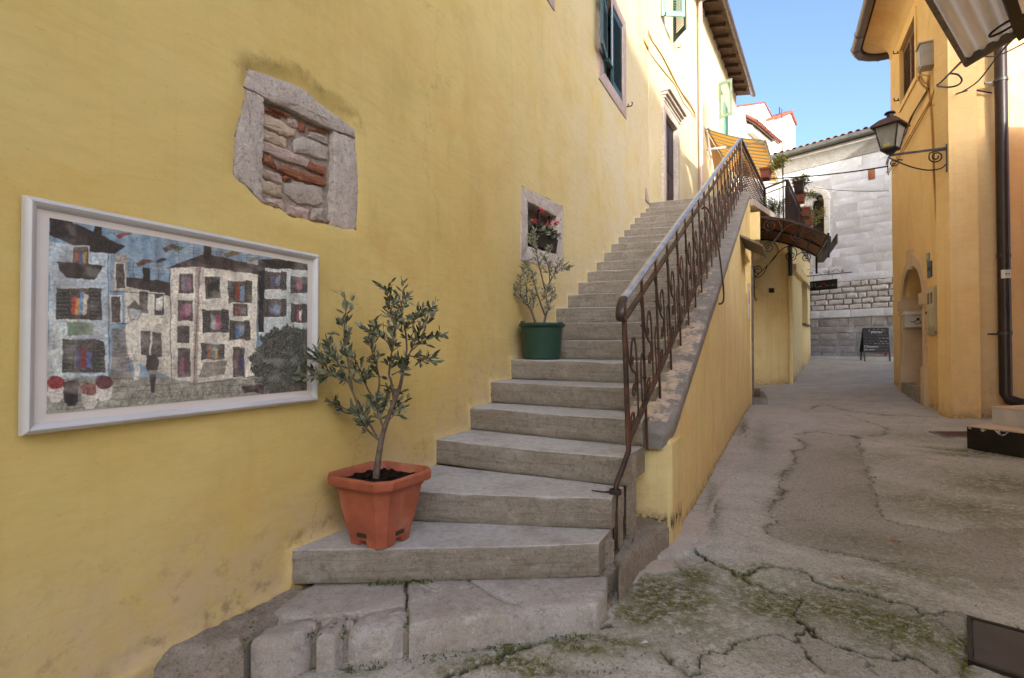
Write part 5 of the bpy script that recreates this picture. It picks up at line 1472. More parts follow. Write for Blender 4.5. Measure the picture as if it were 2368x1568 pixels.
for s in (0.0, cL * .5, cL - .01):
    rib([CW.P(s, cprof(f)[1] - .016, cprof(f)[0]) for f in np.linspace(0, 1, 16)], 'arched_rib', 'iron', RECT(.014, .014))
for f in (.04, .24, .44, .64, .82, .98):
    rib([CW.P(0, cprof(f)[1] - .02, cprof(f)[0]), CW.P(cL, cprof(f)[1] - .02, cprof(f)[0])], 'purlin', 'iron', RECT(.012, .012), (0, 0, 1))
w1_, z1_ = cprof(1.0)
mb = MB(); mb.hexa([CW.P(-.02, z1_ - .42, w1_ + .05), CW.P(cL, z1_ - .42, w1_ + .05), CW.P(cL, z1_ - .42, w1_ + .15), CW.P(-.02, z1_ - .42, w1_ + .15), CW.P(-.02, z1_ + .0, w1_ + .03), CW.P(cL, z1_ + .0, w1_ + .03), CW.P(cL, z1_ + .0, w1_ + .15), CW.P(-.02, z1_ + .0, w1_ + .15)])
mb = MB()
gz_ = [(w1_ + .005, z1_ - .0), (w1_ + .005, z1_ - .14), (w1_ + .12, z1_ - .14), (w1_ + .12, z1_ + .03), (w1_ + .105, z1_ + .03), (w1_ + .105, z1_ - .125), (w1_ + .02, z1_ - .125), (w1_ + .02, z1_ - .0)]
mb.prism([CW.P(-.06, z, w) for w, z in gz_], [CW.P(cL + .02, z, w) for w, z in gz_]); mb.build('gutter', 'brownpipe', can, 30)
mb = MB(); mb.box(CW.P(-.035, z1_ - .16, w1_ - .02), CW.d * .012, CW.n * .02, Vector((0, 0, .22))); mb.build('drop_bar', 'iron', can)
mb = MB(); mb.box(CW.P(cL - .02, z1_ - .16, w1_ - .02), CW.d * .012, CW.n * .02, Vector((0, 0, .22))); mb.build('drop_bar', 'iron', can)
def spir(c, r, turns, a0, cw): return [(c[0] + r * (1 - .75 * i / 22) * math.cos(a0 + cw * turns * 2 * math.pi * i / 22), c[1] + r * (1 - .75 * i / 22) * math.sin(a0 + cw * turns * 2 * math.pi * i / 22)) for i in range(23)]
zt_ = EYE + 2.47
def scroll(s, curve2, mat, k=3, r=.0095):
    mb = MB(); mb.tube(smoothpath([CW.P(s, z, w) for w, z in curve2], k), r, 6); mb.build('scroll', mat, can, 60)
for s, mat, dz in ((-.02, 'greyiron', 0.0), (cL - .03, 'iron', -.02)):
    zz = zt_ + dz
    # long diagonal brace from the wall, ending in a volute
    c1 = (.40, zz - .22)
    scroll(s, [(.02, zz - .88), (.16, zz - .74), (.34, zz - .56), (.50, zz - .36), (.505, zz - .2), (.42, zz - .09)] + spir((.33, zz - .20), .125, 1.6, .9, 1), mat)
    scroll(s, [(.36, zz - .53), (.52, zz - .33), (.66, zz - .22), (.80, zz - .22), (.885, zz - .33), (.86, zz - .46)] + spir((.765, zz - .42), .115, 1.6, -.5, -1), mat)
    scroll(s, [(.88, zz - .42), (.95, zz - .37), (1.05, zz - .37)] + spir((1.06, zz - .475), .095, 1.6, 1.2, -1), mat)
    if s > .1:
        scroll(s, [(.30, zz - .62), (.20, zz - .80), (.08, zz - .86)] + spir((.10, zz - .70), .12, 1.6, -2.0, -1), mat)
    mb = MB(); mb.tube([CW.P(s, zz - .62, .03), CW.P(s, zz - 1.30, .03), CW.P(s, zz - 1.38, .06), CW.P(s, zz - 1.33, .09)], .010, 6); mb.build('wall_bar', mat, can, 60)

# ------------------------------------------------------------------ hanging sign
sg = OUT.pix(1873, 650)
q0 = at_y(1872, 641, 14.6); q1 = at_y(1955, 655, 13.75)
sgn = thing('hanging_shop_sign', (q0.x, q0.y, q0.z), 'black hanging shop sign on a scrolled iron arm by the annex corner', 'sign')
A_ = at_y(1871, 639.5, 14.6); B_ = at_y(1938, 649, 13.95)
SW = Wall((A_.x, A_.y), (B_ - A_).xy, side=1)
sl_ = (Vector((B_.x, B_.y, 0)) - Vector((A_.x, A_.y, 0))).length
zt = at_y(1900, 650, 14.2).z; zb = at_y(1900, 669, 14.2).z
mb = MB(); mb.wbox(SW, 0.03, sl_ - .02, zb - .01, zt + .03, -.012, .012); mb.build('sign_board', 'black', sgn)
bh = zt - zb + .04
x0 = SW.P(.06, zb + bh * .25, .0135)
cx = .05; 
def st(body, s, zz, size, mat, w, **k): text_on(body, size, SW.P(s, zz, .0135), SW.d, (0, 0, 1), mat, sgn, 'lettering', 0.0, w, **k)
L_ = sl_ - .05
st('P', .05, zb + bh * .22, bh * .80, 'chalk', L_ * .14, offset=-.008)
st('eper', .05 + L_ * .15, zb + bh * .22, bh * .50, 'chalk', L_ * .24, offset=-.006)
mb = MB(); c_ = .05 + L_ * .485
mb.tube([SW.P(c_ + .055 * math.cos(a), zb + bh * .42 + .05 * math.sin(a), .016) for a in np.linspace(0, 2 * math.pi, 17)], .008, 5); mb.tube([SW.P(c_, zb + bh * .60, .016), SW.P(c_ + .03, zb + bh * .74, .016)], .006, 5); mb.build('emblem', 'red', sgn)
st('ncino', .05 + L_ * .585, zb + bh * .22, bh * .50, 'chalk', L_ * .34, offset=-.006)
za = zt + .16
mb = MB(); mb.tube([SW.P(-.12, za + .03, 0), SW.P(sl_ + .35, za - .0, 0)], .012, 6); mb.build('arm', 'iron', sgn)
mb = MB()
for s_ in (.12, sl_ - .14): mb.tube([SW.P(s_, zt + .03, 0), SW.P(s_, za + .02, 0)], .004, 5)
mb.build('hanger', 'iron', sgn)
for pts in ([(-.05, za + .18)] + [(.05, za + .2), (.2, za + .12), (.34, za + .03)], spir((.05, za + .11), .05, 1.4, 1.0, -1), spir((.42, za + .09), .05, 1.4, -1.5, 1), spir((.52, za + .07), .04, 1.4, -1.5, -1), [(.60, za + .06), (.72, za + .12), (.82, za + .03)], spir((.86, za + .06), .035, 1.4, -1.5, 1)):
    mb = MB(); mb.tube(smoothpath([SW.P(a, b, 0) for a, b in pts], 3), .006, 5); mb.build('scroll', 'iron', sgn, 60)

# ------------------------------------------------------------------ terrace railing
tr = thing('terrace_railing', (5.0, 11.2, TZ), 'dark metal terrace railing with a woven reed screen above the low door', 'railing')
rA = RAILW.P(TR1, 0, LEAN * 0); zA = RP(TR1, .981).z
rB = at_y(1768, 436, 12.7); rC = at_y(1820, 412, 12.02); rD = at_y(1866, 515, 16.2)
rA = Vector((rA.x, rA.y, zA)); rB.z = zA - .09; rC.z = zA - .09; rD.z = zA - .1
def rail3(a, b, name, mat='darkrail', sec=RECT(.028, .012)):
    mb = MB(); mb.tube([a, b], 1.0, sec=sec, up=(0, 0, 1)); mb.build(name, mat, tr)
zlow = TZ + .10
dn = Vector((0, 0, -1))
for a, b in ((rA, rB), (rB, rC), (rC, rD)):
    rail3(a, b, 'top_rail'); rail3(a + dn * .13, b + dn * .13, 'second_rail', 'rust', RECT(.012, .008))
    rail3(Vector((a.x, a.y, zlow)), Vector((b.x, b.y, zlow)), 'bottom_rail', 'rust', RECT(.012, .008))
for p in (rA, rB, rC, rD, rC.lerp(rD, .5)):
    mb = MB(); mb.tube([Vector((p.x, p.y, TZ)), p], .022, sec=RECT(1, 1), up=(1, 0, 0)); mb.build('post', 'darkrail', tr)
for a, b, st_ in ((rA, rB, .14), (rB, rC, .2), (rC, rD, .14)):
    L = (b - a).length; k = int(L / st_)
    for i in range(1, k):
        p = a.lerp(b, i / k)
        mb = MB(); mb.tube([Vector((p.x, p.y, zlow)), p + dn * .13], .0075, 5); mb.build('bar', 'rust', tr)
# woven reeds behind the first and the last run
def weave(a, b, z0, z1, off):
    d = (b - a); d.z = 0; L = d.length; d.normalize(); n = Vector((d.y, -d.x, 0))
    k = int(L / .036)
    mb = MB()
    for i in range(k):
        p = a + d * (i + .5) * L / k - n * off; pts = []
        for j in range(14):
            f = j / 13; pts.append(Vector((p.x, p.y, z0 + (z1 - z0) * f)) + n * (.012 * (1 if (i + j) % 2 else -1)) + d * random.uniform(-.002, .002))
        mb.tube(pts, 1.0, sec=RECT(.0115, .002), up=n)
    for j in range(13):
        z = z0 + (z1 - z0) * (j + .5) / 13
        mb.tube([Vector((a.x, a.y, z)) - n * off, Vector((b.x, b.y, z)) - n * off], .004, 4)
    mb.build('reed_screen', 'bamboo', tr, 0, None, 'stuff')
weave(rA.lerp(rB, .04), rB, zlow + .02, zA - .22, .035)
mb = MB(); 
d_ = (rD - rC); d_.z = 0; d_.normalize(); n_ = Vector((d_.y, -d_.x, 0))
mb.hexa([Vector((p.x, p.y, z)) for z in (zlow + .02, zA - .25) for p in (rC - n_ * .03, rD - n_ * .03, rD - n_ * .045, rC - n_ * .045)]); mb.build('dark_screen', 'wood_dark', tr, 0)
for f in (.33, .72):
    p = rA.lerp(rB, f); n_ = Vector(((rB - rA).y, -(rB - rA).x, 0)).normalized()
    mb = MB(); mb.tube([p + dn * .15, Vector((p.x, p.y, TZ + .02)) + n_ * .28], .008, 6); mb.build('stay_rod', 'rust', tr)

# ------------------------------------------------------------------ terrace plants
def trough(loc, heading, L, wdt, h, mat, label, group=None, name='flower_box'):
    t = thing(name, loc, label, 'flower box', group)
    d = Vector((math.sin(R(heading)), math.cos(R(heading)), 0)); n = Vector((d.y, -d.x, 0)); c = Vector(loc)
    mb = MB()
    lo, hi, ri = .40, .5, .54
    def ringp(k, z): return [c + d * (L * k * a) + n * (wdt * k * b) + Vector((0, 0, z)) for a, b in ((-1, -1), (1, -1), (1, 1), (-1, 1))]
    R_ = [ringp(lo, 0), ringp(hi - .02, h * .82), ringp(ri, h * .82), ringp(ri, h), ringp(hi - .05, h), ringp(hi - .07, h * .8)]
    vs = [p for r_ in R_ for p in r_]; fs = [(0, 1, 2, 3)]
    for i in range(len(R_) - 1): fs += [(i * 4 + j, i * 4 + (j + 1) % 4, i * 4 + 4 + (j + 1) % 4, i * 4 + 4 + j) for j in range(4)]
    fs.append(tuple(20 + j for j in range(4)))
    mb.add(vs, fs); mb.build('box', mat, t, 30)
    return t, c, d, n
def bush(t, c, ext, count, size, width, mats, seed, up_=.5, droop=.3, hollow=.3, name='foliage'):
    rnd = random.Random(seed)
    cl = [(rnd.gauss(0, .45), rnd.gauss(0, .45), rnd.gauss(0, .4)) for _ in range(9)]
    for mi, (mat, frac) in enumerate(mats):
        sp = []
        for i in range(int(count * frac)):
            q = rnd.choice(cl)
            p = Vector((q[0] + rnd.gauss(0, .22), q[1] + rnd.gauss(0, .22), q[2] + rnd.gauss(0, .24)))
            w = Vector((p.x * ext[0], p.y * ext[1], p.z * ext[2]))
            sp.append((c + w, (p.x + rnd.uniform(-.6, .6), p.y + rnd.uniform(-.6, .6), up_ - droop + rnd.uniform(-.7, .7))))
        mb, tn = leaves(sp, size, width, rnd)
        mb.build(name if mi == 0 else ('flowers' if 'flower' in mat else 'young_leaves'), mat, t, 0, None, 'stuff', {'tint': tn})
def stems(t, base, tips, r, mat='bark'):
    mb = MB()
    for tip in tips:
        m_ = base.lerp(tip, .5) + Vector((random.uniform(-.04, .04), random.uniform(-.04, .04), .03))
        mb.tube(smoothpath([base, m_, tip], 4), [r * (1 - .6 * i / 8) for i in range(9)], 5)
    mb.build('stems', mat, t, 60)
hdg = math.degrees(math.atan2((rD - rC).x, (rD - rC).y))
hdA = math.degrees(math.atan2((rB - rA).x, (rB - rA).y))
p = at_y(1771, 415, 12.35)
t, c, d, n = trough(p, hdA, .42, .20, .22, 'terracotta2', 'terracotta box with yellowing leaves hung high at the railing corner', 'flower boxes along the terrace')
bush(t, at_y(1806, 378, 12.4), (.20, .22, .16), 420, .085, .022, [('leafyellow', .75), ('leafgreen', .5)], 5)
stems(t, c + Vector((0, 0, .2)), [at_y(1790, 380, 12.4), at_y(1825, 370, 12.4), at_y(1800, 350, 12.4)], .007)
sp_ = [((1848, 445), 13.0, 'darkbox', 'dark brown box of green plants, first below the railing corner', .42), ((1851, 469), 13.9, 'terracotta2', 'terracotta box hung below the dark brown box', .40),
       ((1863, 502), 14.8, 'terracotta2', 'terracotta box with orange flowers against the church window', .40), ((1870, 522), 15.6, 'terracotta2', 'lowest terracotta box peeping over the canopy edge', .40)]
for i, ((u, v), y, mat, lab, L) in enumerate(sp_):
    p = at_y(u, v, y)
    t, c, d, n = trough(p, hdg, L, .22, .24, mat, lab, 'flower boxes along the terrace')
    top = c + Vector((.0, 0, .36))
    if i == 0:
        bush(t, at_y(1856, 418, y), (.24, .26, .15), 460, .08, .02, [('leafyellow', .25), ('leafgreen', .8)], 11)
    elif i == 1:
        bush(t, at_y(1872, 450, y), (.16, .2, .18), 300, .075, .018, [('leafgreen', .9), ('leafyellow', .15)], 12)
    elif i == 2:
        bush(t, at_y(1878, 490, y), (.24, .25, .24), 520, .075, .02, [('leafgreen', 1.0), ('orangeflower', .16)], 13)
    else:
        bush(t, at_y(1880, 508, y), (.22, .25, .14), 260, .075, .02, [('leafgreen', .8), ('leafyellow', .3)], 14)
    stems(t, c + Vector((0, 0, .2)), [top + Vector((random.uniform(-.15, .15), random.uniform(-.15, .15), random.uniform(0, .2))) for _ in range(4)], .005)
def roundpot(loc, r, h, mat, label, name='flower_pot', cat='pot', group=None):
    t = thing(name, loc, label, cat, group)
    mb = MB(); mb.lathe(loc, [(0, 0), (r * .72, 0), (r * .93, h * .8), (r, h * .8), (r * 1.03, h), (r * .9, h), (r * .86, h * .85), (0, h * .85)], 20); mb.build('pot', mat, t, 40)
    return t
p = at_y(1797, 497, 12.35); p.z = TZ
t = roundpot(p, .24, .30, 'terracotta2', 'round terracotta pot with a thin leafy shrub behind the terrace bars')
bush(t, p + Vector((-.02, .05, .62)), (.26, .2, .26), 420, .07, .018, [('leafgreen', 1.0), ('leafyellow', .2)], 21)
stems(t, p + Vector((0, 0, .25)), [p + Vector((a, b, .85)) for a, b in ((-.2, .05), (.15, 0), (0, .1), (.05, -.1))], .006)
p = at_y(1783, 505, 12.9); p.z = TZ
t = roundpot(p, .16, .25, 'terracotta2', 'small terracotta pot of leafy stems at the back of the terrace')
bush(t, p + Vector((0, 0, .65)), (.15, .15, .3), 260, .06, .016, [('leafgreen', 1.0)], 23)
stems(t, p + Vector((0, 0, .2)), [p + Vector((a, b, .8)) for a, b in ((-.1, .05), (.1, 0))], .006)
# thin mast standing on the terrace
a = at_y(1808, 252, 13.2); b = at_y(1812, 470, 13.2); b.z = TZ - .01
mst = thing('antenna_mast', b, 'thin rusty antenna mast standing on the terrace', 'mast')
mb = MB(); mb.tube([b, b.lerp(a, .6)], .016, 6); mb.tube([b.lerp(a, .58), a], .011, 6); mb.build('pole', 'rust', mst, 60)
mb = MB(); q = b.lerp(a, .6); mb.lathe(q, [(.0, -.02), (.026, -.02), (.026, .05), (0, .05)], 8); mb.build('coupling', 'rust', mst)
# ------------------------------------------------------------------ church nave wall
ch = thing('stone_church', WC.P(0, EYE), 'white limestone church wall with a pointed window and clay roof tiles closing the alley', 'church')
cpx = lambda u, v: WC.pix(u, v)
s_l = cpx(1770, 500)[0]; s_r = cpx(2063, 500)[0] + 2.5
CTOP = EYE + 5.72
zBAND1 = cpx(1960, 650)[1]; zBAND0 = cpx(1960, 716)[1]; zSTR = cpx(1960, 727)[1]
c8 = lambda a, b: cpx((1950 + a / 2.8) * .8457, (240 + b / 2.8) * .8457)
aw0 = c8(700, 900)[0]; aw1 = c8(850, 900)[0]; awz = c8(800, 800)[1]; awb = c8(850, 1120)[1] - .3
am = (aw0 + aw1) / 2; ar = (aw1 - aw0) / 2; spring = awz - ar
ARCHO = [(aw0, awb), (aw1, awb)] + [(am + ar * math.cos(a), spring + ar * math.sin(a)) for a in np.linspace(0, math.pi, 14)]
mb, S = sheet(WF_(WC), [(s_l, -.4), (s_r, -.4), (s_r, CTOP), (s_l, CTOP)], [ARCHO], .5, .35, .3, None)
mb.build('wall_core', 'churchgap', ch, 0)
def courses(z0, z1, h, bw, mat, nm, hgt, r, jit, seed, gap=.008, hv=.12, s0=None, s1=None, arch=True):
    rnd = random.Random(seed); z = z0; row = 0; cnt = 0
    s0 = s_l if s0 is None else s0; s1 = s_r - 1.9 if s1 is None else s1
    while z < z1 - .05:
        hh = min(h * rnd.uniform(1 - hv, 1 + hv), z1 - z)
        if z1 - z - hh < h * .5: hh = z1 - z
        s = s0 - rnd.uniform(0, bw)
        while s < s1:
            w = bw * rnd.uniform(.6, 1.45)
            a, b = s + gap, s + w - gap
            ok = b > s0
            if arch and ok:
                cx, cz = (a + b) / 2, z + hh / 2
                for qx, qz in ((a, z), (b, z), (a, z + hh), (b, z + hh), (cx, cz)):
                    if aw0 - .2 < qx < aw1 + .2 and awb < qz < spring: ok = False
                    if (qx - am) ** 2 + (qz - spring) ** 2 < (ar + .2) ** 2: ok = False
            if ok:
                tl = rnd.uniform(-1, 1) * .012
                q = [(a, z + gap), (b, z + gap + tl * .3), (b, z + hh - gap), (a, z + hh - gap + tl * .3)]
                rock(q, -.01, hgt + rnd.uniform(-.35, .35) * hgt, r, WF_(WC), 8 if jit < .01 else 12, jit, seed * 1000 + cnt, 0).build(nm, mat, ch, 40); cnt += 1
            s += w
        z += hh; row += 1
courses(zBAND1, CTOP - .02, .235, .62, 'church', 'ashlar_block', .004, .002, .0015, 3, .0016, .18, s1=s_r - 1.9)
courses(zBAND0, zBAND1, .172, .31, 'rubble', 'rubble_stone', .035, .022, .014, 4, .022, .06, arch=False)
mb = MB(); mb.wbox(WC, s_l, s_r - 1.5, zBAND0 - .02, zBAND1 - .004, .0, .008); mb.build('rubble_mortar', 'rubblegap', ch, 0)
s = s_l
k = 0
while s < s_r - 1.9:
    rock([(s + .004, zSTR - .09), (s + .85, zSTR - .09), (s + .85, zBAND0 - .004), (s + .004, zBAND0 - .004)], 0, .07, .012, WF_(WC), 12, .004, 90 + k, 1).build('string_course', 'church', ch, 40); s += .855; k += 1
courses(-.1 + .15, zSTR - .095, .22, .45, 'plinth', 'plinth_stone', .03, .018, .012, 6, .007, .2, arch=False)
zch = float(gz(*WC.P(1, 0).xy))
mb = MB(); mb.wbox(WC, s_l, s_r - 1.5, zch - .3, zch + .07, .0, .35); mb.build('kerb_ledge', 'church', ch, 0)
mb = MB(); mb.wbox(WC, s_l, s_r - 1.5, -.3, zSTR - .1, .0, .008); mb.build('plinth_mortar', 'plinth', ch, 0)
# window: voussoirs, jambs, dark lancet with a trefoil head
k = 0
angs = np.linspace(0, math.pi, 8)
for a0, a1 in zip(angs[:-1], angs[1:]):
    q = [(am + ar * math.cos(a0), spring + ar * math.sin(a0)), (am + (ar + .19) * math.cos(a0), spring + (ar + .19) * math.sin(a0)), (am + (ar + .19) * math.cos(a1), spring + (ar + .19) * math.sin(a1)), (am + ar * math.cos(a1), spring + ar * math.sin(a1))]
    rock(q, -.05, .03, .005, WF_(WC), 10, .001, 300 + k, 0).build('arch_stone', 'white_wall', ch, 40); k += 1
z = awb
while z < spring - .05:
    h = min(.36, spring - z)
    for a, b in ((aw1, aw1 + .16), (aw0 - .16, aw0)):
        rock([(a + .002, z + .002), (b, z + .002), (b, z + h - .002), (a + .002, z + h - .002)], -.05, .03, .005, WF_(WC), 8, .001, 330 + k, 0).build('jamb_stone', 'white_wall', ch, 40); k += 1
    z += h
lm = am + .10; lr = .24
LANC = [(lm - lr, awb), (lm + lr, awb), (lm + lr, spring - .1), (lm + lr * .8, spring + .06), (lm + .10, spring + .10), (lm + .13, spring + .18), (lm + .10, spring + .27), (lm, spring + .31), (lm - .10, spring + .27), (lm - .13, spring + .18), (lm - .10, spring + .10), (lm - lr * .8, spring + .06), (lm - lr, spring - .1)]
TR = [(am + (a - am) * .999, b) for a, b in ARCHO]
mb, S = sheet(lambda s, z, w: WC.P(s, z, w - .12), ARCHO, [LANC], None, .12, .1, None); tc = mb.build('tracery', 'white_wall', ch, 0, 'tracery plate with a trefoil headed light')
mb = MB(); mb.wbox(WC, aw0 + .005, aw1 - .005, awb, spring + ar * .9, -.30, -.26); mb.build('window_glass', 'glass', ch, 0)
for i in range(6):
    mb = MB(); zz = awb + .12 + i * .18; mb.wbox(WC, lm - lr, lm + lr, zz, zz + .012, -.24, -.228); mb.build('window_bar', 'iron', ch, 0)
# small red inset stone with pale mortar above
q = cpx(2016, 403)
mb = rock([(q[0] - .085, q[1] - .16), (q[0] + .085, q[1] - .16), (q[0] + .085, q[1] + .14), (q[0] - .085, q[1] + .14)], 0, .02, .006, WF_(WC), 10, .003, 411, 0); mb.build('red_inset_brick', 'brick', ch, 40)
# cornice, gutter, tiles
cv = [(-.3, CTOP - .02), (.03, CTOP - .02), (.05, CTOP + .05), (.09, CTOP + .16), (.17, CTOP + .28), (.24, CTOP + .33), (.24, CTOP + .42), (-.3, CTOP + .42)]
mb = MB(); mb.prism([WC.P(s_l, z, w) for w, z in cv], [WC.P(s_r, z, w) for w, z in cv]); mb.build('cornice', 'cornice', ch, 30)
mb = MB(); gl_ = [WC.P(s_l, CTOP + .52, .34), WC.P(s_r, CTOP + .52, .34)]; mb.tube(gl_, .085, 12); 
s = s_l + .4
while s < s_r: mb.tube([WC.P(s, CTOP + .52, .34), WC.P(s + .04, CTOP + .52, .34)], .096, 12); s += 1.15
mb.build('gutter', 'greygutter', ch, 40)
mb = MB(); mb.prism([WC.P(s_l, z, w) for z, w in ((CTOP + .47, .25), (CTOP + .52, .25), (CTOP + 1.5, -5), (CTOP + 1.4, -5))], [WC.P(s_r, z, w) for z, w in ((CTOP + .47, .25), (CTOP + .52, .25), (CTOP + 1.5, -5), (CTOP + 1.4, -5))]); mb.build('roof_deck', 'tile', ch, 0)
sl = math.atan2(1.0, 5.2)
def tile_mesh(L, r, up_):
    mb = MB(); vs, fs = [], []
    for (x, k) in ((0, 1.0), (L, .85)):
        for t in (1.0, .82):
            for j in range(7):
                a = math.pi * j / 6; vs.append((r * k * t * math.cos(a), x, up_ * r * k * t * math.sin(a)))
    for j in range(6):
        fs += [(j, j + 1, 14 + j + 1, 14 + j), (7 + j + 1, 7 + j, 21 + j, 21 + j + 1), (j + 1, j, 7 + j, 7 + j + 1)]
    mb.add(vs, fs); me = mb.mesh('roof_tile', 40); me.materials.append(M['tile']); return me
T_UP, T_DN = tile_mesh(.42, .085, 1), tile_mesh(.42, .085, -1)
def tiles(W, s0, s1, z0, w0, slope, rows, par, scale=1.0, pitch=.2):
    b = Vector((W.d.x, W.d.y, 0)); y = (-W.n * math.cos(slope) + Vector((0, 0, math.sin(slope)))); zz = b.cross(y)
    if zz.z < 0: b = -b; zz = b.cross(y)
    s = s0; i = 0
    while s < s1:
        for r_ in range(rows):
            for me, ds, dz in ((T_UP, pitch / 2, .05), (T_DN, 0, .07)):
                o = bpy.data.objects.new('roof_tile', me); col.objects.link(o); o.parent = par
                p = W.P(s + ds * scale, z0 + random.uniform(-.012, .012), w0) + y * (r_ * .34 * scale) + zz * dz * scale
                m = Matrix((b, y, zz)).transposed().to_4x4() @ Matrix.Rotation(random.uniform(-.05, .05), 4, 'Y') @ Matrix.Scale(scale, 4)
                m.translation = p
                o.matrix_parent_inverse = Matrix.Translation(-Vector(par.location)); o.matrix_basis = m
        s += pitch * scale; i += 1
tiles(WC, s_l, s_r - 1.7, CTOP + .54, .32, sl, 2, ch)

# ------------------------------------------------------------------ white gabled church front and its bell gable
GWALL = Wall(at_y(1757, 300, 24.0).xy, ang(43), side=1)
g7 = lambda a, b: GWALL.pix((1550 + a / 3.733) * .8457, b / 3.733 * .8457)
gb = thing('white_gable', GWALL.P(0, EYE), 'white sunlit church gable with a round window beyond the striped awning', 'church')
ap = g7(2010, 1052); lf = g7(1600, 1105); rt = g7(2200, 1430)
out_ = [(lf[0] - 1.5, EYE - 1), (rt[0] + .3, EYE - 1), (rt[0] + .3, rt[1]), ap, lf, (lf[0] - 1.5, lf[1] - .4)]
oc = g7(1996, 1215); oc1 = g7(1996, 1165)
ro = oc1[1] - oc[1]; rs = abs(g7(2018, 1215)[0] - oc[0])
OC = [(oc[0] + rs * math.cos(a), oc[1] + ro * math.sin(a)) for a in np.linspace(0, 2 * math.pi, 17)[:-1]]
mb, S = sheet(WF_(GWALL), out_, [OC], .8, .25, .4, None); mb.build('wall', 'white_wall', gb, 0)
mb = MB(); mb.prism([GWALL.P(a, b, -.3) for a, b in OC], [GWALL.P(a, b, -.24) for a, b in OC]); mb.build('round_window', 'cream_trim', gb, 0)
for a, b in ((lf, ap), (ap, (rt[0] + .3, rt[1]))):
    mb = MB(); A0, A1 = GWALL.P(a[0], a[1], .06), GWALL.P(b[0], b[1], .06); C0, C1 = GWALL.P(a[0], a[1], -.4), GWALL.P(b[0], b[1], -.4)
    u_ = Vector((0, 0, .05)); mb.hexa([A0, A1, C1, C0, A0 + u_, A1 + u_, C1 + u_, C0 + u_]); mb.build('coping', 'tile', gb, 0)
# roof behind so the gable has depth
mb = MB(); 
for a, b in ((lf, ap), (ap, (rt[0] + .3, rt[1]))):
    A0, A1 = GWALL.P(a[0], a[1] - .06, -.41), GWALL.P(b[0], b[1] - .06, -.41); C0, C1 = GWALL.P(a[0], a[1] - .06, -5), GWALL.P(b[0], b[1] - .06, -5); u_ = Vector((0, 0, .08)); mb.hexa([A0, A1, C1, C0, A0 + u_, A1 + u_, C1 + u_, C0 + u_])
mb.build('roof', 'tile', gb, 0)
# tiled porch roof on the gable
t0 = GWALL.pix((1550 + 1915 / 3.733) * .8457, 1300 / 3.733 * .8457, .36); t1 = GWALL.pix((1550 + 2165 / 3.733) * .8457, 1430 / 3.733 * .8457, .36)
pr = thing('tiled_porch_roof', GWALL.P(t0[0], t0[1], 0), 'little clay tiled porch roof jutting from the white gable', 'roof')
WP = Wall(GWALL.P(0, 0, 0).xy, GWALL.d.xy, side=1)
zt2 = (t0[1] + t1[1]) / 2 + .32
mb = MB(); mb.prism([GWALL.P(s, z, w) for s, z, w in ((t0[0], zt2 - .05, -.02), (t1[0], zt2 - .05, -.02), (t1[0], zt2 - .38, .36), (t0[0], zt2 - .38, .36))], [GWALL.P(s, z, w) for s, z, w in ((t0[0], zt2 + .02, -.02), (t1[0], zt2 + .02, -.02), (t1[0], zt2 - .30, .36), (t0[0], zt2 - .30, .36))]); mb.build('roof_deck', 'eave_wood', pr, 0)
mb = MB(); mb.hexa([GWALL.P(s, z, w) for s, z, w in ((t0[0] + .1, zt2 - .62, -.02), (t1[0] - .1, zt2 - .62, -.02), (t1[0] - .1, zt2 - .62, .22), (t0[0] + .1, zt2 - .62, .22), (t0[0] + .1, zt2 - .2, -.02), (t1[0] - .1, zt2 - .2, -.02), (t1[0] - .1, zt2 - .34, .26), (t0[0] + .1, zt2 - .34, .26))]); mb.build('corbel', 'surround', pr, 0)
tiles(GWALL, t0[0], t1[0], zt2 - .29, .40, math.atan2(.32, .38), 2, pr, 1.0, .2)
# bell gable
BW = Wall(at_y(1815, 300, 25.5).xy, ang(43), side=1)
b8 = lambda a, b: BW.pix((1950 + a / 2.8) * .8457, (240 + b / 2.8) * .8457)
bl = thing('bell_gable', BW.P(0, EYE), 'narrow white bell gable with an arched opening and a thin iron cross', 'bell tower')
l_, m_, r_ = b8(465, 245), b8(588, 195), b8(627, 290)
n0, n1 = b8(570, 300), b8(598, 300); nb0 = b8(585, 445)[1]; nt = b8(585, 278)[1]
nm = (n0[0] + n1[0]) / 2; nr = (n1[0] - n0[0]) / 2
NI = [(n0[0], nb0), (n1[0], nb0)] + [(nm + nr * math.cos(a), nt - nr + nr * math.sin(a)) for a in np.linspace(0, math.pi, 9)]
mb, S = sheet(WF_(BW), [(l_[0], EYE - 1), (r_[0], EYE - 1), (r_[0], r_[1]), m_, (l_[0], l_[1])], [NI], .6, .56, .7, None); mb.build('wall', 'white_wall', bl, 0)
mb = MB(); mb.prism([BW.P(a, b, -.66) for a, b in NI], [BW.P(a, b, -.55) for a, b in NI]); mb.build('niche_back', 'cream_trim', bl, 0)
for a, b in ((l_, m_), (m_, r_)):
    mb = MB(); A0, A1 = BW.P(a[0], a[1], .10), BW.P(b[0], b[1], .10); C0, C1 = BW.P(a[0], a[1], -.7), BW.P(b[0], b[1], -.7); u_ = Vector((0, 0, .14)); mb.hexa([A0, A1, C1, C0, A0 + u_, A1 + u_, C1 + u_, C0 + u_]); mb.build('tile_coping', 'tile', bl, 0)
ct = b8(543, 140); cb = (ct[0], l_[1] + (m_[1] - l_[1]) * .6)
mb = MB(); mb.tube([BW.P(ct[0], cb[1], -.2), BW.P(ct[0], ct[1], -.2)], .022, 6); mb.tube([BW.P(ct[0] - .35, ct[1] - .45, -.2), BW.P(ct[0] + .35, ct[1] - .45, -.2)], .02, 6); mb.build('iron_cross', 'iron', bl)

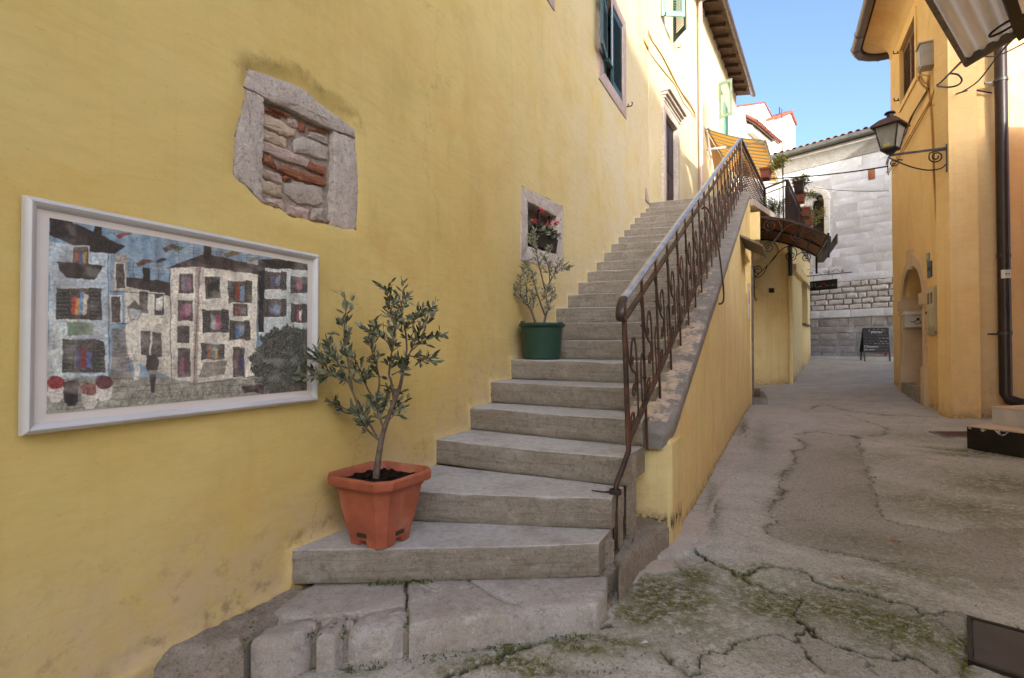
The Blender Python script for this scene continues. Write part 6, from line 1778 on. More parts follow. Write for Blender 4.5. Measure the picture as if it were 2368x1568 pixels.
# ------------------------------------------------------------------ ochre house on the right
oh = thing('ochre_house', WR.P(0, EYE), 'ochre plastered house with an arched doorway, brown shutters and a brown gutter', 'house')
OTOP = EYE + 6.02
sR1 = WR.pix(2064, 600)[0]
c2 = lambda a, b: WR.pix((2300 + a / 3.136) * .8457, b / 3.136 * .8457)
cd = lambda a, b: WR.pix((2400 + a / 3.1375) * .8457, (660 + b / 3.1375) * .8457)
OW = [c2(528, 850), c2(640, 690), c2(636, 140), c2(508, 425)]
ow_s0 = min(OW[0][0], OW[3][0], OW[1][0], OW[2][0]); ow_s1 = max(p[0] for p in OW); ow_z0 = (OW[0][1] + OW[1][1]) / 2; ow_z1 = (OW[2][1] + OW[3][1]) / 2
OWQ = [(ow_s0, ow_z0), (ow_s1, ow_z0), (ow_s1, ow_z1), (ow_s0, ow_z1)]
dl_ = cd(228, 800)[0]; dr_ = cd(406, 800)[0]         # far and near side of the doorway
if dl_ > dr_: dl_, dr_ = dr_, dl_
dzb = cd(330, 1235)[1]; dzs = cd(300, 480)[1]; dzt = cd(325, 200)[1]
dm = (dl_ + dr_) / 2
def ogive(l, r, zs, zt, n=7):
    m = (l + r) / 2; out = []
    for i in range(n + 1):
        a = i / n; out.append((r - (r - m) * (1 - math.cos(a * math.pi / 2)) ** .85, zs + (zt - zs) * math.sin(a * math.pi / 2) ** .95))
    out += [(2 * m - x, z) for x, z in reversed(out[:-1])]
    return out
DOOR = [(dl_, dzb), (dr_, dzb)] + ogive(dl_, dr_, dzs, dzt)
zsR = np.vectorize(lambda s: float(gz(*WR.P(s, 0).xy)))
o_disp = lambda s, z: (fbm(s * .9, z * .9, 41, 3) - .5) * .030
mb, S = sheet(WF_(WR), [(0, -.2), (sR1, -.2), (sR1, OTOP), (0, OTOP)], [DOOR, OWQ], .16, .30, .3, o_disp)
h_ = S[:, 1] - zsR(S[:, 0]); Z_ = np.zeros(len(S))
mb.build('side_wall', 'ochre', oh, 60, None, None, {'stain': np.clip(1 - h_ / .7, 0, 1) * .7, 'grime': np.clip(1 - h_ / .08, 0, 1) * .8, 'lip': Z_})
zsF = np.vectorize(lambda s: float(gz(*WF.P(s, 0).xy)))
mb, S = sheet(WF_(WF), [(0, -.3), (2.6, -.3), (2.6, OTOP + 1), (0, OTOP + 1)], (), .14, 0, .3, lambda s, z: (fbm(s * .9, z * .9, 51, 3) - .5) * .03)
h_ = S[:, 1] - zsF(S[:, 0]); Z_ = np.zeros(len(S))
blot = .9 * np.exp(-((S[:, 0] - .42) / .07) ** 2 - ((S[:, 1] - .75) / .28) ** 2)
mb.build('front_wall', 'ochre', oh, 60, None, None, {'stain': np.maximum(np.clip(1 - h_ / .35, 0, 1), blot), 'grime': np.clip(1 - h_ / .07, 0, 1), 'lip': Z_})
endW = Wall(WR.P(sR1, 0).xy, (WR.n * -1).xy, side=1)
if endW.n.dot(WR.d) < 0: endW.n = -endW.n
mb = MB(); mb.wbox(endW, .0, 6, -.2, OTOP, -.3, -.002); mb.build('end_wall', 'ochre', oh, 0)
mb = MB(); mb.wbox(WR, .3, sR1 - .3, -.2, OTOP, -.9, -.5); mb.build('inner_wall', 'wood_dark', oh, 0)
# coved plaster eave and gutter bending round the far corner
ev = [(0, .0), (.04, -.18), (.10, -.02), (.22, .16), (.38, .28), (.58, .36)]
vs, fs = [], []
stations = []
for s in np.linspace(-1.2, sR1 - .02, 10): stations.append((WR.P(s, 0), WR.n))
for a in np.linspace(0, 90, 8):
    nn = (WR.n * math.cos(R(a)) + WR.d * math.sin(R(a))); stations.append((WR.P(sR1, 0), nn))
for q in np.linspace(.3, 3, 4): stations.append((WR.P(sR1, 0, -q), WR.d))
evp = [(-.02, -.30), (.004, -.28), (.02, -.14), (.07, -.02), (.17, .07), (.31, .12), (.46, .13)]
for p, n in stations:
    for w, z in evp: vs.append(Vector((p.x, p.y, 0)) + n * w + Vector((0, 0, OTOP + z)))
m = len(evp)
for i in range(len(stations) - 1):
    for j in range(m - 1): fs.append((i * m + j, i * m + j + 1, (i + 1) * m + j + 1, (i + 1) * m + j))
mb = MB(); mb.add(vs, fs); mb.build('coved_eave', 'ochre', oh, 60, None, None, {'stain': [0] * len(vs), 'grime': [0] * len(vs), 'lip': [0] * len(vs)})
mb = MB(); mb.tube([Vector((p.x, p.y, 0)) + n * .58 + Vector((0, 0, OTOP + .12)) for p, n in stations], .085, 12)
for i in (2, 5, 8, 10, 13, 16):
    p, n = stations[i]; p2_, n2_ = stations[i + 1]
    a = Vector((p.x, p.y, 0)) + n * .58 + Vector((0, 0, OTOP + .12)); b = Vector((p2_.x, p2_.y, 0)) + n2_ * .58 + Vector((0, 0, OTOP + .12))
    mb.tube([a, a + (b - a).normalized() * .035], .094, 12)
mb.build('gutter', 'gutter', oh, 40)
mb = MB(); mb.tube([Vector((p.x, p.y, 0)) + n * .48 + Vector((0, 0, OTOP + .17)) for p, n in stations], 1.0, sec=RECT(.05, .02), up=(0, 0, 1)); mb.build('fascia', 'eave_wood', oh, 30)
rv, rf = [], []
for i_, (p, n) in enumerate(stations):
    s_ = min(max(WR.s_of(p.x, p.y), -1.2), sR1 - .4) if i_ < 18 else sR1 - .4
    rv += [Vector((p.x, p.y, 0)) + n * .56 + Vector((0, 0, OTOP + .2)), WR.P(s_, OTOP + 1.62, -3.2), WR.P(s_, OTOP + 3.4, -7)]
for i in range(len(stations) - 1):
    for j in range(2): rf.append((i * 3 + j, i * 3 + j + 1, i * 3 + 4 + j, i * 3 + 3 + j))
mb = MB(); mb.add(rv, rf); mb.build('roof', 'tile', oh, 0)
mb = MB(); gq_ = [(-.12, OTOP - .3), (-.12, OTOP + .30), (-3.2, OTOP + 1.58), (-7, OTOP + 3.36), (-7, OTOP - .3)]; mb.prism([WR.P(sR1 - .42, z, w) for w, z in gq_], [WR.P(sR1 - .62, z, w) for w, z in gq_]); mb.build('gable_end', 'ochre', oh, 0, None, None, {k: [0] * 10 for k in ('stain', 'grime', 'lip')})
# shuttered window
mb = MB(); mb.wbox(WR, ow_s0 + .001, ow_s1 - .001, ow_z0 + .001, ow_z1 - .001, -.28, -.25); ow = mb.build('window', 'glass', oh, 0, 'window behind brown louvred shutters')
ws = ow_s1 - ow_s0
louvre(WR.P(ow_s0 + .005, 0, -.06).xy, WR.d.xy, ow_z0 + .03, ow_z1 - .02, ws / 2 - .008, 'shutter_brown', ow, pitch=.06)
louvre(WR.P(ow_s1 - .005, 0, -.06).xy, (-WR.d).xy, ow_z0 + .03, ow_z1 - .02, ws / 2 - .008, 'shutter_brown', ow, pitch=.06)
mb = MB()
for a, b in ((ow_s0 - .10, ow_s0 - .004), (ow_s1 + .004, ow_s1 + .10)): mb.wbox(WR, a, b, ow_z0 - .1, ow_z1 + .1, .0, .018)
mb.wbox(WR, ow_s0 - .003, ow_s1 + .003, ow_z0 - .1, ow_z0 - .004, .0, .022); mb.wbox(WR, ow_s0 - .003, ow_s1 + .003, ow_z1 + .004, ow_z1 + .1, .0, .018)
mb.build('window_band', 'ochre', ow, 0)
hook(WR, ow_s1 + .05, ow_z0 + .12, oh); hook(WR, ow_s1 + .05, ow_z0 + 1.0, oh)
# doorway trim: stepped jambs, imposts, pointed arch with a keystone
def bandarch(l, r, w, zs, zt, w0, w1, n=7):
    i_ = ogive(l, r, zs, zt, n); o_ = ogive(l - w, r + w, zs, zt + w * 1.25, n)
    mb = MB()
    for k in range(len(i_) - 1):
        q = [i_[k], o_[k], o_[k + 1], i_[k + 1]]
        mb.prism([WR.P(a, b, w0) for a, b in q], [WR.P(a, b, w1) for a, b in q])
    return mb
trw = .15
bandarch(dl_, dr_, trw, dzs, dzt, -.02, .035).build('arch_band', 'cream_trim', oh, 0)
kz = dzt
mb = MB(); mb.prism([WR.P(dm - .06, kz - .06, -.05), WR.P(dm + .06, kz - .06, -.05), WR.P(dm + .10, kz + .27, -.05), WR.P(dm - .10, kz + .27, -.05)], [WR.P(dm - .06, kz - .06, .075), WR.P(dm + .06, kz - .06, .075), WR.P(dm + .10, kz + .27, .075), WR.P(dm - .10, kz + .27, .075)]); mb.build('keystone', 'cream_trim', oh, 0)
impz = cd(300, 575)[1]; basz = cd(300, 1060)[1]
for a, b, nm in ((dl_ - trw, dl_, 'jamb'), (dr_, dr_ + trw, 'jamb')):
    mb = MB(); mb.wbox(WR, a, b, basz, impz, -.02, .036)
    mb.build('jamb', 'cream_trim', oh, 0)
    inn = .30
    rock([(a - .04, impz), (b + (.04 if a < dm else .04), impz), (b + .04, dzs), (a - .04, dzs)], -.29, .075, .015, WF_(WR), 14, .001, 5, 1).build('impost', 'cream_trim', oh, 40)
    rock([(a - .03, dzb - .30), (b + .03, dzb - .30), (b + .03, basz), (a - .03, basz)], -.29, .065, .02, WF_(WR), 14, .001, 6, 1).build('jamb_base', 'cream_trim', oh, 40)
# reveal lining, door leaf, sill
for a, b in ((dl_ + .0, dl_ + .014), (dr_ - .014, dr_)):
    mb = MB(); mb.wbox(WR, a, b, dzb, dzs + .05, -.30, .0); mb.build('reveal', 'cream_trim', oh, 0)
mb = MB(); mb.prism([WR.P(a, b, -.36) for a, b in DOOR], [WR.P(a, b, -.305) for a, b in DOOR]); od = mb.build('door', 'wood_door', oh, 0, 'brown wooden leaf in the arched doorway')
for i in range(3):
    mb = MB(); a = dl_ + .08 + i * (dr_ - dl_ - .12) / 3; mb.wbox(WR, a, a + (dr_ - dl_ - .12) / 3 - .03, dzb + .1, dzs, -.305, -.295); mb.build('door_plank', 'wood_door', od, 0)
mb = rock([(dl_ - .02, -.40), (dr_ + .02, -.40), (dr_ + .02, .06), (dl_ - .02, .06)], dzb - .5, dzb, .015, lambda p, q, h: WR.P(p, h, q), 24, .004, 83, 1); mb.build('door_sill', 'oldconcrete', oh, 50)
mb = MB(); mb.box(WR.P(dr_ - .03, dzb + 1.25, .05), WR.d * .015, WR.n * .04, Vector((0, 0, .05))); mb.build('hinge', 'cream_trim', oh, 0)
# brown drainpipe on the front wall
px = WF.pix(2303, 500)[0]
F_pt = lambda u, v, w=0: WF.P(*WF.pix(u, v), w)
pz_top = OTOP + .9; pz_bot = WF.pix(2318, 918)[1]
mb = MB(); mb.tube([WF.P(px, pz_top, .13), WF.P(px, pz_bot + .05, .13), WF.P(px + .02, pz_bot - .02, .15), WF.P(px + .22, pz_bot - .10, .22), WF.P(px + .8, pz_bot - .17, .30)], .068, 14)
for v in (600, 775):
    z = WF.pix(2303, v)[1]; mb.tube([WF.P(px, z, .13), WF.P(px, z + .05, .13)], .074, 14)
mb.build('drainpipe', 'brownpipe', oh, 40)
for v in (200, 775):
    z = WF.pix(2303, v)[1]
    mb = MB(); mb.tube([WF.P(px, z, .13), WF.P(px, z + .035, .13)], .076, 14); mb.box(WF.P(px - .12, z + .01, .10), WF.d * .05, WF.n * .012, Vector((0, 0, .012))); mb.box(WF.P(px, z + .015, .03), WF.d * .01, WF.n * .06, Vector((0, 0, .012))); mb.build('pipe_clamp', 'greyiron', oh, 40)
z = WF.pix(2303, 638)[1]
st_ = thing('white_sticker', WF.P(px, z, .2), 'white rectangular label stuck on the dark drainpipe', 'label')
vs = []
for zz in (z - .055, z + .055):
    for a in np.linspace(-1.0, 1.0, 7): vs.append(WF.P(px + .0695 * math.sin(a), zz, .13 + .0695 * math.cos(a)))
mb = MB(); mb.add(vs, [(i, i + 1, 8 + i, 7 + i) for i in range(6)]); mb.build('paper', 'white_box', st_, 60)
mb = MB(); vs = [WF.P(px + .0702 * math.sin(a), zz, .13 + .0702 * math.cos(a)) for zz in (z - .008, z + .008) for a in (-.35, -.1, .1, .35)]; mb.add(vs, [(0, 1, 5, 4), (2, 3, 7, 6)]); mb.build('print_mark', 'black', st_, 0)
# conduit and painted cables on the side wall
mb = MB(); mb.tube(smoothpath([WR.P(*c2(*p), .02) for p in [(765, 640), (760, 760), (780, 880), (795, 1100), (805, 1360), (812, 1560)]] + [WR.P(*cd(*p), .02) for p in [(533, 0), (535, 300), (540, 700), (545, 1100), (545, 1425)]], 3), .014, 6); mb.build('conduit', 'painted_cable', oh, 60)
for i, pts in enumerate([[(765, 760), (690, 880), (640, 960), (600, 1050), (540, 1190), (440, 1330), (410, 1400), (415, 1500)], [(830, 740), (770, 880), (700, 1000), (600, 1170), (500, 1340), (400, 1480)], [(760, 770), (680, 900), (620, 1000), (585, 1080), (500, 1230), (425, 1340), (402, 1410)], [(835, 735), (790, 880), (720, 1010), (620, 1180), (520, 1350), (425, 1480)]]):
    wire([WR.P(*c2(*p), .02 + .006 * i) for p in pts], .010, 'painted_cable' if i % 2 else 'wood_door', oh)
wire([WR.P(*c2(*p), w) for p, w in [((770, 560), .06), ((740, 620), .09), ((760, 690), .08), ((790, 700), .07), ((800, 640), .08), ((740, 640), .1), ((735, 700), .08), ((770, 760), .05)]], .016, 'painted_cable', oh, 'cable_loop', 4)
wire([WR.P(*c2(*p), .03) for p in [(845, 730), (845, 800), (830, 880), (795, 915)]], .008, 'painted_cable', oh)

# junction box
jb = c2(690, 600); jt = c2(800, 350)
jbx = thing('junction_box', WR.P(jb[0], jb[1], 0), 'grey plastic junction box high on the ochre wall beside the shutters', 'box')
s0_ = c2(803, 450)[0]; s1_ = s0_ + .22; zlo, zhi = c2(803, 548)[1], c2(803, 350)[1]
mb = MB(); mb.wbox(WR, s0_, s1_, zlo, zhi, .0, .16); mb.build('casing', 'grey_box', jbx, 30)
mb = MB(); mb.wbox(WR, s0_ + .02, s1_ - .02, zlo + .03, zhi - .03, .1605, .172); mb.build('lid', 'grey_box', jbx, 30)
mb = MB(); mb.wbox(WR, s0_ - .02, s1_ + .02, zhi + .001, zhi + .02, .0, .19); mb.build('rain_cap', 'grey_box', jbx, 0)

# mailbox hanging on the far jamb inside the doorway
mz0 = cd(315, 725)[1]; mz1 = cd(315, 585)[1]
ml = thing('mailbox', WR.P(dr_, mz0, -.1), 'white metal mailbox with a little horn emblem in the arched doorway', 'mailbox')
JW = Wall(WR.P(dr_ - .016, 0, .04).xy, (-WR.n).xy, side=1)
if JW.n.dot(WR.d) > 0: JW.n = -JW.n
mb = MB(); mb.wbox(JW, .03, .40, mz0, mz1 - .04, .0, .12); mb.build('body', 'white_box', ml, 30)
mb = MB(); mb.hexa([JW.P(.0, mz1 - .05, .001), JW.P(.42, mz1 - .05, .001), JW.P(.42, mz1 - .05, .15), JW.P(.0, mz1 - .05, .15), JW.P(.02, mz1 + .03, .0), JW.P(.41, mz1 + .03, .0), JW.P(.41, mz1 - .015, .13), JW.P(.02, mz1 - .015, .13)]); mb.build('lid', 'white_box', ml, 0)
mb = MB(); c_ = (.215, mz0 + (mz1 - mz0) * .33)
mb.tube([JW.P(c_[0] + .05 * math.cos(a), c_[1] + .035 * math.sin(a), .124) for a in np.linspace(0, 2 * math.pi, 13)], .006, 5)
for q in (-1, 1): mb.tube([JW.P(c_[0] + q * .05, c_[1], .124), JW.P(c_[0] + q * .11, c_[1] + .01, .124)], .006, 5)
mb.build('horn_emblem', 'greyiron', ml, 60)
mb = MB(); mb.box(JW.P(.22, mz1 - .13, .123), JW.d * .022, JW.n * .004, Vector((0, 0, .014))); mb.build('lock', 'iron', ml, 0)

# meter cabinet
k0 = cd(445, 400); k1 = cd(520, 375); k2 = cd(455, 800)
s0_, s1_ = sorted((cd(445, 600)[0], cd(521, 600)[0])); zlo, zhi = cd(485, 800)[1], cd(485, 385)[1]
mc = thing('meter_cabinet', WR.P((s0_ + s1_) / 2, zlo, 0), 'cream metal meter cabinet with two grilles beside the arched doorway', 'cabinet')
mb = MB(); mb.wbox(WR, s0_, s1_, zlo, zhi, .0, .03); mb.build('frame', 'cream_box', mc, 0)
W_ = s1_ - s0_; H_ = zhi - zlo
mb = MB(); mb.wbox(WR, s0_ + .03, s1_ - .03, zlo + H_ * .12, zhi - .03, .0305, .045); mb.build('door', 'cream_box', mc, 0)
for f in (.22, .58):
    mb = MB(); mb.wbox(WR, s0_ + W_ * f, s0_ + W_ * (f + .2), zhi - H_ * .36, zhi - H_ * .13, .0455, .050); mb.build('grille', 'wood_grey', mc, 0)
a, b, c_, d_ = s0_ + W_ * .22, s0_ + W_ * .80, zlo + H_ * .18, zlo + H_ * .56
for q in ((a, b, c_, c_ + .03), (a, b, d_ - .03, d_), (a, a + .03, c_ + .0301, d_ - .0301), (b - .03, b, c_ + .0301, d_ - .0301)):
    mb = MB(); mb.wbox(WR, *q, .0455, .056); mb.build('panel_moulding', 'cream_box', mc, 0)
for f in (.02, .06): 
    mb = MB(); mb.wbox(WR, s0_ - .005, s1_ + .005, zlo + H_ * f, zlo + H_ * f + .018, .0305, .05); mb.build('slat', 'cream_box', mc, 0)
mb = MB(); mb.box(WR.P(s1_ - .05, zlo + H_ * .47, .05), WR.d * .012, WR.n * .012, Vector((0, 0, .02))); mb.build('lock', 'black', mc, 0)

# house number plates
for nm, a, b, mat, lab, txt in (('house_number_plate', (424, 180), (447, 98), 'grey_plate', 'small grey enamel house number plate above the blue plate', '4'), ('street_plate', (434, 315), (466, 170), 'blue_plate', 'dark blue enamel plate on the ochre wall above the meter cabinet', None)):
    p0, p1 = cd(*a), cd(*b); s0_, s1_ = sorted((p0[0], p1[0])); zlo = cd((a[0] + b[0]) / 2, a[1] - 6)[1]; zhi = cd((a[0] + b[0]) / 2, b[1] + 4)[1]
    pl = thing(nm, WR.P(s0_, zlo, 0), lab, 'plate')
    mb = MB(); mb.wbox(WR, s0_, s1_, zlo, zhi, -.002, .014); mb.build('enamel', mat, pl, 0)
    mb = MB(); mb.wbox(WR, s0_ + .02, s1_ - .02, (zlo + zhi) / 2 - .02, (zlo + zhi) / 2 + .035, .0142, .0155); mb.build('worn_mark', 'grey_box' if txt else 'black', pl, 0)

# wall lantern on a scrolled arm
ln = thing('wall_lantern', WR.P(.03, EYE + 2.72, 0), 'black iron street lantern with dusty glass on a scrolled wall arm', 'lantern')
zA_ = EYE + 2.70
LX = Wall(WR.P(.05, 0, 0).xy, WR.n.xy, side=1)     # plane of the arm, square to the side wall
mb = MB(); mb.tube([LX.P(.0, zA_, 0), LX.P(.66, zA_, 0)], 1.0, sec=RECT(.013, .013), up=(0, 0, 1)); mb.build('arm', 'iron', ln, 30)
mb = MB(); mb.box(LX.P(.01, zA_ - .14, 0), LX.d * .008, LX.n * .02, Vector((0, 0, .19))); mb.build('wall_plate', 'iron', ln, 0)
mb = MB(); mb.tube(smoothpath([LX.P(a, zA_ + b, 0) for a, b in [(.02, -.22), (.08, -.27), (.22, -.27), (.40, -.20), (.56, -.10), (.66, -.03)]], 4), .009, 6); mb.build('stay', 'iron', ln, 60)
mb = MB(); mb.tube(smoothpath([LX.P(a, zA_ + b, 0) for a, b in [(.02, -.02)] + spir((.125, -.10), .085, 1.7, .9, -1)], 3), .009, 6); mb.build('scroll', 'iron', ln, 60)
mb = MB(); mb.tube(smoothpath([LX.P(a, zA_ + b, 0) for a, b in [(.50, -.09)] + spir((.60, -.11), .055, 1.6, 2.4, 1)], 3), .008, 6); mb.build('scroll', 'iron', ln, 60)
lc = LX.P(.64, zA_ + .03, 0)
ax, ay = (WR.n * .88 + WR.d * .47).normalized(), (WR.d * .88 - WR.n * .47).normalized()
def lring(h, z): return [lc + ax * (a * h) + ay * (b * h) + Vector((0, 0, z)) for a, b in ((-1, -1), (1, -1), (1, 1), (-1, 1))]
zb_, zt_ = .05, .37
hb, ht_ = .085, .143
for i in range(4):
    lo, hi = lring(hb, zb_), lring(ht_, zt_)
    mb = MB(); mb.tube([lo[i], hi[i]], .010, 6); mb.build('corner_bar', 'iron', ln)
    lo, hi = lring(hb - .006, zb_), lring(ht_ - .006, zt_)
    mb = MB(); mb.add([lo[i], lo[(i + 1) % 4], hi[(i + 1) % 4], hi[i]], [(0, 1, 2, 3)]); mb.build('pane', 'lampglass', ln, 0)
for h, z in ((hb, zb_), (ht_, zt_)):
    mb = MB(); r_ = lring(h, z)
    for i in range(4): mb.tube([r_[i], r_[(i + 1) % 4]], 1.0, sec=RECT(.012, .012), up=(0, 0, 1))
    mb.build('frame_ring', 'iron', ln)
mb = MB(); r0 = lring(ht_ + .045, zt_ - .005); r1 = lring(ht_ + .038, zt_ + .02); r2 = lring(.10, zt_ + .10); r3 = lring(.045, zt_ + .13)
vs = r0 + r1 + r2 + r3; fs = [(3, 2, 1, 0)]
for k in range(3): fs += [(k * 4 + j, k * 4 + (j + 1) % 4, k * 4 + 4 + (j + 1) % 4, k * 4 + 4 + j) for j in range(4)]
fs.append((12, 13, 14, 15)); mb.add(vs, fs); mb.build('roof', 'rust', ln, 0)
mb = MB(); mb.lathe(lc + Vector((0, 0, zt_ + .12)), [(0, 0), (.04, 0), (.042, .06), (.07, .065), (.06, .085), (.02, .10), (0, .10)], 14); mb.build('chimney', 'iron', ln, 40)
mb = MB(); mb.lathe(lc, [(0, -.01), (.05, -.01), (.07, .02), (.10, .05), (0, .05)], 12); mb.build('base_cup', 'iron', ln, 40)
mb = MB(); r_ = lring(hb + .005, zb_ + .05); a0, a1 = r_[0], r_[3]
bq = lring(hb + .012, zb_ + .03); bt = lring(hb + .018, zb_ + .065)
mb.add([bq[0].lerp(bq[1], .35), bq[0].lerp(bq[1], .75), bt[0].lerp(bt[1], .75), bt[0].lerp(bt[1], .35)], [(0, 1, 2, 3)]); mb.build('yellow_tag', 'leafyellow', ln, 0, None, None, {'tint': [1] * 4})

# ------------------------------------------------------------------ low house right of the camera: wall, steps, canopy
R2W = Wall((6.75, 7.04), (-.438, -.9), side=1)
if R2W.n.dot(Vector((-1, 0, 0))) < 0: R2W.n = -R2W.n
r2 = thing('right_hand_house', R2W.P(4, EYE, 0), 'low ochre house just outside the right edge of the view', 'house')
mb = MB(); mb.wbox(R2W, .35, 9.0, -.5, EYE + 2.9, -5, 0); mb.build('wall', 'ochre', r2, 0, None, None, {k: [0] * 8 for k in ('stain', 'grime', 'lip')})
mb = MB(); mb.wbox(R2W, 0.4, 9.4, EYE + 2.9, EYE + 3.05, -5.2, .03); mb.build('roof', 'tile', r2, 0)
# steps
ZT1 = EYE - .80; q0 = at_z(2234, 984, ZT1); q1 = at_z(2368, 1000, ZT1); q2 = at_z(2316, 963, ZT1)
stp = thing('tiled_door_steps', q0, 'two tiled door steps with dark painted plinth at the right edge', 'steps')
dF = (q1 - q0).normalized(); dB = Vector((-dF.y, dF.x, 0)); dB = dB if dB.x > 0 else -dB
L1, D1 = 2.2, 1.6
def slab2(o, d1, l1, d2, l2, z0, z1, name, mat, par, label=None, r=0):
    mb = MB(); P_ = [o, o + d1 * l1, o + d1 * l1 + d2 * l2, o + d2 * l2]
    mb.hexa([Vector((p.x, p.y, z0)) for p in P_] + [Vector((p.x, p.y, z1)) for p in P_]); return mb.build(name, mat, par, 0, label)
slab2(q0 + dF * .005 + dB * .005, dF, L1, dB, D1, EYE - 1.3, ZT1 - .012, 'plinth', 'brown_paint', stp, 'dark brown painted lower riser')
PF = Wall(q0.xy, dF.xy, side=1)
if PF.n.dot(dB) > 0: PF.n = -PF.n
for i_, (a_, w_, h_) in enumerate(((.015, .03, .02), (.12, .05, .03), (.25, .11, .042))):
    rock([(a_, ZT1 - .014), (a_ + w_, ZT1 - .014), (a_ + w_ * .9, ZT1 - .014 - h_ * .6), (a_ + w_ * .55, ZT1 - .014 - h_), (a_ + w_ * .15, ZT1 - .014 - h_ * .7)], -.006, -.0035, .0005, lambda s, z, w: PF.P(s, z, w), 22, .007, 600 + i_, 0).build('bare_patch', 'white_paint', stp, 0)
tx, ty = 7, 5
for i in range(tx):
    for j in range(ty):
        slab2(q0 + dF * (i * .3 + .002) + dB * (j * .3 + .002), dF, .296, dB, .296, ZT1 - .0115, ZT1, 'tile', 'tan_tile', stp)
u0 = at_z(2317, 962, ZT1); off = (u0 - q0).dot(dB); offF = (u0 - q0).dot(dF)
o2 = q0 + dF * .02 + dB * (off * .86)
o2 = at_z(2316, 995, ZT1); o2 = q0 + dF * max(.0, (o2 - q0).dot(dF)) * 0 + dB * .36 + dF * .03
zt2_ = ZT1 + .185
slab2(o2 + dF * .004, dF, L1, dB, D1, ZT1 + .002, zt2_ - .012, 'upper_riser', 'white_paint', stp, 'chipped white upper riser')
for i in range(6):
    for j in range(4): slab2(o2 + dF * (i * .3 + .002) + dB * (j * .3 - .01), dF, .296, dB, .296, zt2_ - .0115, zt2_, 'tile', 'tan_tile', stp)
# corrugated canopy
cc = at_y(2232, 145, 3.8); e1 = Vector((-.753, -.658, 0)); e2 = Vector((.658, -.753, 0))
# second edge passes through the pixel (2368, 65): pick its rise
d_ = ray(2368, 65); A_m = np.array([[d_.x, -e2.x], [d_.y, -e2.y]]); t_ = np.linalg.solve(A_m, np.array([cc.x, cc.y]))
zz_ = EYE + d_.z * t_[0]; rise = (zz_ - cc.z) / max(t_[1], .05); e2s = Vector((e2.x, e2.y, rise)).normalized()
cg = thing('corrugated_canopy', cc, 'dusty corrugated plastic canopy on a dark iron frame in the upper right corner', 'canopy')
nrm = e1.cross(e2s).normalized(); nrm = nrm if nrm.z > 0 else -nrm
LE1, LE2 = 1.9, 1.5
vs, fs = [], []
nj = 132
for i in range(2):
    for j in range(nj + 1):
        w = LE2 * j / nj; vs.append(cc + e1 * (LE1 * i) + e2s * w + nrm * (.014 * math.cos(2 * math.pi * w / .076) + .02))
for j in range(nj): fs.append((j, j + 1, nj + 2 + j, nj + 1 + j))
mb = MB(); mb.add(vs, fs); mb.build('corrugated_sheet', 'corrugated', cg, 60, None, None, {'rib_light': [.5 + .5 * math.cos(2 * math.pi * (LE2 * j / nj) / .076) for i in range(2) for j in range(nj + 1)]})
def beam(a, b, wd, h, name, mat):
    mb = MB(); mb.tube([a, b], 1.0, sec=RECT(wd / 2, h / 2), up=nrm); mb.build(name, mat, cg, 0)
beam(cc - e1 * .02, cc + e1 * LE1, .03, .03, 'edge_angle', 'oldconcrete')
beam(cc - e2s * .01, cc + e2s * LE2, .05, .05, 'end_beam', 'wood_grey')
beam(cc + e2s * .30 - nrm * .035, cc + e2s * .30 + e1 * LE1 - nrm * .035, .055, .06, 'purlin', 'black')
beam(cc + e2s * 1.0 - nrm * .035, cc + e2s * 1.0 + e1 * LE1 - nrm * .035, .055, .06, 'purlin', 'black')
mb = MB(); q = cc + e2s * .25 + e1 * .22 - nrm * .02; mb.tube([q + e1 * .05 * math.cos(a) + e2s * .09 * math.sin(a) for a in np.linspace(0, 2 * math.pi, 15)], .008, 5); mb.build('scroll', 'iron', cg, 60)
# support wall bracket (beyond the picture edge)
mb = MB(); mb.tube([cc + e2s * LE2 + e1 * .3, R2W.P(R2W.s_of(*(cc + e2s * LE2 + e1 * .3).xy), cc.z + .5, .0)], .03, 6); mb.build('wall_bracket', 'black', cg)

# covers in the pavement
def cover(px, name, mat, label, inset=.025):
    q = [gpix(u, v) for u, v in px]
    z = [float(gz(*p)) for p in q]
    t = thing(name, (q[0][0], q[0][1], z[0]), label, 'manhole cover')
    c = (sum(p[0] for p in q) / len(q), sum(p[1] for p in q) / len(q))
    tz = .012
    P_ = [Vector((p[0], p[1], zz + tz)) for p, zz in zip(q, z)]
    C = sum(P_, Vector()) / 4
    fr = MB()
    inn = [p + (C - p).normalized() * inset for p in P_]
    dnv = Vector((0, 0, -.05))
    for i in range(4):
        j = (i + 1) % 4
        fr.hexa([P_[i] + dnv, P_[j] + dnv, inn[j] + dnv, inn[i] + dnv, P_[i], P_[j], inn[j], inn[i]])
    fr.build('frame', 'concrete' if mat == 'rustplate' else 'iron', t, 0)
    ins = [p + (C - p).normalized() * (inset + .006) + Vector((0, 0, -.004)) for p in P_]
    mb = MB(); mb.hexa([p + dnv for p in ins] + ins); mb.build('plate', mat, t, 0)
    return t
cover([(2236, 1428), (2470, 1490), (2560, 1640), (2238, 1532)], 'manhole_cover', 'manhole', 'dark smooth steel access cover at the lower right corner')
cover([(2148, 999), (2238, 999), (2262, 1012), (2188, 1012)], 'manhole_cover', 'rustplate', 'narrow rusty steel cover beside the tiled door steps', .03)

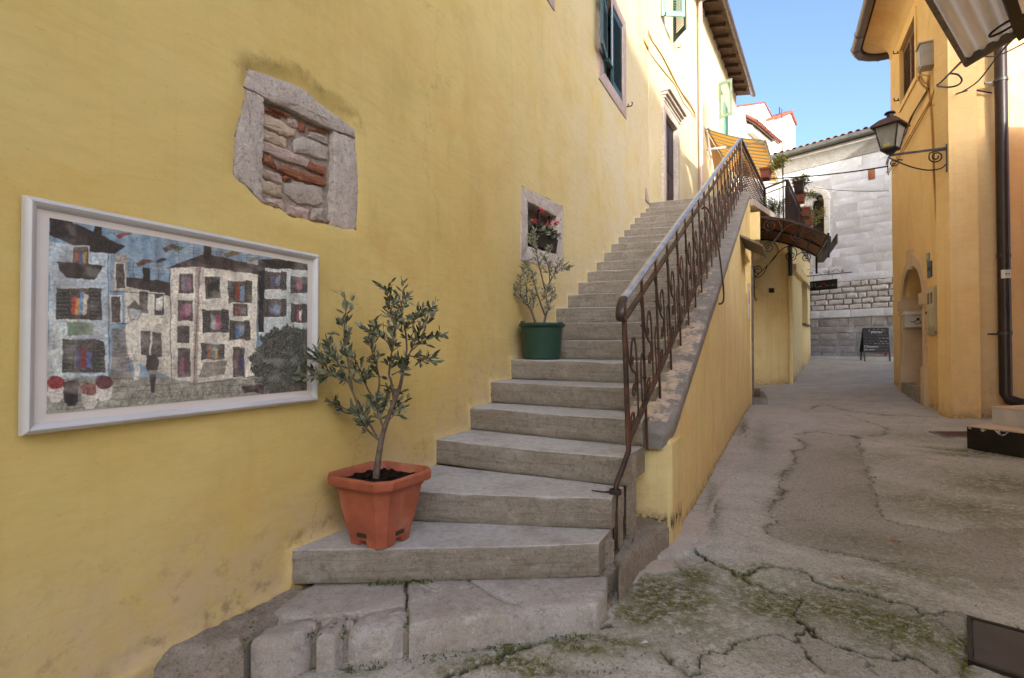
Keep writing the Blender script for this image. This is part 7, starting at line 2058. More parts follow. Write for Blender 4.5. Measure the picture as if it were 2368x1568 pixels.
# overhead cables
def span(a, b, sag, r, lab, name='overhead_cable', mat='cable'):
    pts = [a.lerp(b, f) + Vector((0, 0, -sag * 4 * f * (1 - f))) for f in np.linspace(0, 1, 14)]
    mb = MB(); mb.tube(pts, r, 6); o = mb.build(name, mat, None, 60); tag(o, lab, 'cable'); return o
span(at_y(1772, 413, 12.9), WR.P(*WR.pix(2057, 384), .02), .05, .014, 'thick black cable spanning from the terrace rail to the ochre house')
span(WC.P(*c8(765, 762), .02), WR.P(*WR.pix(2058, 441), .02), .05, .008, 'thin cable spanning from the church window to the ochre house')
c1p = lambda a, b, W, w=.03: W.P(*W.pix((2300 + a / 3.136) * .8457, b / 3.136 * .8457), w)
bx = lambda a, b, y: at_y((2300 + a / 3.136) * .8457, b / 3.136 * .8457, y)
lp = [c1p(830, 735, WR), bx(860, 700, 6.9), bx(930, 630, 6.2), bx(1040, 520, 4.2)]
mb = MB(); mb.tube(smoothpath(lp, 5), .010, 6); mb.tube(smoothpath([bx(930, 630, 6.2), bx(1000, 640, 6.2), bx(1035, 690, 6.3), bx(990, 735, 6.5), bx(900, 748, 6.7), c1p(835, 735, WR)], 5), .010, 6)
tag(mb.build('looped_cable', 'cable', None, 60), 'black cable with a hanging loop between the wires and the corrugated canopy', 'cable')
mb = MB(); mb.tube(smoothpath([c1p(975, 815, WF), bx(1050, 780, 6.6), bx(1180, 690, 6.0), bx(1350, 470, 5.0), bx(1480, 330, 4.2)], 5), .008, 6)
tag(mb.build('guy_wire', 'cable', None, 60), 'thin wire rising from the ochre front wall to the corrugated canopy', 'cable')
mb = MB(); mb.tube(smoothpath([c1p(975, 815, WF), c1p(1050, 795, WF, .05), c1p(1130, 790, WF, .05), c1p(1200, 800, WF, .05), c1p(1265, 815, WF, .06)], 4), .010, 6)
tag(mb.build('wall_cable', 'cable', None, 60), 'short black cable sagging from the front wall to the drainpipe', 'cable')
mb = MB(); mb.tube(smoothpath([bx(1210, 480, 6.7), bx(1300, 485, 6.5), bx(1400, 455, 6.2), bx(1600, 350, 5.5), bx(1800, 200, 5.0)], 5), .008, 6)
tag(mb.build('slack_cable', 'cable', None, 60), 'slack grey cable curving past the drainpipe to the right', 'cable')

# added unseen block far behind the camera, outline shaped to shade the alley
BY = -30.0; TE = math.tan(SUN_EL) / math.hypot(SUN_DIR.y, 0) 
KX = SUN_DIR.x / -SUN_DIR.y
def sunback(x, y, z): return (x + KX * (y - BY), z + (y - BY) * math.tan(SUN_EL) / -SUN_DIR.y)
edge_ = [sunback(1.85, 7.9, EYE + 5.05), sunback(2.73, 10.18, EYE + 4.93), sunback(3.91, 12.19, EYE + 4.40), sunback(4.39, 13.0, EYE + 3.69)]
low_ = sunback(6.3, 7.1, EYE + 3.1)
bh = thing('shade_block', (0, BY, 0), 'added unseen block far behind the viewpoint, shaped to shade the alley', 'house')
mb = MB()
prof_ = [(-14, -3), (low_[0] + 14, -3), (low_[0] + 14, low_[1] - 1.2), (low_[0] + 1.0, low_[1] - .8), (edge_[3][0] + .35, low_[1] + .2), (edge_[3][0] + .02, edge_[3][1])] + [edge_[2], edge_[1], edge_[0], (-14, edge_[0][1])]
mb.prism([Vector((x, BY, z)) for x, z in prof_], [Vector((x, BY - 8, z)) for x, z in prof_]); mb.build('wall', 'pale', bh, 0)
cx0 = sunback(5.80, 7.2, 0)[0]; cx1 = sunback(6.36, 7.1, 0)[0]
mb = MB(); mb.box(((cx0 + cx1) / 2, BY - .5, 10.5), ((cx1 - cx0) / 2, 0, 0), (0, .4, 0), (0, 0, 11)); mb.build('shade_slab', 'pale', bh, 0)  # added slab, placed to keep part of the ochre front in shade
for i in range(7):
    for zz in (2.2, 5.5, 8.8, 12.1):
        mb = MB(); mb.box((-10 + i * 3.2, BY + .02, zz), (.5, 0, 0), (0, .04, 0), (0, 0, .8)); mb.build('window', 'shutter_green', bh, 0)

# ------------------------------------------------------------------ blackboard
bbq = [at_y(u, v, 15.2) for u, v in ((2000, 758), (2057, 756), (2054, 817), (1999, 815))]
zg_ = float(gz(bbq[0].x, 15.2))
bb = thing('chalkboard', (bbq[0].x, 15.2, zg_), 'black a-frame chalkboard of specials standing by the church wall', 'sign')
BBW = Wall((bbq[3].x, 15.25), (bbq[2].x - bbq[3].x, -.12), side=1)
bwid = bbq[2].x - bbq[3].x; bz0 = bbq[3].z; bz1 = bbq[0].z
mb = MB(); mb.hexa([BBW.P(0, bz0, .0), BBW.P(bwid, bz0, .0), BBW.P(bwid, bz0, .02), BBW.P(0, bz0, .02), BBW.P(.01, bz1, -.06), BBW.P(bwid, bz1, -.06), BBW.P(bwid, bz1, -.04), BBW.P(.01, bz1, -.04)]); mb.build('board', 'blackboard', bb, 0)
zf = zg_ - .02
for s_ in (.015, bwid - .015):
    mb = MB(); mb.tube([BBW.P(s_, zf, .06), BBW.P(s_, bz0 + .02, .025)], .014, sec=RECT(1, 1), up=(1, 0, 0)); mb.build('leg', 'black', bb)
    mb = MB(); mb.tube([BBW.P(s_ + .08, zf, -.40), BBW.P(s_ + .02, bz1 - .02, -.075)], .014, sec=RECT(1, 1), up=(1, 0, 0)); mb.build('leg', 'black', bb)
mb = MB(); mb.hexa([BBW.P(.02, bz0 + .02, -.30), BBW.P(bwid + .06, bz0 + .02, -.30), BBW.P(bwid + .06, bz0 + .02, -.285), BBW.P(.02, bz0 + .02, -.285), BBW.P(.02, bz1, -.08), BBW.P(bwid, bz1, -.08), BBW.P(bwid, bz1, -.066), BBW.P(.02, bz1, -.066)]); mb.build('rear_board', 'blackboard', bb, 0)
mb = MB(); mb.wbox(BBW, bwid * .45, bwid * .98, bz0 - .03, bz0 - .012, -.02, .0); mb.build('red_rail', 'red', bb, 0)
up_v = (BBW.P(0, bz1, -.04) - BBW.P(0, bz0, .02)).normalized()
def bt(body, fx, fz, size, w, mat, **k):
    H = bz1 - bz0; o = BBW.P(fx * bwid, bz0 + H * fz, .02 - .06 * fz + .001); text_on(body, size * H, o, BBW.d, up_v, mat, bb, 'chalk_writing', 0.0, w * bwid, **k)
bt('SPECIALS', .31, .80, .085, .44, 'chalk', offset=.001)
for x, z, r_ in ((.22, .82, .5), (.25, .88, .9), (.40, .92, 1.4), (.55, .925, 1.6), (.72, .91, 2.1), (.79, .85, 2.7), (.30, .755, -.4), (.45, .745, -.2), (.62, .745, .2)):
    bt('-', x, z, .09, .06, 'chalk', rot=r_ if r_ < 1 else 0)

bt('Cheese', .02, .20, .125, .54, 'chalk')
bt('BIO RAW', .03, .085, .08, .40, 'chalk')
def scrawl(fx, fz, w, h, seed, mat):
    """a line of handwriting too small to read"""
    rs = random.Random(seed); H = bz1 - bz0; pts = []; x = 0.0; k = 0
    mb = MB()
    while x < w:
        L = rs.uniform(.09, .16); n = int(L / .012)
        wd = [(fx + x + i * .012, fz + h * (.45 + .45 * math.sin(i * 1.9 + seed) * rs.uniform(.5, 1.1)) + (h * .6 if i == 0 else 0)) for i in range(n)]
        mb.tube([BBW.P(a * bwid, bz0 + H * b, .02 - .06 * b + .003) for a, b in wd], .0028, 4)
        x += L + .035
    mb.build('chalk_writing', mat, bb, 60)
for i, (a, b, w, h, m) in enumerate(((.56, .66, .36, .06, 'chalk_dim'), (.06, .555, .44, .06, 'chalk_dim'), (.60, .55, .34, .06, 'chalk'), (.05, .44, .50, .06, 'chalk_dim'), (.64, .43, .24, .05, 'chalk'), (.05, .345, .36, .05, 'chalk_dim'), (.43, .335, .46, .05, 'chalk'), (.60, .215, .30, .05, 'chalk_dim'), (.46, .09, .44, .045, 'chalk_dim'))):
    scrawl(a, b, w, h, i + 1, m)
# ------------------------------------------------------------------ framed picture on the wall
fl = [WA.pix(*p) for p in ((44, 460), (727, 587), (721, 927), (35, 1008))]
fs0 = (fl[0][0] + fl[3][0]) / 2; fs1 = (fl[1][0] + fl[2][0]) / 2; fz1 = (fl[0][1] + fl[1][1]) / 2; fz0 = (fl[2][1] + fl[3][1]) / 2
pic = thing('framed_picture', WA.P((fs0 + fs1) / 2, fz0, .02), 'framed street scene print in a silver frame on the yellow wall', 'picture')
PW = Wall(WA.P(0, 0, .035).xy, WA.d.xy, side=1)
fwid = .032
prof_f = [(0, 0), (0, .018), (.006, .028), (.014, .032), (.023, .028), (fwid, .014), (fwid, 0)]
cs = [(fs0, fz0, 1, 1), (fs1, fz0, -1, 1), (fs1, fz1, -1, -1), (fs0, fz1, 1, -1)]
for i in range(4):
    a, b = cs[i], cs[(i + 1) % 4]
    A0 = [PW.P(a[0] + a[2] * q, a[1] + a[3] * q, w - .02) for q, w in prof_f]; B0 = [PW.P(b[0] + b[2] * q, b[1] + b[3] * q, w - .02) for q, w in prof_f]
    mb = MB(); mb.prism(A0, B0); mb.build('frame_side', 'aluminium', pic, 40)
mb = MB(); mb.wbox(PW, fs0 + .02, fs1 - .02, fz0 + .02, fz1 - .02, -.03, -.008); mb.build('mount', 'mat_board', pic, 0)
cp = lambda a, b: WA.pix(a / 2.119 * .8457, (500 + b / 2.119) * .8457)
prq = [cp(262, 222), cp(1760, 465), cp(1750, 1195), cp(238, 1345)]
ps0 = (prq[0][0] + prq[3][0]) / 2; ps1 = (prq[1][0] + prq[2][0]) / 2; pz1_ = (prq[0][1] + prq[1][1]) / 2; pz0_ = (prq[2][1] + prq[3][1]) / 2

def paint():
    """a made-up street of old houses, as rough ink and crayon; drawn on a grid of print dots"""
    NX, NY = 560, 316; LS = .78
    SRC = np.array([(262, 222), (1760, 465), (1750, 1195), (238, 1345)], float)
    DST = np.array([(0, 0), (1, 0), (1, 1), (0, 1)], float)
    A = []
    for (x, y), (u, v) in zip(SRC, DST):
        A.append([x, y, 1, 0, 0, 0, -u * x, -u * y, u]); A.append([0, 0, 0, x, y, 1, -v * x, -v * y, v])
    A = np.array(A); h = np.linalg.solve(A[:, :8], A[:, 8]); Hm = np.append(h, 1).reshape(3, 3)
    def T(pts):
        p = np.c_[np.array(pts, float), np.ones(len(pts))] @ Hm.T
        return [(a / c * NX, b / c * NY) for a, b, c in p]
    X, Y = np.meshgrid(np.arange(NX) + .5, np.arange(NY) + .5)
    WX = X + (fbm(X * .06, Y * .06, 5, 3) - .5) * 5; WY = Y + (fbm(X * .06, Y * .06, 6, 3) - .5) * 5
    img = np.zeros((NY, NX, 3)) + np.array([.42, .58, .72])
    rs = np.random.RandomState(4)
    grain = rs.rand(NY, NX)
    sm = fbm(X * .05, Y * .05, 9, 4)[..., None]; fine = fbm(X * .35, Y * .35, 19, 3)
    img += (np.sin(X * .25 + 6 * fbm(X * .03, Y * .05, 2, 3)) * .04)[..., None]
    def P(pts, c, var=.14, alpha=1.0):
        m = inside(WX, WY, T(pts)); c = np.array(c)
        k = (1 - var + 2 * var * fine)[..., None] * (.82 + .36 * sm)
        img[m] = (img * (1 - alpha) + c * k * alpha)[m]
    def Lw(pts, w, c=(.07, .055, .05), a=1.0):
        d = dist_poly(WX, WY, T(pts)); m = np.clip(1.3 - d / (w * LS), 0, 1) * a * .85 * np.clip(.5 + grain, 0, 1)
        img[:] = img * (1 - m[..., None]) + np.array(c) * m[..., None]
    ink = (.15, .125, .11)
    # paving
    P([(238, 1150), (600, 1130), (960, 1130), (1450, 1120), (1760, 1100), (1760, 1400), (230, 1400)], (.55, .55, .48), .3)
    for i in range(26):
        x = 420 + i * 52; Lw([(x, 1160 + rs.randint(-8, 8)), (x - 130 + rs.randint(-60, 260), 1345)], .8, ink, .7)
    for y in (1180, 1210, 1250, 1290): Lw([(300, y + 30), (800, y), (1500, y - 50)], .8, ink, .7)
    # houses
    P([(262, 360), (610, 400), (600, 1120), (250, 1150)], (.68, .77, .84), .22)
    P([(262, 760), (420, 780), (400, 1130), (240, 1150)], (.80, .84, .80), .2, .6)
    P([(262, 215), (380, 240), (700, 380), (640, 420), (500, 410), (400, 380), (262, 320)], (.15, .12, .115), .5)
    P([(690, 610), (955, 640), (960, 1130), (700, 1020)], (.82, .79, .71), .18)
    P([(630, 420), (715, 420), (695, 640), (620, 640)], (.62, .60, .56), .3)
    P([(690, 560), (800, 560), (960, 580), (955, 660), (700, 610)], (.22, .18, .165), .5)
    P([(960, 500), (1130, 480), (1110, 1165), (960, 1135)], (.86, .83, .76), .16)
    P([(1130, 480), (1470, 500), (1450, 1115), (1090, 1165)], (.87, .84, .77), .18)
    P([(930, 500), (1150, 420), (1200, 420), (1480, 480), (1470, 530), (1130, 490)], (.20, .145, .13), .5)
    P([(1470, 470), (1760, 500), (1760, 900), (1470, 880)], (.72, .78, .80), .2)
    P([(1470, 445), (1600, 440), (1760, 465), (1760, 500), (1470, 490)], (.13, .11, .10), .5)
    P([(1470, 480), (1510, 480), (1500, 860), (1470, 860)], (.12, .11, .12), .4)
    P([(1105, 500), (1135, 490), (1110, 1160), (1085, 1160)], (.62, .52, .46), .3, .7)
    for x, y in ((370, 240), (540, 270), (820, 520), (1175, 380)): P([(x - 22, y - 18), (x + 22, y - 16), (x + 24, y + 60), (x - 24, y + 60)], ink, .4)
    def win(q, shut=None, glow=None, frame=(.86, .84, .78)):
        (x0, y0, x1, y1) = q
        P([(x0 - 10, y0 - 10), (x1 + 10, y0 - 8), (x1 + 10, y1 + 10), (x0 - 10, y1 + 10)], frame, .1)
        P([(x0, y0), (x1, y0 + 3), (x1, y1), (x0, y1)], (.30, .265, .255), .7)
        if glow:
            w = x1 - x0; hh = y1 - y0
            for i, c in enumerate(glow):
                a = x0 + w * (.12 + .76 * i / len(glow)); P([(a, y0 + hh * rs.uniform(.08, .4)), (a + w * .76 / len(glow) + 4, y0 + hh * rs.uniform(.05, .4)), (a + w * .7 / len(glow), y1 - hh * rs.uniform(.04, .25)), (a, y1 - hh * rs.uniform(.03, .2))], c, .35)
        if shut:
            for sx in (-1, 1):
                a, b = (x0 - shut, x0) if sx < 0 else (x1, x1 + shut)
                P([(a, y0 - 6), (b, y0), (b, y1), (a, y1 + 6)], (.21, .205, .185), .5)
                for k in range(8):
                    y = y0 + (y1 - y0) * (k + .5) / 8; Lw([(a + 6, y), (b - 6, y)], .6, (.66, .65, .60), .8)
        Lw([(x0, y0), (x1, y0), (x1, y1), (x0, y1), (x0, y0)], .9, ink)
    win((400, 390, 480, 490), None, [(.75, .3, .1), (.2, .3, .6), (.8, .6, .15)], (.84, .86, .86))
    P([(300, 470), (570, 495), (550, 530), (520, 575), (360, 565), (320, 520)], ink, .4)
    Lw([(300, 475), (570, 495)], 1.6, ink)
    win((370, 625, 490, 800), 70, [(.78, .22, .14), (.85, .55, .2), (.35, .55, .75), (.75, .7, .6)])
    P([(360, 815), (510, 825), (505, 890), (355, 895)], (.42, .55, .42), .2)
    win((395, 920, 510, 1105), 65, [(.22, .22, .42), (.55, .12, .12), (.3, .32, .55)], (.5, .58, .66))
    win((645, 480, 690, 620)); win((620, 670, 665, 810))
    win((780, 640, 825, 760), None, None); win((865, 650, 915, 770), None, [(.8, .8, .76)])
    win((785, 865, 835, 1000)); win((850, 870, 905, 1010))
    win((1010, 530, 1090, 640), None, [(.45, .42, .48), (.5, .36, .42)]); win((1000, 690, 1085, 800), None, [(.5, .14, .28), (.62, .3, .42)]); win((1000, 835, 1065, 925))
    win((1000, 960, 1070, 1125), None, [(.6, .25, .4), (.28, .2, .22)])
    win((1160, 548, 1245, 670), None, [(.16, .17, .15)]); win((1330, 570, 1395, 690), 38, [(.62, .2, .1), (.4, .55, .7)])
    win((1185, 740, 1255, 865), 42, [(.6, .62, .58), (.62, .2, .38)]); win((1325, 700, 1405, 770), None, [(.55, .3, .25), (.5, .5, .5)])
    win((1330, 800, 1390, 905), 30, [(.25, .38, .6), (.4, .5, .62)]); win((1165, 935, 1240, 1020), 30, [(.75, .3, .1), (.3, .6, .75), (.8, .6, .2)])
    win((1320, 950, 1385, 1120), None, [(.45, .32, .28), (.22, .22, .4)])
    win((1535, 515, 1605, 610), 30, [(.3, .28, .42), (.4, .45, .6)]); win((1690, 540, 1730, 630), 32, [(.6, .2, .34)]); win((1525, 670, 1605, 770), 28, [(.32, .36, .5), (.3, .42, .6)]); win((1690, 700, 1725, 800), 30, [(.6, .22, .36), (.8, .78, .74)])
    P([(1150, 1040), (1290, 1030), (1270, 1110), (1120, 1130)], (.5, .48, .42), .5)
    # stairs and wall
    for k in range(14):
        y = 850 + k * 21; P([(620 - k * .8, y), (690 + k * 3.4, y), (690 + k * 3.4, y + 14), (618 - k * .8, y + 14)], (.48, .42, .37), .25)
        Lw([(618, y + 16), (690 + k * 3.4, y + 16)], .8, ink)
    P([(690, 850), (705, 850), (780, 1080), (760, 1150), (740, 1150), (745, 1080)], (.82, .80, .75), .15)
    # lamp, figure, pots, bush, cat, birds, aerials
    Lw([(615, 810), (700, 825), (750, 800)], 1.4, ink); P([(705, 730), (795, 740), (770, 800), (730, 800)], (.6, .65, .68), .2); P([(700, 735), (750, 690), (805, 745)], ink, .2); Lw([(705, 730), (730, 805), (770, 805), (795, 742)], 1.3, ink)
    P([(820, 1000), (870, 995), (890, 1030), (885, 1080), (870, 1120), (860, 1220), (846, 1220), (830, 1110), (812, 1060)], (.17, .15, .15), .5); P([(828, 1085), (880, 1085), (876, 1110), (832, 1110)], (.55, .5, .46), .3)
    for x, y, r_, c in ((292, 1165, 52, (.55, .13, .14)), (380, 1185, 48, (.26, .19, .17)), (485, 1200, 52, (.52, .28, .25)), (570, 1160, 52, (.38, .19, .19))):
        P([(x - r_ * .9, y + 20), (x + r_ * .9, y + 20), (x + r_ * .8, y + 90), (x + r_ * .4, y + 115), (x - r_ * .4, y + 115), (x - r_ * .8, y + 90)], (.80, .77, .74) if c[0] > .3 else (.14, .12, .12), .15)
        P([(x + r_ * math.cos(a), y + r_ * .75 * math.sin(a)) for a in np.linspace(0, 6.28, 14)], c, .5)
    B = [(1400, 1010), (1440, 985), (1450, 950), (1490, 935), (1480, 885), (1520, 870), (1560, 835), (1600, 845), (1640, 815), (1690, 840), (1760, 835), (1760, 1200), (1640, 1205), (1500, 1222), (1490, 1170), (1450, 1150), (1460, 1110), (1420, 1090), (1432, 1050)]
    keepw = (WX, WY); WX = WX + (fbm(X * .3, Y * .3, 85, 3) - .5) * 16; WY = WY + (fbm(X * .3, Y * .3, 86, 3) - .5) * 16
    P(B, (.15, .15, .145), .6)
    m = inside(WX, WY, T(B)); n1 = (fbm(X * .55, Y * .55, 33, 2) > .56) & m; n2 = (fbm(X * .5, Y * .5, 43, 2) > .62) & m
    img[n1] = img[n1] * .3 + np.array([.50, .51, .47]) * .7; img[n2] = img[n2] * .5 + np.array([.28, .33, .14]) * .5
    WX, WY = keepw
    P([(1365, 1180), (1440, 1165), (1500, 1170), (1495, 1225), (1440, 1205), (1380, 1215)], (.20, .09, .08), .3); Lw([(1370, 1180), (1380, 1140), (1410, 1150)], 1.0, ink)
    for x, y, s_, c in ((690, 310, 1, (.5, .14, .14)), (970, 380, 1.3, (.32, .25, .2)), (810, 470, 1.2, (.4, .22, .16)), (1320, 410, 1.1, (.4, .33, .16)), (1450, 440, .9, (.4, .33, .18)), (910, 455, .8, (.12, .11, .11)), (1010, 385, .8, (.25, .4, .25))):
        P([(x - 45 * s_, y + 8), (x, y - 14 * s_), (x + 48 * s_, y - 6), (x + 10, y + 10 * s_), (x - 30 * s_, y + 26 * s_)], c, .4)
    for x, y0, y1 in ((745, 465, 570), (888, 460, 565), (1005, 350, 465), (1098, 355, 440), (1230, 395, 440), (1403, 415, 480), (635, 280, 310)):
        Lw([(x, y0), (x, y1)], .9, ink)
        for f in (.1, .3, .5, .7): Lw([(x - 28, y0 + (y1 - y0) * f), (x + 28, y0 + (y1 - y0) * f)], .7, ink, .8)
    for pts in ([(610, 640), (960, 655)], [(955, 500), (960, 1140)], [(1470, 480), (1460, 880)], [(1130, 490), (1090, 1165)], [(1090, 1165), (1450, 1115)], [(600, 420), (600, 1120)], [(930, 500), (1150, 425), (1480, 485)]): Lw(pts, 1.1, ink)
    # scratchy ink all over
    sc = (fbm(X * .5 + fbm(X * .1, Y * .1, 3) * 8, Y * .12, 53, 3) > .66) | (fbm(X * .12, Y * .55, 57, 3) > .69)
    img[sc] *= .80
    img *= (.95 + .1 * grain)[..., None]
    # brushy brown smears and pale scumbling over the walls, then a soft print blur
    sm1 = np.clip((fbm(X * .045, Y * .02, 71, 5) - .50) * 5, 0, 1)[..., None]; sm2 = np.clip((fbm(X * .03, Y * .05, 73, 5) - .52) * 5, 0, 1)[..., None]
    img = img * (1 - sm1 * .30) + np.array([.40, .34, .30]) * sm1 * .30; img = img * (1 - sm2 * .28) + np.array([.90, .88, .84]) * sm2 * .28
    for _ in range(1):
        pd_i = np.pad(img, ((1, 1), (1, 1), (0, 0)), mode='edge')
        img = .36 * img + .16 * (pd_i[:-2, 1:-1] + pd_i[2:, 1:-1] + pd_i[1:-1, :-2] + pd_i[1:-1, 2:])
    lum_ = img.mean(axis=2, keepdims=True)
    img = np.clip((img * .72 + lum_ * .28) * .90 + .13, 0.01, 1) * np.array([1.0, .985, .95])
    return np.where(img <= .04045, img / 12.92, ((img + .055) / 1.055) ** 2.4), NX, NY
img, NX, NY = paint()
gx, gy = np.meshgrid(np.linspace(ps0, ps1, NX + 1), np.linspace(pz1_, pz0_, NY + 1))
base = np.array(PW.P(0, 0, -.006)); dv = np.array(WA.d)
vv = base[None, :] + gx.ravel()[:, None] * dv[None, :] + np.c_[np.zeros(gx.size), np.zeros(gx.size), gy.ravel()]
i, j = np.meshgrid(np.arange(NY), np.arange(NX), indexing='ij')
q = np.stack([i * (NX + 1) + j, (i + 1) * (NX + 1) + j, (i + 1) * (NX + 1) + j + 1, i * (NX + 1) + j + 1], -1).reshape(-1, 4)
me = bpy.data.meshes.new('print')
me.vertices.add(len(vv)); me.vertices.foreach_set('co', vv.astype(np.float32).ravel())
me.loops.add(q.size); me.loops.foreach_set('vertex_index', q.astype(np.int32).ravel())
me.polygons.add(len(q)); me.polygons.foreach_set('loop_start', (np.arange(len(q)) * 4).astype(np.int32))
me.update(calc_edges=True)
ca = me.color_attributes.new('print', 'FLOAT_COLOR', 'CORNER')
cl = np.repeat(np.c_[img.reshape(-1, 3), np.ones(len(q))], 4, axis=0).astype(np.float32)
ca.data.foreach_set('color', cl.ravel())
put('print', me, 'print', pic)

# ------------------------------------------------------------------ olive tree in the terracotta pot
zt = ztread(1)
pc = Vector((-.655, 2.70, zt))
hd = 29.0
pd_ = Vector((math.sin(R(hd)), math.cos(R(hd)), 0)); pn_ = Vector((pd_.y, -pd_.x, 0))
pot = thing('terracotta_planter', pc, 'square terracotta planter with chamfered corners holding a young olive tree on the lowest steps', 'planter')
def octo(h, ch, z): 
    return [pc + pd_ * a + pn_ * b + Vector((0, 0, z)) for a, b in ((h - ch, -h), (h, -h + ch), (h, h - ch), (h - ch, h), (-h + ch, h), (-h, h - ch), (-h, -h + ch), (-h + ch, -h))]
HP = .337
rings_ = [octo(.118, .035, .028), octo(.150, .042, HP * .52), octo(.166, .048, HP * .80), octo(.172, .05, HP * .80), octo(.174, .05, HP * .86), octo(.198, .06, HP * .86), octo(.204, .062, HP * .885), octo(.206, .062, HP * .98), octo(.200, .06, HP), octo(.187, .056, HP), octo(.183, .055, HP * .985), octo(.172, .052, HP * .84)]
vs = [p for r_ in rings_ for p in r_]; fs = [tuple(range(8))]
for k in range(len(rings_) - 1): fs += [(k * 8 + j, k * 8 + 8 + j, k * 8 + 8 + (j + 1) % 8, k * 8 + (j + 1) % 8) for j in range(8)]
mb = MB(); mb.add(vs, fs); mb.build('pot', 'terracotta', pot, 35)
mb = MB(); ft = octo(.116, .035, 0); fu = octo(.120, .036, .034)
for k in (0, 2, 4, 6):   # feet under the four chamfers
    a0, a1 = ft[k], ft[(k + 1) % 8]; b0, b1 = fu[k], fu[(k + 1) % 8]
    pm, nx = ft[k - 1], ft[(k + 2) % 8]; um, un = fu[k - 1], fu[(k + 2) % 8]
    c0 = a0.lerp(pm, .30); c1 = a1.lerp(nx, .30); e0 = b0.lerp(um, .40); e1_ = b1.lerp(un, .40); cen = pc + Vector((0, 0, 0)); cu_ = pc + Vector((0, 0, .034))
    lo = [c0, a0, a1, c1, c1.lerp(cen, .35), c0.lerp(cen, .35)]; hi = [e0, b0, b1, e1_, e1_.lerp(cu_, .35), e0.lerp(cu_, .35)]
    mb.prism(lo, hi)
mb.build('feet', 'terracotta', pot, 0)
mb = MB(); so = octo(.177, .053, HP * .88); 
vs = []; fs = []
rs_ = random.Random(2)
for k in range(7):
    f = 1 - k / 7
    for p in so:
        c0 = pc + Vector((0, 0, HP * .89 + .008 * math.sin(k))); q_ = c0.lerp(p, f); vs.append(q_ + Vector((rs_.uniform(-.006, .006), rs_.uniform(-.006, .006), rs_.uniform(-.010, .012) if k else 0)))
for k in range(6): fs += [(k * 8 + j, k * 8 + (j + 1) % 8, k * 8 + 8 + (j + 1) % 8, k * 8 + 8 + j) for j in range(8)]
fs.append(tuple(48 + j for j in range(8))); mb.add(vs, fs)
for i in range(160):
    a = rs_.uniform(-.15, .15); b = rs_.uniform(-.15, .15); c_ = pc + pd_ * a + pn_ * b + Vector((0, 0, HP * .89 + rs_.uniform(-.002, .010))); r_ = rs_.uniform(.004, .011)
    mb.box(c_, (r_, r_ * .3, 0), (-r_ * .3, r_ * .8, r_ * .3), (0, -r_ * .2, r_ * .6))
mb.build('soil', 'soil', pot, 0)
# little drain slots
for d_, n_ in ((pn_, pd_), (-pd_, pn_)):
    mb = MB(); mb.box(pc + d_ * .127 + Vector((0, 0, .055)), n_ * .028, d_ * .004, Vector((0, 0, .009))); mb.build('drain_slot', 'darkbox', pot, 0)
olive = thing('olive_tree', pc + Vector((0, 0, HP * .8)), 'young olive tree with a leaning trunk in the square terracotta planter', 'tree')
ol = lambda a, b, dy=0.0: at_y((780 + a / 1.867) * .8457, (720 + b / 1.867) * .8457, 2.68 + dy)
def branch(mb, pts, r0, r1, k=5):
    sp = smoothpath(pts, k); n = len(sp)
    mb.tube(sp, [r0 + (r1 - r0) * i / (n - 1) for i in range(n)], 7); return sp
rnd = random.Random(11)
mb = MB()
tw = []
tk = branch(mb, [ol(462, 1105), ol(468, 1040), ol(480, 960), ol(492, 895), ol(510, 830, .01), ol(545, 730, .02), ol(585, 630, .03), ol(602, 540, .03)], .0185, .008)
segs = [
    ([ol(484, 905), ol(430, 860, -.03), ol(395, 815, -.05), ol(388, 765, -.06)], .007), ([ol(470, 890, .0), ol(430, 820, .05), ol(395, 770, .07), ol(335, 765, .08), ol(260, 705, .09)], .006),
    ([ol(505, 860), ol(490, 810, .05), ol(472, 765, .08), ol(460, 700, .10)], .008), ([ol(460, 700, .1), ol(420, 640, .1), ol(390, 560, .1), ol(350, 480, .12)], .006), ([ol(460, 700, .1), ol(480, 620, .12), ol(470, 540, .12), ol(440, 430, .13), ol(460, 320, .13)], .006),
    ([ol(388, 765, -.06), ol(345, 660, -.08), ol(315, 600, -.1), ol(240, 570, -.12), ol(150, 575, -.14), ol(70, 570, -.15)], .006), ([ol(315, 600, -.1), ol(290, 540, -.1), ol(245, 470, -.11), ol(225, 430, -.11)], .004), ([ol(345, 660, -.08), ol(330, 560, -.08), ol(310, 440, -.08), ol(300, 330, -.09), ol(318, 195, -.1)], .005),
    ([ol(555, 690), ol(540, 600, -.04), ol(530, 560, -.05), ol(545, 440, -.06), ol(560, 330, -.07), ol(530, 210, -.08), ol(518, 130, -.08)], .007), ([ol(602, 540), ol(620, 440, .02), ol(610, 330, .02), ol(590, 240, .02), ol(605, 150, .02)], .006), ([ol(602, 540), ol(640, 450, .06), ol(690, 340, .1), ol(745, 230, .12)], .005), ([ol(620, 470), ol(680, 480, .08), ol(740, 490, .12)], .004), ([ol(640, 450), ol(700, 400, .08), ol(770, 370, .12)], .004),
    ([ol(530, 800), ol(560, 770, .04), ol(590, 725, .06)], .003), ([ol(545, 570, -.05), ol(590, 545, -.08), ol(605, 500, -.1)], .004), ([ol(240, 570, -.12), ol(200, 520, -.15), ol(155, 470, -.17)], .003), ([ol(545, 440, -.06), ol(500, 380, -.1), ol(430, 350, -.12)], .004), ([ol(610, 330, .02), ol(660, 290, -.03), ol(700, 250, -.05)], .004), ([ol(480, 620, .12), ol(540, 640, .1), ol(520, 690, .08)], .003)]
paths = []
for pts, r in segs: paths.append((branch(mb, pts, r, .0018, 4), 1.0))
sp = []
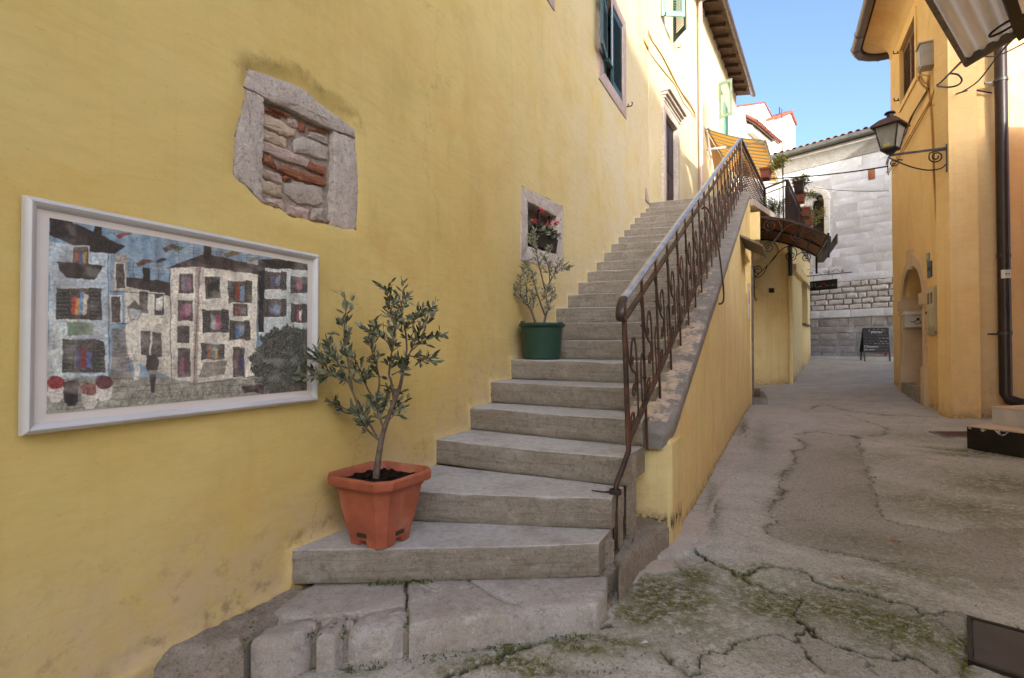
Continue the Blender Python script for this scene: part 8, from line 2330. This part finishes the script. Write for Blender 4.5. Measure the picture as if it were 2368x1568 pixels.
def twigs(path, dens, spread):
    n = len(path)
    for i in range(2, n):
        if i < n * .33: continue
        for _ in range(dens):
            f = rnd.random(); p = path[i - 1].lerp(path[i], f); d = (path[i] - path[i - 1]).normalized()
            s_ = Vector((rnd.uniform(-1, 1), rnd.uniform(-1, 1), rnd.uniform(-.7, .8)))
            tip = p + (d * .7 + s_ * .75).normalized() * rnd.uniform(.02, spread)
            if rnd.random() < .5: mb.tube([p, tip], [.0014, .0008], 4, cap=False)
            m = 4
            for q_ in range(m):
                g = (q_ + 1) / m; pp = p.lerp(tip, g)
                dd = (tip - p).normalized() * .8 + Vector((rnd.uniform(-1, 1), rnd.uniform(-1, 1), rnd.uniform(-.6, 1.0))) * .7
                sp.append((pp, dd))
for path, w in paths: twigs(path, 2, .060)
mb.build('trunk', 'bark', olive, 60)
mb, tn = leaves(sp, .043, .0155, rnd)
mb.build('foliage', 'olive', olive, 0, None, 'stuff', {'tint': tn})

# ------------------------------------------------------------------ green pot further up with a sparse olive shrub
g0 = Vector((.262, 4.70, ztread(6)))
gpot = thing('green_plant_pot', g0, 'round dark green plastic pot with a sparse grey olive shrub on a middle step', 'pot')
mb = MB(); mb.lathe(g0, [(0, 0), (.148, 0), (.158, .01), (.166, .12), (.1665, .125), (.178, .27), (.18, .272), (.200, .285), (.205, .30), (.197, .312), (.184, .308), (.176, .28), (0, .275)], 32); mb.build('pot', 'greenpot', gpot, 35)
mb = MB(); mb.lathe(g0 + Vector((0, 0, .276)), [(.176, 0), (.1, .012), (0, .006)], 16); mb.build('soil', 'soil', gpot, 0)
for a in (0.5, 3.6):
    mb = MB(); q_ = g0 + Vector((.19 * math.cos(a), .19 * math.sin(a), .312)); mb.lathe(q_, [(0, 0), (.022, 0), (.02, .016), (0, .02)], 10); mb.build('rim_lug', 'greenpot', gpot, 40)
shr = thing('olive_shrub', g0 + Vector((0, 0, .28)), 'sparse grey green olive shrub growing from the round green pot', 'shrub')
og = lambda a, b, dy=0.0: at_y((1380 + a / 2.904) * .8457, (460 + b / 2.904) * .8457, 4.72 + dy)
rnd = random.Random(17)
mb = MB(); sp = []; paths = []
for pts, r in [([og(250, 1245), og(215, 1140), og(185, 1090), og(130, 1020), og(80, 955)], .012), ([og(310, 1245), og(325, 1180), og(340, 1100), og(325, 980, .04), ], .014), ([og(325, 1180), og(280, 1060, -.05), og(240, 930, -.06), og(220, 840, -.06), og(170, 760, -.06)], .009), ([og(325, 980, .04), og(300, 880), og(270, 760), og(250, 650), og(235, 560)], .009), ([og(325, 980, .04), og(360, 900, .05), og(400, 830, .08), og(430, 750, .1)], .008), ([og(400, 830, .08), og(440, 800, .1), og(485, 795, .12)], .004), ([og(130, 1020), og(120, 900, -.03), og(150, 800, -.03)], .005), ([og(185, 1090), og(170, 960, -.04), og(190, 840, -.05)], .006), ([og(270, 760), og(320, 690, .05), og(350, 640, .06)], .005), ([og(250, 650), og(215, 600, -.04), og(225, 520, -.05)], .004), ([og(340, 1100), og(370, 1040, .04), og(385, 990, .05)], .004), ([og(280, 1060, -.05), og(330, 1010, -.08), og(350, 940, -.08)], .004), ([og(215, 1140), og(230, 1070, .05), og(215, 1000, .06)], .004), ([og(360, 900, .05), og(350, 800, .02), og(330, 730, .0)], .005)]:
    paths.append((branch(mb, pts, r, .002, 4), 1))
for path, w in paths: twigs(path, 3, .060)
mb.build('branches', 'bark', shr, 60)
mb, tn = leaves(sp, .040, .010, rnd)
mb.build('foliage', 'olive2', shr, 0, None, 'stuff', {'tint': tn})

# ------------------------------------------------------------------ geraniums on the barred window sill
wsm = (i3[0] + i2[0]) / 2
gq = WA.P(i3[0] + (i2[0] - i3[0]) * .62, max(i3[1], i2[1]) + .003, -.045)
ger = thing('geranium_box', gq, 'black window box of red geraniums on the barred stone window sill', 'flower box')
mb = MB(); d = WA.d; n = WA.n
wb = (i2[0] - i3[0]) * .34
lo = [gq + d * (a * wb * .9) + n * (b * .055) for a, b in ((-1, -1), (1, -1), (1, 1), (-1, 1))]; hi = [gq + d * (a * wb) + n * (b * .07) + Vector((0, 0, .14)) for a, b in ((-1, -1), (1, -1), (1, 1), (-1, 1))]
mb.prism(lo, hi); mb.build('box', 'black', ger, 0)
rnd = random.Random(5)
sp = [(gq + d * rnd.uniform(-wb, wb) + n * rnd.uniform(-.07, .10) + Vector((0, 0, rnd.uniform(.12, .22))), (rnd.uniform(-1, 1), rnd.uniform(-1, 1), rnd.uniform(-.3, .8))) for _ in range(170)]
mb, tn = leaves(sp, .045, .04, rnd, lambda p: rnd.random() * .4); mb.build('foliage', 'olive', ger, 0, None, 'stuff', {'tint': tn})
sp = []
for _ in range(7):
    c_ = gq + d * rnd.uniform(-wb, wb) + n * rnd.uniform(-.04, .10) + Vector((0, 0, rnd.uniform(.22, .33)))
    for _ in range(14): sp.append((c_ + Vector((rnd.gauss(0, .016), rnd.gauss(0, .016), rnd.gauss(0, .012))), (rnd.uniform(-1, 1), rnd.uniform(-1, 1), rnd.uniform(-.2, 1))))
mb, tn = leaves(sp, .018, .016, rnd); mb.build('flowers', 'redflower', ger, 0, None, 'stuff', {'tint': tn})

# ------------------------------------------------------------------ litter and loose grit on the pavement
rnd = random.Random(29)
vs_mb = MB()
for i in range(700):
    if i < 300: u, v = rnd.gauss(1570, 80), rnd.gauss(1390, 60)
    elif i < 480: u, v = rnd.uniform(950, 1450), rnd.uniform(1500, 1560)
    else: u, v = rnd.uniform(1500, 2360), rnd.uniform(1000, 1560)
    if u < 1430 and v < 1500: continue
    x, y = gpix(u, v)
    if u < 1600 and v < 1330: continue
    z = float(gz(x, y)) + rnd.uniform(-.012, .002); r_ = rnd.uniform(.002, .0055)
    a = rnd.uniform(0, 3); dx, dy = math.cos(a) * r_, math.sin(a) * r_
    vs_mb.box((x, y, z + r_ * .3), (dx, dy, r_ * .2), (-dy * .7, dx * .7, 0), (r_ * .2, 0, r_ * .6))
o = vs_mb.build('grit', 'concrete', None, 0, None, 'stuff'); o['label'] = 'loose grit and pebbles scattered on the mossy pavement'; 
for u, v, mat, lab, nm in ((1764, 1765, 'white_box', 'scrap of pale paper lying on the mossy pavement near the bottom step', 'paper_scrap'),):
    x, y = gpix(u * .8457, v * .8457); z = float(gz(x, y)) + .012
    mb = MB(); mb.add([(x - .014, y - .004, z), (x, y - .012, z + .006), (x + .016, y, z), (x + .002, y + .012, z + .003)], [(0, 1, 2, 3)]); tag(mb.build(nm, mat, None, 0), lab, 'litter')
for u, v, lab in ((1020, 432, 'single dry orange leaf by the straight joint in the pavement'), (1155, 798, 'small reddish leaf on the rough part of the pavement'), (835, 1012, 'dark red crushed leaf on the pale pavement strip')):
    x, y = g3([(u, v)])[0]; z = float(gz(x, y)) + .004
    mb, tn = leaves([((x, y, z), (.9, .3, .12)), ((x + .01, y, z), (.2, .9, .1)), ((x - .008, y, z), (-.7, .6, .15))], .035, .018, rnd)
    tag(mb.build('fallen_leaf', 'brick', None, 0), lab, 'leaf')
